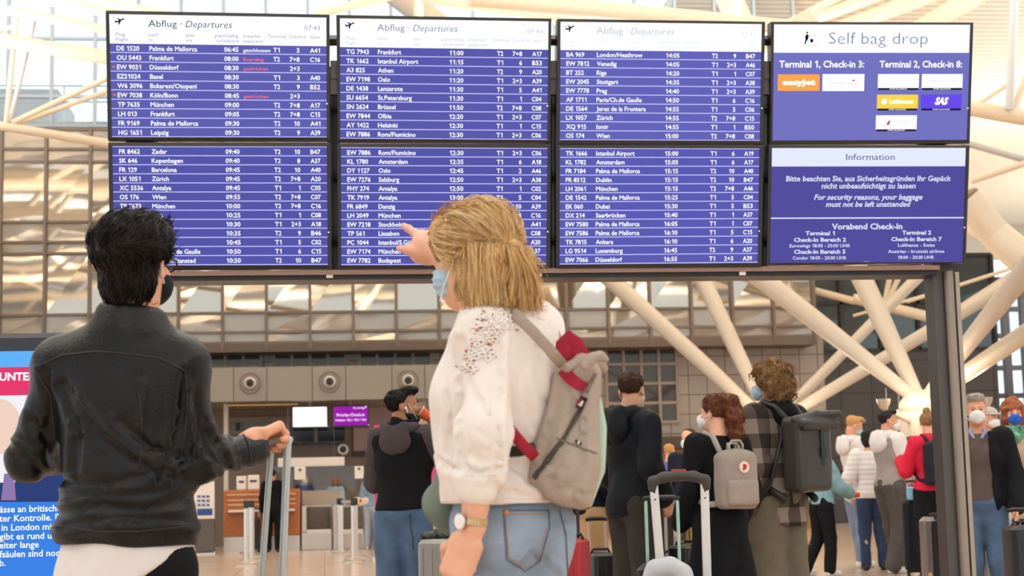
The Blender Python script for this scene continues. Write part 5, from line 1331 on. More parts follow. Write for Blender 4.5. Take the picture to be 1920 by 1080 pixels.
th = rg.uniform(-math.pi, math.pi, N); ph = rg.uniform(-1.0, 1.5, N); pa = []
uu = np.stack([np.cos(ph) * np.sin(th), np.cos(ph) * np.cos(th), np.sin(ph)], 1)
keep = ~((uu[:, 1] > .55) & (uu[:, 2] < .45)); keep &= ~((np.abs(uu[:, 0]) > .75) & (uu[:, 2] < -.15)); uu = uu[keep]; N = len(uu); t = np.linspace(0, 1, 7)
base = V(0, -.022, .05) + uu * V(.085, .105, .09); lo_ = np.clip(-uu[:, 2:3] - .2, 0, 1); base = base * (1 - lo_ * V(.15, .22, 0)) + V(0, -.005, -.03) * lo_
flow = np.where(uu[:, 2:3] > .25, np.stack([.25 + .3 * uu[:, 0], np.full(N, .8), .55 + 0 * uu[:, 0]], 1), np.stack([.2 * uu[:, 0], -.1 + 0 * uu[:, 0], np.full(N, -1.0)], 1)); flow = flow / np.linalg.norm(flow, axis=1)[:, None]
tang = flow - uu * (flow * uu).sum(1)[:, None] * .9
Ls = np.where(uu[:, 2] > .25, rg.uniform(.03, .06, N), rg.uniform(.018, .032, N))
path = base[:, None, :] + tang[:, None, :] * (t[None, :, None] * Ls[:, None, None]) + uu[:, None, :] * (.005 + .006 * np.sin(t * 2.6)[None, :, None]) + .004 * rg.normal(size=(N, 1, 3)) * t[None, :, None]
v2, f2 = strands(path @ MhF.T + hcM, .0016, .0003, 3)
hairM = mesh_np('hair', vs, F, M_DH, MAN); M_DH2 = mat('dark_hair_sheen', '#231913', .5, 0, spec=.3)
upm = lambda p: np.clip(((p - hcM) @ MhF)[:, 2:3] / .06 - .2, 0, 1)
fl_ = lambda p, n: upm(p) * (MhF @ V(.35, .8, .75)) + (1 - upm(p)) * (MhF @ V(.05, -.15, -1))
for sd_, mm_, nn_ in ((1, M_DH, 2600), (2, M_DH2, 900)):
    v2, f2 = fur(vs, F, fl_, nn_, .04, .0015, .004, sd_, 7, .0004, .16); mesh_np('hair_locks', v2, f2, mm_, hairM)
# black mask and spectacles
K = Sdf(); K.ell(qh(0, .055, -.05), V(.07, .066, .058), MhF, .01); K.plane(qh(0, .012, 0), -MhF[:, 1]); K.build('face_mask', mat('black_mask', '#17181b', .7), MAN, .006)
mb = MB(); mb.tube([qh(.07, .01, -.045), qh(.08, -.02, -.03), qh(.086, -.032, .0)], .0028, 6); mb.build('ear_loop', mat('loop_pale', '#d8d4d0', .6), MAN)
sp = MB(); mt = mat('spectacle_frame', '#2a2422', .3)
sp.tube([qh(.082, -.02, .02), qh(.084, .03, .018), qh(.068, .1, .012)], .0028, 6)
for s in (-1, 1): sp.tube([qh(s * .036 + .03 * math.cos(q), .104, .004 + .019 * math.sin(q)) for q in np.linspace(0, 2 * math.pi, 17)], .0028, 6, False)
sp.tube([qh(-.006, .105, .008), qh(.006, .105, .008)], .002, 6); spo = sp.build('spectacles', mt, MAN)
lg = MB()
for s in (-1, 1): lg.lathe(qh(s * .036, .104, .004), [(.001, -.001), (.019, -.001), (.019, .001), (.001, .001)], MhF[:, 1], 20)
lg.build('lens', M_CLEAR, spo)

# the trolley he holds: a cabin case on a telescopic handle
M_ROD = mat('pale_rod', '#b9bdb8', .35, .5)
g0, g1 = gcM - nrm(rr0 * .9 - ff0 * .3) * .024 - ZU * .004, gcM + nrm(rr0 * .9 - ff0 * .3) * .024
def rodbase(px, py, ref): 
    dpt = np.dot(ref - CAM, FWD); return P(px, py, dpt - .03)
r0b, r1b = rodbase(490, 1092, g0), rodbase(529, 1092, g1)
zc = (r0b[2] + r1b[2]) / 2 - .06
ccx = (r0b + r1b) / 2
t = thing('trolley_case', (ccx[0], ccx[1], 0), 'dark cabin case on two pale rods held by the leather-jacketed person', 'suitcase')
MB().tube([g0 + (g0 - g1) * .2 + V(0, 0, -.005), g0, g1, g1 + (g1 - g0) * .2 + V(0, 0, -.005)], [.011, .014, .014, .011], 12).build('grip', mat('grip_pale', '#c9c7bf', .4), t, 'auto')
for a, b, r in ((g0, r0b, .0085), (g1, r1b, .0105)): MB().tube([a, b, b + (b - a) * .15], r, 12).build('rod', M_ROD, t, 'auto')
ax = nrm(V(*(g1 - g0)[:2], 0)); Mc = np.stack([ax, np.cross(ZU, ax), ZU], 1)
MB().rbox(V(ccx[0], ccx[1], zc / 2 + .03), (.16, .11, zc / 2 - .03), .04, Mc).build('shell', mat('case_dark', '#2b2b2f', .5), t, 'auto')
for sx in (-1, 1):
    for sy in (-1, 1): MB().lathe(V(ccx[0], ccx[1], .03) + Mc @ V(sx * .13, sy * .08, 0), [(.02, -.012), (.03, -.01), (.03, .01), (.02, .012)], Mc[:, 1], 14).build('wheel', M_BLK, t)

# ================================================================== THE BLONDE WOMAN
DW = 3.6; kw = DW / FPX
def Qw(px, py, dz=0.0): return P(px, py, DW + dz)
WbF = frame(aim(-68)); WhF = frame(aim(-40, 4))
wl, wrr = Qw(914, 626, -.12), Qw(1004, 618, .13)
elw, wrw = Qw(908, 806, -.20), Qw(887, 988, -.215)
elp, wrp = Qw(930, 560, .32), Qw(832, 486, .50)
hcW = Qw(890, 489, 0)
hl, hr = Qw(935, 1040, -.07), Qw(980, 1040, .08)
S = Sdf()
def wom_torso(S, e, chest=True):
    S.ell(Qw(950, 700, .0), V(.135 + e, .10 + e, .15 + e), WbF, .06); S.ell(Qw(938, 850, 0), V(.122 + e, .095 + e, .14 + e), WbF, .06)
    S.ell(Qw(956, 985, 0), V(.152 + e, .112 + e, .11 + e), WbF, .06); S.cap(wl, wrr, .036 + e, None, .05)
    S.ell(Qw(888, 752, .0), V(.11 + e, .06 + e, .075 + e), WbF, .05)
    S.cap(Qw(946, 640, 0), Qw(930, 570, 0), .07 + e * .6, .052 + e * .5, .05)
wom_torso(S, 0)
S.cap(wl, elw, .044, .037, .025); S.cap(wrr, elp, .044, .037, .025)
S.cap(elp, wrp, .036, .024, .02)
head_ops(S, hcW, WhF, Qw(926, 600, 0), True, .96, .05)
fl, fr = V(hl[0], hl[1], .085) , V(hr[0], hr[1], .085)
for h, g in ((hl, fl), (hr, fr)):
    kq = (h + g) / 2 + WbF[:, 1] * .02; S.cap(h, kq, .085, .054, .03); S.cap(kq, g, .053, .036, .03); S.cap(g - V(0, 0, .05), g + WbF[:, 1] * .14 - V(0, 0, .055), .032, .026, .02)
vs, F = S.arrays(.009, 1)
# near forearm and hand, finely
A = Sdf(); A.cap(elw, elw * .45 + wrw * .55, .039, .0345, .02); A.cap(elw * .45 + wrw * .55, wrw, .0345, .024, .02, 'u')
hand(A, wrw + nrm(Qw(868, 1045, -.215) - wrw) * .02, Qw(858, 1062, -.215) - wrw, nrm(rr0 * .55 + ff0 * .8), -1, 1.0, (.75, .8, .85, .9), .7)
v2, f2 = A.arrays(.0038, 1); F = np.concatenate([F, f2 + len(vs)]); vs = np.concatenate([vs, v2])
# the pointing hand
A = Sdf(); dp = .52
def Qp(px, py, z=0.0): return P(px, py, DW + dp + z)
A.cap(elp * .35 + wrp * .65, wrp, .031, .0245, .02); A.cap(wrp, Qp(818, 466, .0), .0245, .027, .02)
A.chain([Qp(822, 470), Qp(806, 456, .02), Qp(791, 447, .035)], [.026, .027, .022], .02); A.ell(Qp(803, 464, .01), V(.034, .034, .030), None, .02); A.ell(Qp(792, 462, .03), V(.024, .028, .024), None, .02)
A.chain([Qp(790, 443, .035), Qp(777, 437, .055), Qp(766, 429, .075), Qp(757, 423, .09)], [.0125, .0105, .0095, .0078], .008)        # index
A.chain([Qp(806, 474, -.005), Qp(786, 473, .0), Qp(766, 469, .012), Qp(749, 466, .022)], [.017, .0125, .0105, .0085], .012)          # thumb
for (a, b, c) in (((792, 450, .05), (777, 457, .06), (776, 468, .045)), ((796, 470, .04), (776, 479, .045), (782, 488, .03)), ((803, 476, .03), (789, 484, .03), (795, 491, .018)), ((810, 478, .02), (800, 487, .02), (805, 492, .01))):
    A.chain([Qp(*a), Qp(*b), Qp(*c)], [.0115, .0105, .009], .005)
v2, f2 = A.arrays(.0035, 1); F = np.concatenate([F, f2 + len(vs)]); vs = np.concatenate([vs, v2])
baseW = V(*(Qw(955, 1000)[:2]), 0)
WOM = mesh_np('person', vs, F, M_SKINL, None, baseW)
tag(WOM, 'blonde person in a cream sweater and light jeans pointing at the flight screens', 'person')
# sweater
M_KNIT = mat('cream_sweater', '#ebe2d9', .85, 0, nscale=50, namt=.025, bump=.12, bscale=260)
J = Sdf(); wom_torso(J, .024); J.ell(Qw(934, 905, -.0), V(.135, .125, .075), WbF, .05); J.ell(Qw(872, 840, -.02), V(.07, .062, .07), WbF, .05); J.ell(Qw(1010, 700, .02), V(.05, .05, .16), WbF, .06)
J.plane(Qw(940, 946), nrm(-ZU - .02 * rr0)); J.plane(Qw(948, 571), nrm(ZU - rr0 * .12))
cuff = elw * .42 + wrw * .58
J.cap(wl, elw, .052, .053, .03); J.cap(elw, cuff - (cuff - elw) * .14, .053, .044, .03); J.cap(cuff - (cuff - elw) * .2, cuff, .041, .040, .006)
J.plane(cuff, nrm(cuff - elw)) if False else None
J.cap(wrr, elp, .062, .052, .035); J.cap(elp, elp * .3 + wrp * .7, .05, .036, .02)
M_RT_ = None
def knit(p):
    q = p @ np.stack([rr0, ff0, ZU], 1); w_ = q + .03 * np.stack([wav(q, 10, j) for j in (1, 2, 3)], 1)
    z = q[:, 2]; zg = Qw(940, 890)[2]; band = np.exp(-((z - zg) / .055) ** 2)
    return .0062 * wav(w_ * V(1.3, 1.3, .55), 17, 3) + .009 * band * wav(q * V(1.6, 1.6, .35), 30, 6) + .003 * wav(w_, 28, 8)
cw_ = creases([(1, [(866, 640), (862, 720), (866, 800), (870, 880)]), (-1, [(948, 640), (944, 720), (940, 820), (934, 905)]), (.8, [(880, 850), (905, 866), (936, 858)]), (.8, [(872, 880), (900, 886), (932, 876)]), (-.6, [(885, 700), (915, 760), (930, 800)]), (.7, [(960, 640), (990, 740), (1000, 800)]),
  (.9, [(945, 868), (975, 880), (1000, 905)]), (-.8, [(940, 905), (980, 915), (1010, 925)]), (.8, [(826, 862), (845, 876), (864, 880)]), (.7, [(836, 740), (846, 790), (842, 850)]), (-.7, [(985, 600), (1015, 660), (1030, 740)]), (.6, [(900, 812), (925, 822), (944, 812)])], .007, 8)
SW = J.build('sweater', M_KNIT, WOM, .0058, 1, lambda p: .7 * knit(p) + cw_(p))
bs = bvh(SW)
# lace on the shoulder: raised cream petals and openings showing the skin
lace = MB(); holes = MB(); rg = np.random.RandomState(8)
flowers = ((905, 602), (938, 596), (893, 640), (925, 628), (886, 668), (912, 662), (952, 604), (898, 618), (880, 690))
for fx, fy in flowers:
    for k in range(6):
        a_ = k * math.pi / 3 + rg.uniform(0, .5); rad = rg.uniform(6, 13)
        ring = [onto(bs, fx + rad * math.cos(a_) + rg.uniform(3, 8) * math.cos(q), fy + rad * math.sin(a_) * .9 + rg.uniform(2, 6) * math.sin(q), .0018) for q in np.linspace(0, 2 * math.pi, 10)]
        ring = [x for x in ring if x is not None]
        if len(ring) > 4: lace.tube(ring, .0024, 5)
for _ in range(70):
    fx, fy = flowers[rg.randint(len(flowers))]; x, y = fx + rg.normal() * 8, fy + rg.normal() * 9; a_ = rg.uniform(0, 6.28); ra, rb = rg.uniform(2, 6), rg.uniform(1.4, 2.8)
    ring = [onto(bs, x + ra * math.cos(q) * math.cos(a_) - rb * math.sin(q) * math.sin(a_), y + ra * math.cos(q) * math.sin(a_) + rb * math.sin(q) * math.cos(a_), .0034) for q in np.linspace(0, 2 * math.pi, 9)[:-1]]
    if all(x is not None for x in ring): holes.add(ring, [tuple(range(8))])
lace.build('lace', mat('lace_white', '#f2ebe4', .8), SW, True); holes.build('lace_opening', mat('skin_open', '#a86c44', .6), SW, recalc=False)
seam(bs, [(940, 935), (990, 936), (1040, 938)], .001, 'hem_seam', mat('knit_seam', '#e0d6cb', .9), WOM); seam(bs, [(870, 892), (900, 894), (934, 890)], .001, 'cuff_seam', mat('knit_seam', '#cfc4b8', .9), WOM)
# jeans
M_JEAN = mat('light_denim', '#8797a8', .8, 0, nscale=7, namt=.28, bump=.15, bscale=300)
L = Sdf(); L.ell(Qw(957, 985, 0), V(.164, .124, .115), WbF, .05); L.ell(Qw(1012, 1022, -.02), V(.1, .06, .1), WbF, .06); L.plane(Qw(957, 925), ZU)
for h, g in ((hl, fl), (hr, fr)):
    kq = (h + g) / 2 + WbF[:, 1] * .02; L.cap(h, kq, .100, .068, .03); L.cap(kq, g, .066, .052, .03)
cj_ = creases([(1, [(1040, 1075), (1000, 1040), (960, 1078)]), (.8, [(1062, 1000), (1030, 1030), (1010, 1075)]), (-.8, [(850, 1020), (890, 1030), (940, 1020)]), (.8, [(848, 1060), (880, 1064), (930, 1078)])], .005, 8); fj_ = folds(.0045, 18, 9, 1.0)
JN = L.build('jeans', M_JEAN, WOM, .0075, 1, lambda p: fj_(p) + cj_(p)); bjn = bvh(JN)
M_ST = mat('denim_stitch', '#5d6878', .8); M_STG = mat('gold_stitch', '#b98d5e', .7)
pk = [(944, 957), (1028, 957), (1030, 990), (1012, 1052), (985, 1071), (950, 1049), (944, 957)]
seam(bjn, pk, .0016, 'pocket_seam', M_ST, WOM, .0012); seam(bjn, [(949, 964), (1024, 964)], .0011, 'pocket_stitch', M_STG, WOM, .0012); seam(bjn, [(948, 970), (954, 1045), (985, 1065), (1008, 1048), (1025, 990)], .001, 'pocket_stitch', M_STG, WOM, .0012)
seam(bjn, [(1048, 955), (1060, 1000), (1064, 1075)], .0018, 'side_seam', M_ST, WOM, .001)
c = onto(bjn, 949, 962, .002)
if c is not None: MB().lathe(c, [(.006, -.001), (.006, .002), (.002, .003)], nrm(CAM - c), 12).build('rivet', mat('copper', '#c07848', .3, .8), WOM)
K = Sdf()
for g in (fl, fr): K.cap(g - V(0, 0, .05) - WbF[:, 1] * .03, g + WbF[:, 1] * .135 - V(0, 0, .055), .042, .036, .02)
K.plane((0, 0, .001), (0, 0, -1)); K.build('shoe_pair', mat('white_shoe', '#e4dfd8', .5), WOM, .012)
# wristwatch
wd_ = nrm(wrw - elw); wc = wrw - wd_ * .012; ux = nrm(np.cross(wd_, nrm(CAM - wc))); uy = np.cross(wd_, ux)
lk = MB(); gm = mat('gold_steel', '#cbb27e', .25, .8)
for k in range(26):
    q = 2 * math.pi * k / 26; c = wc + .0275 * (ux * math.cos(q) + uy * math.sin(q)); lk.box(c, (.0028, .0034, .0062), np.stack([ux * math.cos(q) + uy * math.sin(q), -ux * math.sin(q) + uy * math.cos(q), wd_], 1))
wt = lk.build('wristwatch', gm, WOM)
fc = wc - rr0 * .024 - ff0 * .016; fn_ = nrm(-rr0 * .75 - ff0 * .66)
MB().lathe(fc, [(.001, .003), (.0165, .003), (.0175, .0065), (.015, .0075)], fn_, 24).build('watch_case', mat('silver', '#d9d4cc', .2, .9), wt, 'auto')
MB().lathe(fc + fn_ * .0075, [(.0145, 0), (.001, .0006)], fn_, 24).build('watch_face', mat('watch_white', '#eee9e2', .3), wt)
# small white tissue pinched in the lowered hand
tm = Sdf(); tm.ell(Qw(880, 1076, -.15), V(.012, .012, .016), None, .01); tm.ell(Qw(886, 1070, -.148), V(.008, .01, .012), None, .01)
tag(tm.build('tissue', mat('tissue_white', '#f2eeea', .9), None, .004, 1, lambda p: .002 * wav(p, 200, 4)), 'crumpled white tissue held in the lowered hand of the blonde', 'tissue')
# mask
M_MASKB = mat('mask_blue', '#a9c8d6', .8); M_MASKW = mat('mask_white', '#e6e4e2', .8); M_MASKD = mat('mask_deep_blue', '#2c58b8', .7)
qw = lambda *a: hcW + WhF @ V(*a)
K = Sdf(); K.ell(qw(0, .048, -.04), V(.064, .06, .05), WhF, .01); K.cap(qw(0, .102, -.022), qw(0, .094, -.062), .02, .018, .03); K.plane(qw(0, .028, 0), -WhF[:, 1] + WhF[:, 2] * .15)
MK = K.build('face_mask', M_MASKB, WOM, .0055, 1, lambda p: .0022 * np.sin((p - hcW) @ WhF[:, 2] * 420))
mb = MB()
for z, z2 in ((-.012, .018), (-.09, -.03)): mb.tube([qw(-.06, .04, z), qw(-.073, .012, (z + z2) / 2), qw(-.085, -.022, z2)], .0024, 6)
mb.build('ear_loop', mat('loop_white', '#dfe4e6', .7), MK)
# hair
def blond_mat():
    m = mat('blond_hair', '#cfa56c', .5, 0, nscale=45, namt=.28, spec=.3, stretch=(1, 1, .2)); return m
M_BLH = blond_mat(); M_BLD = mat('blond_hair_light', '#e4c795', .45, 0, spec=.3); M_BLK2 = mat('blond_hair_dark', '#b58a55', .5, 0, spec=.3)
Hh = Sdf(); Hh.ell(qw(0, -.012, .045), V(.083, .106, .086), WhF, .02); Hh.ell(qw(0, -.04, .0), V(.083, .085, .05), WhF, .03); Hh.ell(qw(.0, .045, .055), V(.078, .062, .062), WhF, .03)
Hh.plane(qw(0, -.02, -.012), WhF @ V(0, .22, -1)) 
LWH = Sdf()
lower = [(-.064, -.06), (-.056, -.076), (-.042, -.09), (-.02, -.1), (.02, -.102), (.05, -.088), (.07, -.055)]
for x, y in lower: LWH.chain([qw(x, y, .0), qw(x * 1.08, y * 1.06 - .004, -.045), qw(x * 1.1, y * 1.08 - .004, -.078)], [.022, .024, .016], .02)
LWH.ell(qw(0.005, -.055, -.03), V(.06, .055, .06), WhF, .02); LWH.plane(qw(0, 0, -.098), -WhF[:, 2])
fb = lambda p: .0022 * wav(((p - hcW) @ WhF) * V(1, 1, .2), 170, 9) + .0015 * wav(((p - hcW) @ WhF) * V(1, 1, .3), 70, 2)
v1, f1 = Hh.arrays(.005, 1, fb); v3, f3 = LWH.arrays(.005, 1, fb)
hairW = mesh_np('hair', np.concatenate([v1, v3]), np.concatenate([f1, f3 + len(v1)]), M_BLH, WOM)
knot = V(.0, -.112, .012); EC, ER = V(0, -.012, .03), V(.088, .111, .103)
rg = np.random.RandomState(12)
def slerp_paths(st, en, n, M, bulge, jit):
    u0 = (st - EC) / ER; u1 = (en - EC) / ER
    u0 /= np.linalg.norm(u0, axis=1)[:, None]; u1 = u1 / np.linalg.norm(u1, axis=-1, keepdims=True); u1 = np.broadcast_to(u1, u0.shape)
    om = np.arccos(np.clip((u0 * u1).sum(1), -.999, .999))[:, None, None]; t = np.linspace(0, 1, M)[None, :, None]
    u = (np.sin((1 - t) * om) * u0[:, None] + np.sin(t * om) * u1[:, None]) / np.sin(om)
    rad = 1 + bulge[:, None, None] * np.sin(math.pi * t) 
    p = EC + u * ER * rad
    return p + jit[:, None, :] * np.sin(math.pi * t) 
N = 2200
ang = rg.uniform(-1.75, 1.75, N)                                       # round the hairline from the left temple over the top to the right
st = np.stack([.085 * np.sin(ang), .085 * np.cos(ang) * .9 + .0 - .01 * np.abs(ang), .055 - .055 * np.abs(ang) + .02 * np.cos(ang)], 1)
up_ = rg.rand(N) < .45; st[up_] = np.stack([rg.uniform(-.06, .06, up_.sum()), rg.uniform(-.03, .06, up_.sum()), np.full(up_.sum(), .12)], 1)
en = knot + rg.normal(size=(N, 3)) * V(.008, .004, .010)
pu = slerp_paths(st, en, N, 12, rg.uniform(.0, .05, N), rg.normal(size=(N, 3)) * .004)
pu[:, :, 2] -= (.02 * np.sin(np.linspace(0, math.pi, 12)))[None, :] * np.clip(np.abs(ang) - .7, 0, 1)[:, None]
def hairmesh(p, r0, m, name): 
    v_, f_ = strands(p @ WhF.T + hcW, r0, r0 * .5, 4); return mesh_np(name, v_, f_, m, hairW)
hairmesh(pu[:1100], .0012, M_BLH, 'swept_strands'); hairmesh(pu[1100:1800], .0011, M_BLD, 'light_strands'); hairmesh(pu[1800:], .0011, M_BLK2, 'dark_strands')
# lower curtain and the tail falling from the knot
N = 2800; i = rg.uniform(0, len(lower) - 1, N); lw = np.array(lower); xy = np.stack([np.interp(i, range(len(lower)), lw[:, 0]), np.interp(i, range(len(lower)), lw[:, 1])], 1) * rg.uniform(1.08, 1.34, N)[:, None]
xy = xy + rg.normal(size=(N, 2)) * .003; M_ = 10; t = np.linspace(0, 1, M_)[None, :]
ztip = -.096 - rg.uniform(-.012, .012, N) - .008 * np.abs(xy[:, 0]) / .08; zs = rg.uniform(-.01, .03, N)
flare = 1 + .05 * np.sin(t * 2.2) + rg.normal(size=(N, 1)) * .05 * t
wv_ = .004 * np.sin(t * 5 + rg.uniform(0, 6, (N, 1)))
pl_ = np.stack([xy[:, :1] * flare + wv_, xy[:, 1:] * flare - .012 * t, zs[:, None] * (1 - t) + ztip[:, None] * t], 2)
hairmesh(pl_[:1400], .0013, M_BLH, 'fall_strands'); hairmesh(pl_[1400:2300], .0012, M_BLD, 'light_strands'); hairmesh(pl_[2300:], .0012, M_BLK2, 'dark_strands')
N = 520; off = rg.normal(size=(N, 3)) * V(.011, .007, .006); tt = np.linspace(0, 1, 10)[None, :, None]
tail = knot + V(0, -.012, .0) + off[:, None] * (1 + 1.2 * tt) + V(.004, -.02, -.10)[None, None] * tt * rg.uniform(.75, 1.1, (N, 1, 1)) + V(0, -.012, 0) * np.sin(tt * 3)
hairmesh(tail, .0013, M_BLH, 'tail_strands')
for sd_, mm_, nn_ in ((5, M_BLH, 1500), (6, M_BLD, 800), (7, M_BLK2, 400)):
    v_, f_ = fur(v3, f3, lambda p, n: np.broadcast_to(V(0, 0, -1.0), p.shape), nn_, .06, .0012, .003, sd_, 6, 0, .1); mesh_np('fall_locks', v_, f_, mm_, hairW)
    v_, f_ = fur(v1, f1, lambda p, n: (qw(*knot) - p) / .1, nn_, .05, .0012, .0025, sd_ + 9, 6, 0, .1); mesh_np('swept_locks', v_, f_, mm_, hairW)
# the twisted knot
kn_ = MB()
for s in (0, 1, 2):
    kn_.tube([qw(*(knot + V(.018 * math.cos(q + s * 2.1), -.006 + .012 * math.sin(q * 1.0 + s), .020 * math.sin(q + s * 2.1)))) for q in np.linspace(0, 4.2, 14)], [.010] * 14, 8)
kn_.build('knot', M_BLH, hairW, True)
dr = slerp_paths(np.stack([rg.normal(0, .014, 60), rg.normal(.012, .02, 60), np.full(60, .13)], 1), np.broadcast_to(V(0, -.10, .06), (60, 3)), 60, 6, np.full(60, .035), rg.normal(size=(60, 3)) * .002)
v_, f_ = strands((dr[:, :4] @ WhF.T) + hcW, .0016, .0008, 4); mesh_np('root_strands', v_, f_, mat('hair_root', '#5a3d22', .6), hairW)

# ---- her backpack
M_CAN = mat('grey_canvas', '#a89a8d', .85, 0, nscale=18, namt=.07, bump=.2, bscale=240); M_MINT = mat('mint_canvas', '#b5cbbb', .8); M_CRIM = mat('crimson_webbing', '#9c2438', .6); M_DWEB = mat('dark_webbing', '#4c4741', .7)
nb_ = nrm(ff0 + .04 * rr0)                                # the bag is flat to her back: thickness runs along her left-right axis here
BK = thing('backpack', Qw(1070, 940, 0), 'grey canvas backpack with crimson straps and mint edge on the blonde person', 'backpack')
S = Sdf(); ol = [(1043, 702), (1062, 686), (1112, 680), (1122, 700), (1119, 760), (1114, 850), (1098, 944), (1086, 948), (1040, 930), (992, 904), (998, 858), (1020, 790)]
prism(S, [Qw(x, y, -.03) for x, y in ol], nb_, .105, .022); S.ell(Qw(1062, 880, -.10), V(.05, .05, .055), WbF, .05)
cb_ = creases([(1, [(1058, 716), (1030, 800), (1012, 880)]), (-.8, [(1104, 730), (1098, 800), (1100, 860), (1090, 930)]), (.8, [(1070, 780), (1060, 840), (1030, 900)]), (.7, [(1040, 920), (1070, 915), (1095, 925)]), (-.7, [(1072, 720), (1092, 760), (1088, 810)]), (.8, [(1000, 880), (1030, 870), (1060, 880)])], .006, 8)
BG = S.build('bag_body', M_CAN, BK, .0065, 1, lambda p: .0045 * wav(p * V(1, 1, .8), 17, 3) + .0025 * wav(p, 40, 5) + cb_(p)); bb = bvh(BG)
S = Sdf(); prism(S, [Qw(x, y, .02) for x, y in ((1112, 735), (1126, 738), (1136, 800), (1135, 885), (1108, 950), (1092, 950), (1104, 880), (1110, 800))], nb_, .085, .014)
S.build('edge_panel', M_MINT, BK, .006, 1, lambda p: .002 * wav(p, 30, 2))
# rolled top with its loose end
S = Sdf(); S.chain([Qw(1062, 690, -.12), Qw(1090, 676, -.10), Qw(1118, 676, -.05), Qw(1131, 690, .02)], [.012, .015, .015, .012], .012); S.chain([Qw(1098, 684, -.16), Qw(1106, 672, -.16), Qw(1124, 667, -.16), Qw(1138, 676, -.16)], [.012, .009, .007, .005], .01)
S.build('rolled_top', M_CAN, BK, .005, 1, lambda p: .0025 * wav(p, 70, 2))
def band(pts, wpx, th, m, name, par, lift=.004, b=bb):
    """a strap laid over a surface along a line of the picture"""
    pts = np.asarray(pts, float); n = len(pts); L_, R_ = [], []
    for i in range(n):
        tg = pts[min(i + 1, n - 1)] - pts[max(i - 1, 0)]; nn_ = np.array((-tg[1], tg[0])) / np.linalg.norm(tg) * wpx / 2
        a = onto(b, *(pts[i] + nn_), lift); c = onto(b, *(pts[i] - nn_), lift)
        if a is None or c is None: continue
        L_.append(a); R_.append(c)
    if len(L_) < 2: return None
    mb = MB(); up_ = [nrm(CAM - q) * th for q in L_]
    for i in range(len(L_) - 1): mb.add([L_[i], R_[i], R_[i + 1], L_[i + 1], L_[i] - up_[i], R_[i] - up_[i], R_[i + 1] - up_[i], L_[i + 1] - up_[i]], [(0,1,2,3),(7,6,5,4),(0,4,5,1),(2,6,7,3),(1,5,6,2),(3,7,4,0)])
    return mb.build(name, m, par)
def dens(pts, k=5):
    pts = np.asarray(pts, float); t = np.linspace(0, len(pts) - 1, k * (len(pts) - 1) + 1); return np.stack([np.interp(t, range(len(pts)), pts[:, 0]), np.interp(t, range(len(pts)), pts[:, 1])], 1)
band(dens([(1056, 694), (1074, 712), (1098, 730)]), 21, .006, M_CRIM, 'crimson_band', BK, .006)
band(dens([(1096, 744), (1086, 766)]), 14, .006, mat('patch_black', '#26211f', .6), 'label_patch', BK, .006)
band(dens([(1093, 752), (1088, 762)]), 6, .002, M_WHT, 'label_flag', BK, .009); band(dens([(1090, 750), (1086, 758)]), 3, .002, M_CRIM, 'label_flag', BK, .010)
band(dens([(1088, 768), (1052, 830), (1018, 876), (1002, 896)]), 9, .004, M_DWEB, 'zip', BK, .004)
seam(bb, [(1044, 822), (1085, 838), (1118, 850)], .0018, 'pocket_seam', mat('canvas_seam', '#7d7166', .9), BK, .001); seam(bb, [(1100, 736), (1116, 700)], .004, 'gusset', mat('canvas_seam', '#7d7166', .9), BK, .001)
band(dens([(1078, 827), (1091, 833)]), 6, .004, M_BLK, 'pocket_tag', BK, .004); band(dens([(1083, 829), (1088, 832)]), 6, .004, M_WHT, 'pocket_tag', BK, .0055)
# crimson carry loop standing up from the top
mb = MB(); lp = [Qw(1064, 690, -.10), Qw(1056, 668, -.10), Qw(1058, 645, -.10), Qw(1066, 634, -.10), Qw(1078, 645, -.10), Qw(1090, 668, -.10), Qw(1094, 690, -.10)]
mb.tube(lp, .019, 10, True, (nb_, .14)); mb.build('carry_loop', M_CRIM, BK, True)
# shoulder straps over the sweater
def strap3(pts, hw, m, name, par): 
    mb = MB(); mb.tube([Qw(*q) for q in pts], hw, 10, True, (nrm(ff0 + rr0 * .2), .22)); return mb.build(name, m, par, True)
strap3([(946, 578, -.11), (968, 592, -.155), (1000, 622, -.165), (1030, 655, -.16), (1054, 684, -.14)], .0125, M_CAN, 'shoulder_strap', BK)
strap3([(1000, 562, .06), (1018, 575, .03), (1036, 612, .0), (1052, 652, -.04), (1064, 690, -.06)], .0115, M_CAN, 'shoulder_strap', BK)
strap3([(940, 786, -.145), (960, 810, -.165), (982, 836, -.175), (1004, 858, -.165)], .0125, M_CRIM, 'lower_strap', BK)
strap3([(936, 848, -.12), (975, 846, -.16), (1004, 838, -.16)], .012, mat('belt_green', '#3c4038', .8), 'waist_strap', BK)
# folded green jacket hanging at her front hip
S = Sdf(); S.chain([Qw(862, 862, .02), Qw(846, 900, .02), Qw(838, 945, .03), Qw(850, 985, .03)], [.03, .04, .042, .022], .03); S.chain([Qw(858, 880, .06), Qw(832, 930, .06), Qw(840, 965, .06)], [.028, .03, .02], .03)
tag(S.build('folded_jacket', mat('sage_cloth', '#6f7a70', .85), None, .007, 1, lambda p: .006 * np.sin(p @ (rr0 * 55 + ZU * 20) * 1.0 + wav(p, 12, 3)) + .003 * wav(p, 30, 6)), 'sage green jacket slung at the front hip of the blonde person', 'jacket')
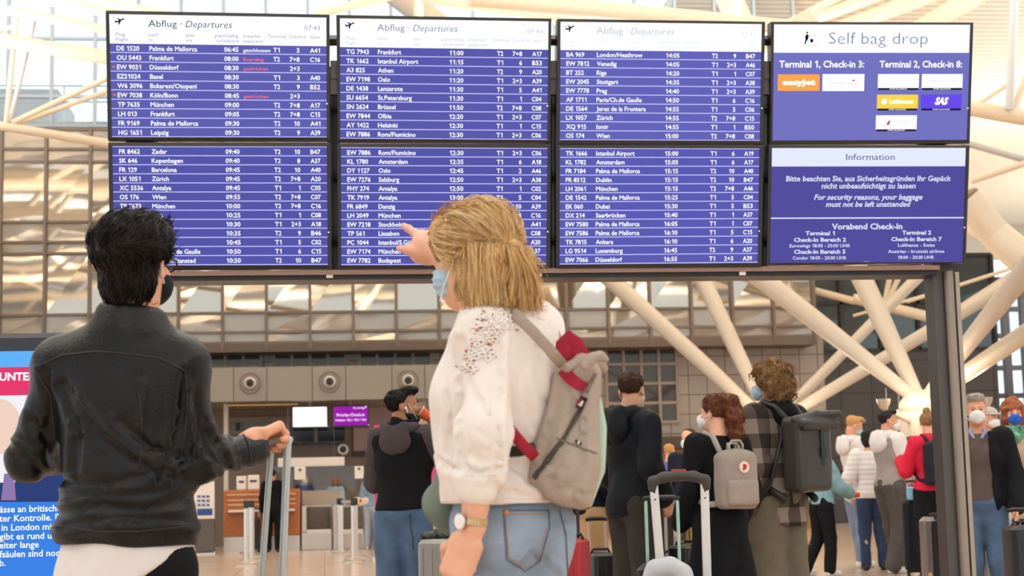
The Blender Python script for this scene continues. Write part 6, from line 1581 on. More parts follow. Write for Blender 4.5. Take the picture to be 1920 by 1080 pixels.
# ================================================================== THE OTHER TRAVELLERS
M_BLACKC = mat('black_cloth', '#131316', .85, 0, nscale=20, namt=.1); M_CHAR = mat('charcoal_fleece', '#4a4244', .9, 0, nscale=25, namt=.1); M_NAVY = mat('navy_cloth', '#171d2a', .8, 0, nscale=15, namt=.1)
M_DENIM = mat('mid_denim', '#4e6582', .8, 0, nscale=7, namt=.25); M_LDEN = mat('pale_denim', '#7888a0', .8, 0, nscale=7, namt=.2); M_DDEN = mat('dark_denim', '#32405c', .8, 0, nscale=7, namt=.18)
M_GREYT = mat('grey_trousers', '#55504d', .85, 0, nscale=12, namt=.1); M_OLIVE = mat('olive_trousers', '#6b6354', .85, 0, nscale=12, namt=.08); M_BEIGE = mat('beige_trousers', '#c39d72', .85, 0, nscale=10, namt=.06)
M_WHITEC = mat('white_cloth', '#e4dedb', .85, 0, nscale=15, namt=.03); M_RED = mat('red_fleece', '#cb2440', .85, 0, nscale=15, namt=.08); M_TEAL = mat('teal_cloth', '#7fa3aa', .8, 0, nscale=12, namt=.08); M_GREYV = mat('grey_vest', '#9a938d', .85, 0, nscale=15, namt=.06)
M_SNEAK = mat('white_shoe', '#e4dfd8', .5); M_BSHOE = mat('black_shoe', '#151414', .4)
M_HBR = mat('brown_hair', '#47301f', .6, 0, nscale=60, namt=.3, spec=.25); M_HDK = mat('dark_hair', '#1e1613', .6, 0, nscale=60, namt=.3, spec=.25); M_HGI = mat('ginger_blond', '#b98d57', .6, 0, nscale=60, namt=.25, spec=.25); M_HAU = mat('auburn_hair', '#8a4f2d', .6, 0, nscale=40, namt=.35, spec=.25); M_HCU = mat('curly_blond', '#94704a', .65, 0, nscale=45, namt=.4, spec=.2); M_HRED = mat('chestnut_hair', '#6a3a21', .5, 0, nscale=60, namt=.35, spec=.3, stretch=(1, 1, .2)); M_HGR = mat('grey_hair', '#b9b3ac', .6, 0, nscale=60, namt=.2)
def lbox(mb, c, h, M=None): return mb.box(c, h, M)

def backpack(pr, name, label, m, w=.15, h=.23, dp=.085, z=1.2, y=-.235, strap=None, kind='plain', group=None):
    b = worn(pr, name, label, 'backpack', group); strap = strap or m
    S = Sdf(); S.box((0, y, z), (w, dp, h), None, .045); S.ell((0, y, z + h * .75), (w * .92, dp * .95, h * .4), None, .04)
    att(S.build('bag_body', m, None, .009, 1, lambda p: .003 * wav(p, 22, 3)), b)
    S = Sdf(); S.box((0, y - dp, z - h * .42), (w * .84, .03, h * .46), None, .025); att(S.build('front_pocket', m, None, .008, 1), b)
    for s in (-1, 1):
        sh = pr['sh'][s]; x = s * .085
        mb = MB(); mb.tube([(x * .8, y + dp * .7, z + h * .9), (x * .9, -.085, 1.475), (x, -.01, 1.502), (x * 1.1, .085, 1.44), (x * 1.35, .135, 1.30), (x * 1.75, .09, 1.12), (x * 1.7, -.06, 1.04), (x * 1.4, y + dp * .8, z - h * .8)], .021, 8, True, (V(1, 0, 0), .9)) 
        att(mb.build('shoulder_strap', strap, None, True), b)
    mb = MB(); mb.tube([(-.04, y + dp * .4, z + h * 1.05), (-.035, y + dp * .4, z + h * 1.05 + .05), (.035, y + dp * .4, z + h * 1.05 + .05), (.04, y + dp * .4, z + h * 1.05)], .008, 8); att(mb.build('top_handle', strap, None, True), b)
    return b

def suitcase(label, px, ytop, d, wpx, hgt=None, yaw=0, m=None, dep=.13, rods=None, hm=None, name='suitcase', group=None, ribs=True, tilt=0, griplen=None):
    """body top centre at picture point (px, ytop), depth d; rods: picture y of the grip"""
    c = P(px, ytop, d); s = d / FPX; w = wpx * s / 2; zt = c[2]; M = rotz(R(-(yaw + 6.6))); t = thing(name, (c[0], c[1], 0), label, 'suitcase', group)
    o = V(c[0], c[1], 0); z0_ = .05
    MB().rbox(o + V(0, 0, (zt + z0_) / 2), (w, dep, (zt - z0_) / 2), min(.06, w * .5), M, 5).build('shell', m, t, 'auto')
    if ribs:
        mb = MB()
        for k in (-.5, 0, .5): mb.rbox(o + M @ V(k * w * 1.2, -dep - .001, (zt + z0_) / 2), (w * .1, .008, (zt - z0_) / 2 - .05), .006, M, 2)
        mb.build('rib', m, t, 'auto')
    for sx in (-1, 1):
        for sy in (-1, 1): MB().lathe(o + M @ V(sx * w * .75, sy * dep * .7, .03), [(.02, -.013), (.03, -.01), (.03, .01), (.02, .013)], M[:, 0], 12).build('wheel', M_BLK, t)
    mb = MB(); mb.tube([o + M @ V(-.06, 0, zt - .005), o + M @ V(-.05, 0, zt + .022), o + M @ V(.05, 0, zt + .022), o + M @ V(.06, 0, zt - .005)], .009, 8); mb.build('carry_handle', M_BLK, t, True)
    if rods:
        g = griplen or w * .62; zg = P(px, rods, d)[2]
        for sx in (-1, 1): MB().tube([o + M @ V(sx * g, dep * .5, zt - .05), o + M @ V(sx * g, dep * .5 + tilt, zg)], .0095, 10).build('rod', hm or M_STEEL, t, 'auto')
        MB().tube([o + M @ V(-g - .015, dep * .5 + tilt, zg), o + M @ V(-g + .02, dep * .5 + tilt, zg + .008), o + M @ V(g - .02, dep * .5 + tilt, zg + .008), o + M @ V(g + .015, dep * .5 + tilt, zg)], .014, 10).build('grip', M_BLK, t, True)
    return t

# ---- 1 the man drinking from an orange cup
C = human('person in a black vest over a grey hoodie drinking from an orange cup', (757, 730), 10.3, 22, skin=M_SKIND, hyaw=58, hpit=4, res=.008, eyes=True,
  arms=dict(r=((.285, .11, 1.23), (.185, .25, 1.44)), l=((-.24, .06, 1.15), (-.12, .27, 1.12))), legs=dict(l=((-.11, .02, .49), (-.15, -.03, .075)), r=((.10, .03, .49), (.12, -.0, .075))),
  top=dict(m=M_CHAR, e=.032, hem=.96, hood=1.08, panel=M_BLACKC, panel_name='vest', amp=.008, name='hoodie'), legwear=dict(m=M_DENIM, e=.028, r=(.09, .07, .062)), shoes=M_SNEAK,
  hair=dict(style='short', m=M_HDK, grow=1.0), handcfg=dict(r=(V(-.1, .25, .9), V(-.5, .8, 0), (.9, .95, 1.0, 1.0))))
Mh, hc = C['Mh'], C['hc']; hq = lambda *a: hc + Mh @ V(*a)
S = Sdf(); S.ell((0, .05, -.078), (.058, .052, .042), None, .01); S.ell((0, .02, -.05), (.065, .05, .055), None, .02); S.ell((0, .088, -.058), (.026, .016, .016), None, .008, 's'); S.plane((0, 0, -.036), (0, .25, 1)); S.ell((0, .093, -.045), (.024, .010, .006), None, .006)
vs, F = S.arrays(.0055, 1); att(mesh_np('beard', vs @ Mh.T + hc, F, M_HDK), C['o'])
mb = MB(); mb.tube([hq(.083, -.0, -.004), hq(.088, .006, -.014), hq(.086, .012, -.045)], [.009, .007, .0045], 8); eb = att(mb.build('earbud', mat('bud_white', '#f0eeea', .3), None, True), C['o'])
mb = MB(); mb.tube([hq(.08, .022, .02), hq(.072, .045, -.03), hq(.05, .075, -.085)], .0026, 6); att(mb.build('mask_loop', mat('loop_white', '#dfe4e6', .7), None, True), C['o'])
# neck gaiter / shell collar
S = Sdf()
for q in range(14):
    an_ = 2 * math.pi * q / 14; S.cap((.078 * math.cos(an_), -.012 + .08 * math.sin(an_), 1.455), (.072 * math.cos(an_), .0 + .078 * math.sin(an_), 1.54 + .012 * math.sin(an_ * 2)), .022, .018, .03)
att(S.build('collar', M_BLACKC, None, .008, 1, folds(.008, 24, 3)), C['o'])
S = Sdf(); S.ell((0, -.005, .945), (.185, .145, .075), None, .03); S.plane((0, 0, .895), (-.25, 0, -1)); S.plane((0, 0, .99), (0, 0, 1)); att(S.build('denim_shirt_tail', mat('blue_shirt', '#5a7a9c', .8, 0, nscale=10, namt=.12), None, .0085, 1, folds(.006, 18, 2)), C['o'])
cup = worn(C, 'paper_cup', 'bright orange paper cup held to the mouth of the bearded person', 'cup')
cd_ = nrm(Mh @ V(0, -.5, 1)); cb = hq(0, .185, -.10); ax_ = nrm(Mh @ V(0, -.62, .5))
att(MB().lathe(cb, [(.001, .0), (.028, .0), (.040, .1), (.042, .1), (.042, .104), (.037, .104), (.026, .006), (.001, .006)], ax_, 24).build('cup_wall', mat('cup_orange', '#e8622a', .5), None, 'auto'), cup)
att(MB().lathe(cb, [(.0405, .098), (.0425, .098), (.0425, .1045), (.0395, .1045), (.0395, .098)], ax_, 24).build('rim', M_WHT, None, 'auto'), cup)
pch = worn(C, 'belt_bag', 'small black belt bag with a dangling cord on the hip of the cup drinker', 'bag')
S = Sdf(); S.box((.175, .06, .93), (.03, .06, .07), rotz(.5), .025); att(S.build('bag_body', M_BLACKC, None, .007, 1, folds(.004, 24, 2)), pch)
mb = MB(); mb.tube([(.10, -.135, .93), (.11, -.15, .86), (.125, -.15, .78), (.13, -.15, .70)], .004, 6); att(mb.build('cord', M_BLK, None, True), pch)
suitcase('grey hard suitcase standing beside the person with the orange cup', 824, 1010, 9.6, 62, yaw=20, m=mat('silver_case', '#8d8b86', .35, .2), rods=952, hm=mat('rod_gold', '#bfae8c', .35, .6), griplen=.055)
S = Sdf(); c = P(820, 1008, 9.6); S.chain([c + V(-.08, -.05, .012), c + V(0, -.02, .02), c + V(.09, -.05, .01)], [.02, .03, .02], .02); tag(S.build('crumpled_garment', mat('garment_mixed', '#4a4a4a', .9, 0, nscale=40, namt=.9), None, .007, 1, lambda p: .007 * wav(p, 60, 2)), 'black and white crumpled garment lying on the grey suitcase by the cup drinker', 'garment')

# ---- 2 the man in a black hooded jacket
D = human('person in a black hooded jacket with short brown hair, seen from behind', (1184, 697), 10.0, 58, hyaw=-36, hpit=2, arms=dict(r=((.235, -.04, 1.14), (.21, .06, .98)), l=((-.225, -.02, 1.13), (-.17, .12, .98))),
  top=dict(m=mat('black_shell', '#11141a', .6, 0, nscale=12, namt=.1), e=.036, hem=.86, hood=1.35, amp=.011, freq=12, name='hooded_jacket'), legwear=dict(m=mat('dark_grey_trousers', '#38332f', .8, 0, nscale=10, namt=.1), e=.026, r=(.09, .068, .06)), shoes=M_BSHOE, hair=dict(style='crop', m=M_HBR, grow=.99, amp=.002), mask=M_MASKW)
# ---- 3 the ponytailed girl in black and her backpack
E = human('person with a long chestnut ponytail in a black coat', (1338, 741), 9.3, -24, fem=True, hyaw=-26, arms=dict(l=((-.215, -.0, 1.13), (-.21, .13, .93)), r=((.22, -.02, 1.14), (.2, .1, .93))),
  top=dict(m=mat('black_coat', '#0d0d11', .8, 0, nscale=12, namt=.1), e=.03, hem=.50, flare=.07, amp=.009, name='coat'), legwear=dict(m=M_BLACKC, e=.014), shoes=M_BSHOE, hair=dict(style='tail', m=M_HRED, amp=.004, freq=70), mask=M_MASKW)
M_GBK = mat('stone_backpack', '#968a80', .8, 0, nscale=16, namt=.06)
b = backpack(E, 'backpack', 'small stone-grey square backpack with round badge on the ponytailed person', M_GBK, .135, .18, .075, 1.19, -.225, mat('stone_strap', '#a39a92', .7), group=None)
att(MB().lathe((.015, -.303, 1.275), [(.001, -.004), (.037, -.004), (.037, .004), (.001, .004)], (0, -1, 0), 28).build('badge', mat('badge_cream', '#e8cfc0', .6), None, 'auto'), b)
att(MB().lathe((.015, -.308, 1.275), [(.001, -.002), (.029, -.002), (.029, .002), (.001, .002)], (0, -1, 0), 28).build('badge_ring', mat('badge_cream2', '#e9d6c6', .6), None, 'auto'), b)
S = Sdf(); S.chain([(.004, -.313, 1.263), (.018, -.313, 1.27), (.022, -.313, 1.284), (.010, -.313, 1.29), (.006, -.313, 1.279)], [.006, .007, .006, .005, .004], .004); att(S.build('badge_emblem', mat('badge_red', '#b83030', .6), None, .002, 1), b)
mb = MB(); 
for s in (-1, 1): mb.tube([(s * .045, -.235, 1.34), (s * .05, -.24, 1.42), (s * .03, -.24, 1.445), (s * .0, -.24, 1.445)], .008, 8)
att(mb.build('carry_handle', mat('stone_strap', '#a39a92', .7), None, True), b)
# ---- 4 the curly-haired man in a checked shirt
def plaid():
    m = mat('checked_flannel', '#5a5048', .9); nt = m.node_tree; bs_ = nt.nodes['Principled BSDF']; tc = nt.nodes.new('ShaderNodeTexCoord')
    sp = nt.nodes.new('ShaderNodeSeparateXYZ'); nt.links.new(tc.outputs['Object'], sp.inputs[0])
    def stripe(out, f, ph):
        a = nt.nodes.new('ShaderNodeMath'); a.operation = 'MULTIPLY_ADD'; a.inputs[1].default_value = f; a.inputs[2].default_value = ph; nt.links.new(out, a.inputs[0])
        fr = nt.nodes.new('ShaderNodeMath'); fr.operation = 'FRACT'; nt.links.new(a.outputs[0], fr.inputs[0]); g = nt.nodes.new('ShaderNodeMath'); g.operation = 'GREATER_THAN'; g.inputs[1].default_value = .5; nt.links.new(fr.outputs[0], g.inputs[0]); return g.outputs[0]
    a1, a2 = stripe(sp.outputs['X'], 5.6, .3), stripe(sp.outputs['Z'], 5.6, .1)
    ad = nt.nodes.new('ShaderNodeMath'); ad.operation = 'ADD'; nt.links.new(a1, ad.inputs[0]); nt.links.new(a2, ad.inputs[1]); dv = nt.nodes.new('ShaderNodeMath'); dv.operation = 'MULTIPLY'; dv.inputs[1].default_value = .5; nt.links.new(ad.outputs[0], dv.inputs[0])
    rp = nt.nodes.new('ShaderNodeValToRGB'); rp.color_ramp.interpolation = 'CONSTANT'; e = rp.color_ramp.elements; e[0].color = lin('#2f2926'); e[1].position = .7; e[1].color = lin('#8b7f74'); n = e.new(.3); n.color = lin('#574c45')
    nt.links.new(dv.outputs[0], rp.inputs[0]); nt.links.new(rp.outputs[0], bs_.inputs['Base Color']); return m
G = human('curly-haired person in a checked overshirt with a dark roll-top backpack', (1444, 684), 10.1, -36, hyaw=-22, arms=dict(l=((-.205, -.05, 1.135), (-.2, .04, .90)), r=((.23, .0, 1.13), (.21, .15, .95))),
  top=dict(m=plaid(), e=.032, hem=.77, amp=.010, name='checked_overshirt', r=(.056, .05, .042)), legwear=dict(m=M_OLIVE, e=.03, r=(.092, .074, .068)), shoes=M_BSHOE, hair=dict(style='curly', m=M_HCU, grow=1.06, amp=.012, freq=48, fringe=True), mask=M_MASKB, eyes=True)
S = Sdf()
for q in range(14):
    an_ = 2 * math.pi * q / 14; S.cap((.08 * math.cos(an_), -.018 + .085 * math.sin(an_), 1.45), (.075 * math.cos(an_), -.01 + .08 * math.sin(an_), 1.50), .03, .024, .03)
S.ell((0, -.11, 1.43), (.1, .05, .075), None, .03); att(S.build('black_hood', M_BLACKC, None, .009, 1, folds(.008, 20, 3)), G['o'])
M_RT = mat('slate_tarpaulin', '#35322f', .45, 0, nscale=10, namt=.12); 
b = worn(G, 'roll_top_backpack', 'dark grey roll-top backpack on the curly-haired person', 'backpack')
S = Sdf(); S.box((.02, -.25, 1.19), (.145, .085, .225), None, .04); att(S.build('bag_body', M_RT, None, .009, 1, lambda p: .005 * wav(p, 18, 3)), b)
S = Sdf(); S.chain([(-.12, -.29, 1.40), (.05, -.31, 1.42), (.19, -.36, 1.43)], [.025, .03, .022], .02); S.box((.04, -.31, 1.38), (.15, .06, .03), rotx(.4), .02, .02); att(S.build('rolled_top', M_RT, None, .008, 1, lambda p: .004 * wav(p, 40, 2)), b)
att(MB().box((.06, -.338, 1.25), (.014, .004, .13)).build('closure_strap', M_BLK), b); att(MB().box((.06, -.343, 1.20), (.022, .007, .03)).build('buckle', M_BLK), b)
for s in (-1, 1):
    mb = MB(); x = s * .09; mb.tube([(x * .8, -.2, 1.38), (x * .9, -.09, 1.485), (x, -.01, 1.515), (x * 1.1, .09, 1.45), (x * 1.4, .15, 1.30), (x * 1.9, .09, 1.10), (x * 1.7, -.1, .98), (x * 1.4, -.2, .92)], .024, 8, True, (V(1, 0, 0), .9)); att(mb.build('shoulder_strap', M_BLK, None, True), b)
mb = MB(); mb.tube([(-.02, -.02, 1.5), (-.1, -.16, 1.3), (-.2, -.14, 1.0), (-.22, .02, .9)], .014, 8, True, (V(1, 0, 0), .8)); att(mb.build('side_strap', M_BLK, None, True), b)
# ---- 5 masked man in navy facing us
human('person with cropped hair, white mask and navy jacket facing the camera between two backs', (1290, 803), 16.5, -152, hyaw=8, hpit=-6, res=.012, top=dict(m=M_NAVY, e=.028, hem=.9, collar=.04), legwear=dict(m=M_BLACKC), shoes=M_BSHOE, hair=dict(style='crop', m=M_HBR, grow=.97, amp=.002), mask=M_MASKW, eyes=True)
# ---- people farther back by the ochre counters
human('dark-haired person far behind the black hooded jacket', (1226, 862), 24, 20, res=.014, top=dict(m=M_BLACKC, e=.03), legwear=dict(m=M_BLACKC), shoes=M_BSHOE, hair=dict(style='short', m=M_HBR), Hfix=1.6)
human('small fair-haired person in a violet top far behind the suitcase handle', (1256, 851), 23, 30, fem=True, res=.014, top=dict(m=mat('violet_cloth', '#6a68a8', .8), e=.028), legwear=dict(m=M_DDEN), shoes=M_BSHOE, hair=dict(style='crop', m=M_HGI), Hfix=1.63)
# ---- 6 stooping person in teal behind the roll-top backpack
T6 = human('person in a teal jacket and black trousers with a white sneaker, behind the roll-top backpack', (1537, 828), 18.6, 62, res=.012, hyaw=10, hpit=-15, arms=dict(r=((.22, .14, 1.15), (.13, .36, 1.08)), l=((-.2, .16, 1.14), (-.08, .38, 1.08))),
  legs=dict(r=((.10, .05, .49), (.12, .0, .075)), l=((-.1, .0, .49), (-.11, -.22, .075))), top=dict(m=M_TEAL, e=.045, hem=.93, hood=1.2, amp=.012, name='teal_jacket'), legwear=dict(m=M_BLACKC, e=.028), shoes=M_SNEAK, hair=dict(style='crop', m=M_HGI))
t = worn(T6, 'orange_pouch', 'orange and pink pouch held out by the person in teal', 'pouch'); S = Sdf(); S.box((.06, .47, 1.04), (.10, .07, .04), None, .03); att(S.build('pouch_body', mat('pouch_orange', '#d8492a', .7, 0, nscale=25, namt=.3), None, .01, 1, lambda p: .006 * wav(p, 30, 2)), t); att(MB().box((.06, .55, 1.05), (.06, .008, .02)).build('pouch_flap', mat('pouch_pink', '#d88a9a', .7)), t)
# ---- 7 the blond man in a white hoodie looking down
B7 = human('blond person in a white hoodie and pale jeans looking down, black bag across the chest', (1601, 781), 20.3, 72, res=.0125, hyaw=12, hpit=-24, skin=M_SKIN, arms=dict(r=((.23, .04, 1.13), (.12, .33, 1.10)), l=((-.22, .08, 1.13), (-.06, .33, 1.12))),
  legs=dict(r=((.1, .03, .49), (.11, -.02, .075)), l=((-.1, .06, .49), (-.12, .12, .075))), top=dict(m=M_WHITEC, e=.03, hem=.93, hood=1.25, name='hoodie'), legwear=dict(m=M_LDEN, e=.026, hem=.04), shoes=M_SNEAK, hair=dict(style='short', m=M_HGI), mask=M_MASKB)
t = worn(B7, 'sling_bag', 'black sling bag under the arm of the blond person in white', 'bag'); S = Sdf(); S.box((.12, .14, 1.17), (.09, .05, .085), rotz(.4), .03); S.box((-.12, -.2, 1.0), (.14, .08, .12), None, .04); att(S.build('bag_body', M_BLACKC, None, .012, 1, folds(.006, 18, 2)), t)
# ---- 8 dark-haired person in a white quilted jacket
human('dark-haired person in a white quilted jacket and dark jeans', (1627, 806), 19.6, 4, fem=True, res=.0125, arms=dict(l=((-.27, -.02, 1.15), (-.24, .06, .93)), r=((.22, .0, 1.14), (.2, .12, .95))), top=dict(m=M_WHITEC, e=.045, hem=.9, quilt=True, name='quilted_jacket'), legwear=dict(m=M_DDEN, e=.018, r=(.085, .058, .045)), shoes=M_BSHOE, hair=dict(style='afro', m=M_HDK, grow=.92, amp=.006, freq=60))
# ---- 9 grey vest man with a white mask
human('person in a grey vest over a white hoodie wearing a white moulded mask', (1665, 770), 18.9, 66, res=.012, skin=M_SKIN, hyaw=18, arms=dict(r=((.235, .06, 1.13), (.17, .30, .99)), l=((-.22, .08, 1.13), (-.1, .3, 1.0))), legs=dict(r=((.1, .02, .49), (.11, -.1, .075)), l=((-.1, .08, .49), (-.11, .12, .075))),
  top=dict(m=M_WHITEC, e=.032, hem=.91, hood=1.35, panel=M_GREYV, name='hoodie', phem=.02), legwear=dict(m=M_GREYT, e=.03, r=(.092, .07, .06)), shoes=M_SNEAK, hair=dict(style='short', m=M_HDK), mask=M_MASKW, eyes=True)
# ---- 10 the red jacket with black backpack
Rj = human('person in a bright red fleece with hair in a bun and a black backpack', (1738, 772), 17.2, -8, fem=True, res=.0115, hyaw=22, arms=dict(l=((-.24, .06, 1.14), (-.2, .28, 1.24)), r=((.23, .03, 1.13), (.18, .22, 1.0))), top=dict(m=M_RED, e=.034, hem=.93, collar=.06, name='fleece'), legwear=dict(m=M_BLACKC, e=.028), shoes=M_BSHOE, hair=dict(style='bun', m=mat('dark_blond', '#8a6a4a', .6, 0, nscale=50, namt=.3)), mask=M_MASKW)
b = backpack(Rj, 'backpack', 'black backpack with a small pink patch on the person in red', mat('black_pack', '#20222a', .7, 0, nscale=12, namt=.1), .15, .22, .08, 1.2, -.235)
att(MB().box((.03, -.335, 1.23), (.055, .004, .028)).build('pink_patch', mat('patch_pink', '#b96a92', .7)), b)
# ---- 11 child facing us
human('child with brown hair and a pale mask facing the camera beside the red fleece', (1707, 818), 19.5, 172, fem=True, res=.0125, hyaw=18, top=dict(m=M_NAVY, e=.03), legwear=dict(m=M_DDEN), shoes=M_SNEAK, hair=dict(style='bob', m=M_HBR), mask=M_MASKW, eyes=True, arms=dict(r=((.2, .1, 1.15), (.05, .26, 1.3))))
# ---- 12 the older man in a dark coat
O = human('grey-haired person in a dark coat, brown jumper and blue jeans wearing a white mask', (1829, 743), 11.6, 196, res=.0095, skin=M_SKIN, hyaw=-4, hpit=4, arms=dict(l=((-.25, -.02, 1.13), (-.25, .12, .90)), r=((.24, -.02, 1.13), (.24, .05, .89))), legs=dict(l=((-.12, .03, .49), (-.17, .0, .075)), r=((.1, .01, .49), (.11, -.02, .075))),
  top=dict(m=mat('brown_jumper', '#5a4d49', .9, 0, nscale=20, namt=.06), e=.022, hem=.94, neck=1.46, name='jumper'), legwear=dict(m=M_DENIM, e=.026, r=(.09, .066, .058)), shoes=M_BSHOE, hair=dict(style='short', m=M_HGR, grow=1.02), mask=M_MASKW, eyes=True)
S = Sdf(); torso_ops(S, O['B'], .04); S.cap((0, -.01, .95), (0, -.01, .70), .19, .20, .05, 'u', (V(0, 1, 0), .75)); S.plane((0, 0, .68), (0, 0, -1)); S.plane((0, 0, 1.47), (0, 0, 1))
prism(S, [(-.085, .1, 1.52), (.085, .1, 1.52), (.05, .1, 1.25), (.075, .1, .9), (.11, .1, .6), (-.11, .1, .6), (-.075, .1, .9), (-.05, .1, 1.25)], (0, 1, 0), .18, .01, .01, 's') if False else None
f2 = poly2([(-.085, 1.56), (.085, 1.56), (.075, 1.25), (.10, .95), (.14, .6), (-.14, .6), (-.10, .95), (-.075, 1.25)])
S.ops.append(('s', V(-.2, 0, .5), V(.2, .3, 1.6), lambda X: np.maximum(f2(X[..., [0, 2]]), .02 - X[..., 1]), .01))
for s in (-1, 1): arm_ops(S, O['sh'][s], O['el'][s], O['wr'][s], .034, .03, (.054, .045, .036))
att(S.build('dark_coat', mat('dark_coat', '#131418', .85, 0, nscale=15, namt=.1), None, .0095, 1, folds(.009, 12, 4)), O['o'])
S = Sdf()
for q in range(8):
    an_ = math.pi * (-.25 + 1.5 * q / 7) - math.pi * .0; S.cap((.07 * math.cos(an_ - math.pi * .0), -.02 - .07 * math.sin(an_), 1.455), (.066 * math.cos(an_), -.018 - .066 * math.sin(an_), 1.49), .016, .012, .02)
S.cap((-.06, .035, 1.48), (-.03, .085, 1.43), .016, .012, .02); S.cap((.06, .035, 1.48), (.03, .085, 1.43), .016, .012, .02); att(S.build('shirt_collar', mat('lilac_shirt', '#9a9cc0', .8), None, .008, 1), O['o'])
# ---- 13 person in a pale cap behind him
K13 = human('person in a pale peaked cap and light mask behind the grey-haired traveller', (1855, 764), 17.5, 178, res=.013, hyaw=-25, top=dict(m=mat('grey_blue_cloth', '#6f7f8c', .8), e=.03), legwear=dict(m=M_BLACKC), shoes=M_BSHOE, mask=M_MASKW, eyes=True, skin=M_SKIN)
S = Sdf(); S.ell((0, -.012, .055), (.085, .104, .075), None, .01); S.plane((0, 0, .04), (0, 0, -1)); S.ell((0, .1, .045), (.07, .075, .012), None, .01); vs, F = S.arrays(.009, 1); att(mesh_np('peaked_cap', vs @ K13['Mh'].T + K13['hc'], F, mat('cap_pale', '#b4a9a4', .8)), K13['o'])
# ---- 14 woman with a deep blue mask
W14 = human('auburn-haired person with a deep blue mask, patterned scarf and beige coat', (1899, 752), 14.3, 178, fem=True, res=.011, hyaw=10, top=dict(m=mat('beige_coat', '#a8927a', .85), e=.035, hem=.7, name='coat'), legwear=dict(m=M_BLACKC), shoes=M_BSHOE, hair=dict(style='curly', m=M_HAU, grow=1.05, amp=.012, freq=45), mask=M_MASKD, eyes=True)
S = Sdf()
for q in range(14):
    an_ = 2 * math.pi * q / 14; S.cap((.085 * math.cos(an_), -.01 + .09 * math.sin(an_), 1.43), (.08 * math.cos(an_), -.0 + .085 * math.sin(an_), 1.50), .035, .03, .03)
S.cap((.05, .12, 1.42), (.09, .14, 1.2), .045, .035, .03); att(S.build('scarf', mat('scarf_pattern', '#5f8f78', .85, 0, nscale=22, namt=.8), None, .011, 1, folds(.012, 22, 3)), W14['o'])
# ---- 16 person in navy quilted jacket and beige trousers behind the woman
N16 = human('person in a navy quilted jacket and beige trousers half hidden by the grey canvas backpack', (1094, 742), 11.2, 60, fem=True, res=.0105, arms=dict(r=((.22, .04, 1.13), (.2, .24, .93)), l=((-.2, .06, 1.13), (-.1, .24, 1.0))), top=dict(m=M_NAVY, e=.04, hem=.9, quilt=True, name='quilted_jacket'), legwear=dict(m=M_BEIGE, e=.026, r=(.09, .066, .058)), shoes=M_BSHOE, hair=dict(style='bob', m=M_HBR), mask=M_MASKW)
# ---- at the check-in counters
human('customer in black clothes standing at the wooden counter, back to the camera', (512, 880), 31.8, 0, res=.015, top=dict(m=M_BLACKC, e=.03, hem=.84, hood=1.1), legwear=dict(m=M_BLACKC, e=.02), shoes=M_BSHOE, hair=dict(style='fade', m=M_HDK), skin=M_SKIND)
human('desk clerk in navy behind the wooden counter, next to the paper notice', (571, 899), 35.6, 160, fem=True, res=.015, top=dict(m=mat('clerk_navy', '#22335e', .8), e=.025), legwear=dict(m=M_NAVY), shoes=M_BSHOE, hair=dict(style='bun', m=M_HGI), mask=M_MASKW, Hfix=1.52)
human('desk clerk with ginger hair and pale blue top behind the baggage scales', (630, 903), 35.6, 20, fem=True, res=.015, top=dict(m=mat('clerk_blue', '#9db4cc', .8), e=.025), legwear=dict(m=M_NAVY), shoes=M_BSHOE, hair=dict(style='bob', m=M_HAU), Hfix=1.46)
T17 = human('customer in pale jeans at the steel desks, half hidden by the cup drinker', (697, 880), 31.9, 12, fem=True, res=.015, top=dict(m=mat('blue_grey_top', '#7f93a8', .8), e=.03), legwear=dict(m=mat('ice_denim', '#a9b3c2', .8), e=.022), shoes=M_SNEAK, hair=dict(style='long', m=M_HBR))
t = worn(T17, 'shoulder_bag', 'cream shoulder bag with a red motif hanging by the customer in pale jeans', 'bag'); S = Sdf(); S.box((-.2, -.06, 1.05), (.20, .07, .10), None, .06); att(S.build('bag_body', mat('cream_bag', '#d8cbb4', .8), None, .013, 1), t)
att(MB().lathe((-.22, -.131, 1.07), [(.001, -.004), (.035, -.004), (.03, .004), (.001, .004)], (0, -1, 0), 12).build('red_motif', mat('motif_red', '#c03a34', .7)), t); mb = MB(); mb.tube([(-.36, -.06, 1.12), (-.2, -.04, 1.42), (-.04, -.06, 1.12)], .012, 6); att(mb.build('strap', mat('bag_strap', '#6b5c50', .8)), t)
suitcase('dark upright suitcase beside the customer in black at the counter', 480, 972, 31.9, 14, m=mat('case_black', '#1f1e20', .45), dep=.12, rods=955)
suitcase('dark case by the feet of the customer in pale jeans', 707, 965, 31.6, 12, m=mat('case_black', '#1f1e20', .45), dep=.12)

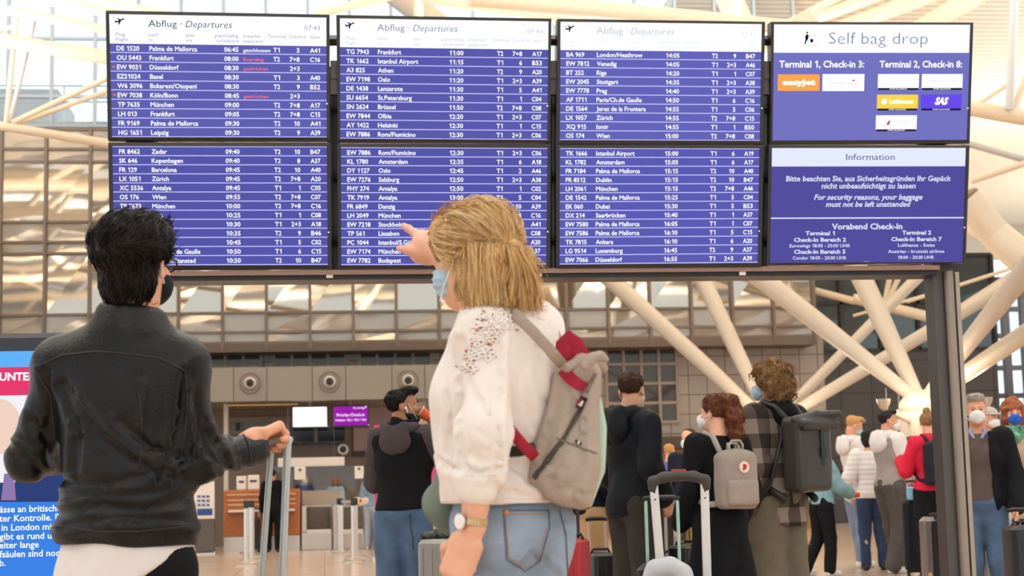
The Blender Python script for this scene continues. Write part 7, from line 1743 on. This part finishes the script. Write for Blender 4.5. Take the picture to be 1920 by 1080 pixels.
# ================================================================== LUGGAGE IN FRONT
# the big telescopic handle in front of the crowd
t = thing('trolley_suitcase', (0, 0, 0), 'suitcase with a tall pale telescopic handle topped by a red button, nearest on the right', 'suitcase')
dh = 7.2; hl0, hr0 = P(1226, 915, dh), P(1321, 912, dh); top_z = P(1272, 1088, dh)[2]
ax = nrm(V(*(hr0 - hl0)[:2], 0)); Mh_ = np.stack([ax, np.cross(ZU, ax), ZU], 1); mid = (hl0 + hr0) / 2
t.location = Vector((mid[0], mid[1] , 0)); t.matrix_world = Matrix.Translation(t.location)
M_ALU = mat('aluminium_rod', '#cfc8bf', .35, .5)
for q, (bx, by) in ((hl0, (1240, 1085)), (hr0, (1326, 1085))):
    e = P(bx, by, dh - .06); u = nrm(e - q); sdx = nrm(np.cross(u, Mh_[:, 1])); MB().rbox((q + e) / 2, (.0185, .011, np.linalg.norm(e - q) / 2 + .03), .005, np.stack([sdx, np.cross(u, sdx), u], 1)).build('rod', M_ALU, t, 'auto')
    for k in (.02, .05): 
        c = q + u * k - Mh_[:, 1] * .0115; MB().lathe(c, [(.004, 0), (.003, .0015), (.001, .002)], -Mh_[:, 1], 10).build('rivet', M_BLK, t)
S = Sdf(); g0, g1 = hl0 + V(0, 0, .012), hr0 + V(0, 0, .012)
S.chain([hl0 - ax * .006 - V(0, 0, .004), hl0 - ax * .004 + V(0, 0, .028), hl0 * .8 + hr0 * .2 + V(0, 0, .045), mid + V(0, 0, .05), hl0 * .2 + hr0 * .8 + V(0, 0, .045), hr0 + ax * .004 + V(0, 0, .028), hr0 + ax * .006 - V(0, 0, .004)], [.019, .021, .0215, .022, .0215, .021, .019], .015)
S.build('grip', mat('grip_charcoal', '#35302f', .55), t, .004, 1)
MB().rbox(mid + V(0, 0, .071), (.032, .01, .006), .005, Mh_).build('release_button', mat('button_red', '#b0242c', .4), t, 'auto')
cb = P(1283, 1088, dh - .06); zt = cb[2]
MB().rbox(V(cb[0], cb[1] - .06, (zt + .05) / 2), (.22, .14, (zt - .05) / 2), .06, Mh_, 5).build('shell', mat('case_graphite', '#3a3a3e', .4), t, 'auto')
for sx in (-1, 1):
    for sy in (-1, 1): MB().lathe(V(cb[0], cb[1] - .06, .03) + Mh_ @ V(sx * .17, sy * .1, 0), [(.02, -.013), (.03, -.01), (.03, .01), (.02, .013)], Mh_[:, 0], 12).build('wheel', M_BLK, t)
S = Sdf(); pc = P(1248, 1082, dh - .16); S.chain([pc + Mh_ @ V(-.065, .0, -.005), pc + Mh_ @ V(-.04, .0, .03), pc + Mh_ @ V(.02, .0, .038), pc + Mh_ @ V(.07, .0, .01), pc + Mh_ @ V(.085, -.02, -.02)], [.035, .04, .042, .04, .035], .03)
tag(S.build('neck_pillow', mat('pillow_grey', '#b4b6ba', .9), None, .007, 1), 'pale grey neck pillow lying on the suitcase with the tall handle', 'pillow')
suitcase('bright red suitcase with black straps beside the blonde person', 1072, 1010, 8.6, 52, yaw=15, m=mat('case_red', '#a01420', .4), rods=946, hm=M_BLK, griplen=.02)
suitcase('small black suitcase with pale pink rods before the beige trousers', 1126, 1036, 10.6, 44, yaw=-10, m=mat('case_black', '#1f1e20', .45), rods=975, hm=mat('rod_pink', '#c9a79a', .4, .4), griplen=.055, tilt=.03)
suitcase('black suitcase with mint green rods, low in front of the black hooded jacket', 1243, 1056, 8.8, 96, yaw=8, m=mat('case_black2', '#1b1c1e', .5), rods=936, hm=mat('rod_mint', '#9fc4b8', .4, .4), griplen=.085, dep=.15)
suitcase('grey fabric suitcase with slim steel rods behind the mint-rod case', 1262, 1040, 10.8, 72, yaw=-5, m=mat('case_greyfab', '#6c6660', .8), rods=935, griplen=.03, dep=.14)
suitcase('tall dark brown trunk standing behind the telescopic handle', 1272, 945, 12.2, 92, yaw=0, m=mat('case_brown', '#40352f', .6), dep=.2, group=None)
suitcase('suitcase with a gold rod gripped by the ponytailed person', 1284, 1022, 10.0, 40, yaw=30, m=mat('case_black', '#1f1e20', .45), rods=966, hm=mat('rod_gold2', '#b39a5a', .35, .6), griplen=.012)
suitcase('red suitcase with a blue stripe seen between two pairs of legs', 1409, 1020, 11.0, 44, yaw=0, m=mat('case_red', '#a01420', .4))
s1 = suitcase('tall black suitcase under a blue striped bag', 1713, 938, 17.9, 42, yaw=10, m=mat('case_black3', '#181a20', .6), rods=903, hm=M_STEEL, griplen=.055, dep=.16)
c = P(1716, 938, 17.8); t = thing('striped_bag', c, 'pale blue bag with pink stripes standing on a tall black suitcase', 'bag')
MB().rbox(c + V(0, -.02, .075), (.085, .07, .072), .03).build('bag_body', mat('bag_blue', '#7fb4cc', .7), t, 'auto')
mb = MB()
for k in (-.035, .035): mb.box(c + V(k, -.092, .075), (.012, .004, .065))
mb.build('stripe', mat('stripe_pink', '#b5638c', .7), t); mb = MB(); mb.tube([c + V(-.05, -.02, .14), c + V(-.03, -.02, .19), c + V(.03, -.02, .19), c + V(.05, -.02, .14)], .008, 8); mb.build('handle', mat('handle_red', '#c43a4a', .7), t)
t = suitcase('large bronze-grey hard suitcase with a black luggage strap beside the pole', 1757, 969, 12.6, 62, yaw=6, m=mat('case_bronze', '#6d6460', .35, .3), dep=.15)
c = P(1752, 969, 12.6); Mq = rotz(R(-12.6)); MB().box(V(c[0], c[1], 0) + Mq @ V(-.02, -.158, c[2] / 2), (.022, .012, c[2] / 2 - .03), Mq).build('luggage_strap', M_BLK, t); MB().box(V(c[0], c[1], 0) + Mq @ V(.0, 0, c[2] + .006), (.022, .15, .008), Mq).build('luggage_strap', M_BLK, t)
MB().lathe(V(c[0], c[1], c[2] * .42) + Mq @ V(-.075, -.16, 0), [(.016, 0), (.014, .008), (.001, .01)], -Mq[:, 1], 16).build('brass_badge', mat('brass', '#d8b47c', .3, .7), t)
suitcase('slim grey suitcase between the pole and the blue jeans', 1836, 985, 13.2, 24, yaw=0, m=mat('case_mid', '#77716c', .4), dep=.14)
suitcase('black suitcase at the side of the dark coat, right edge', 1915, 985, 10.6, 60, yaw=0, m=mat('case_black', '#1f1e20', .45), rods=958, hm=M_STEEL, griplen=.05)
# ------------------------------------------------------------------ finish: set all lettering
flush_text()
for _mb, _n, _m, _par in LATE:
    if _mb.v: _mb.build(_n, _m, _par, recalc=False)
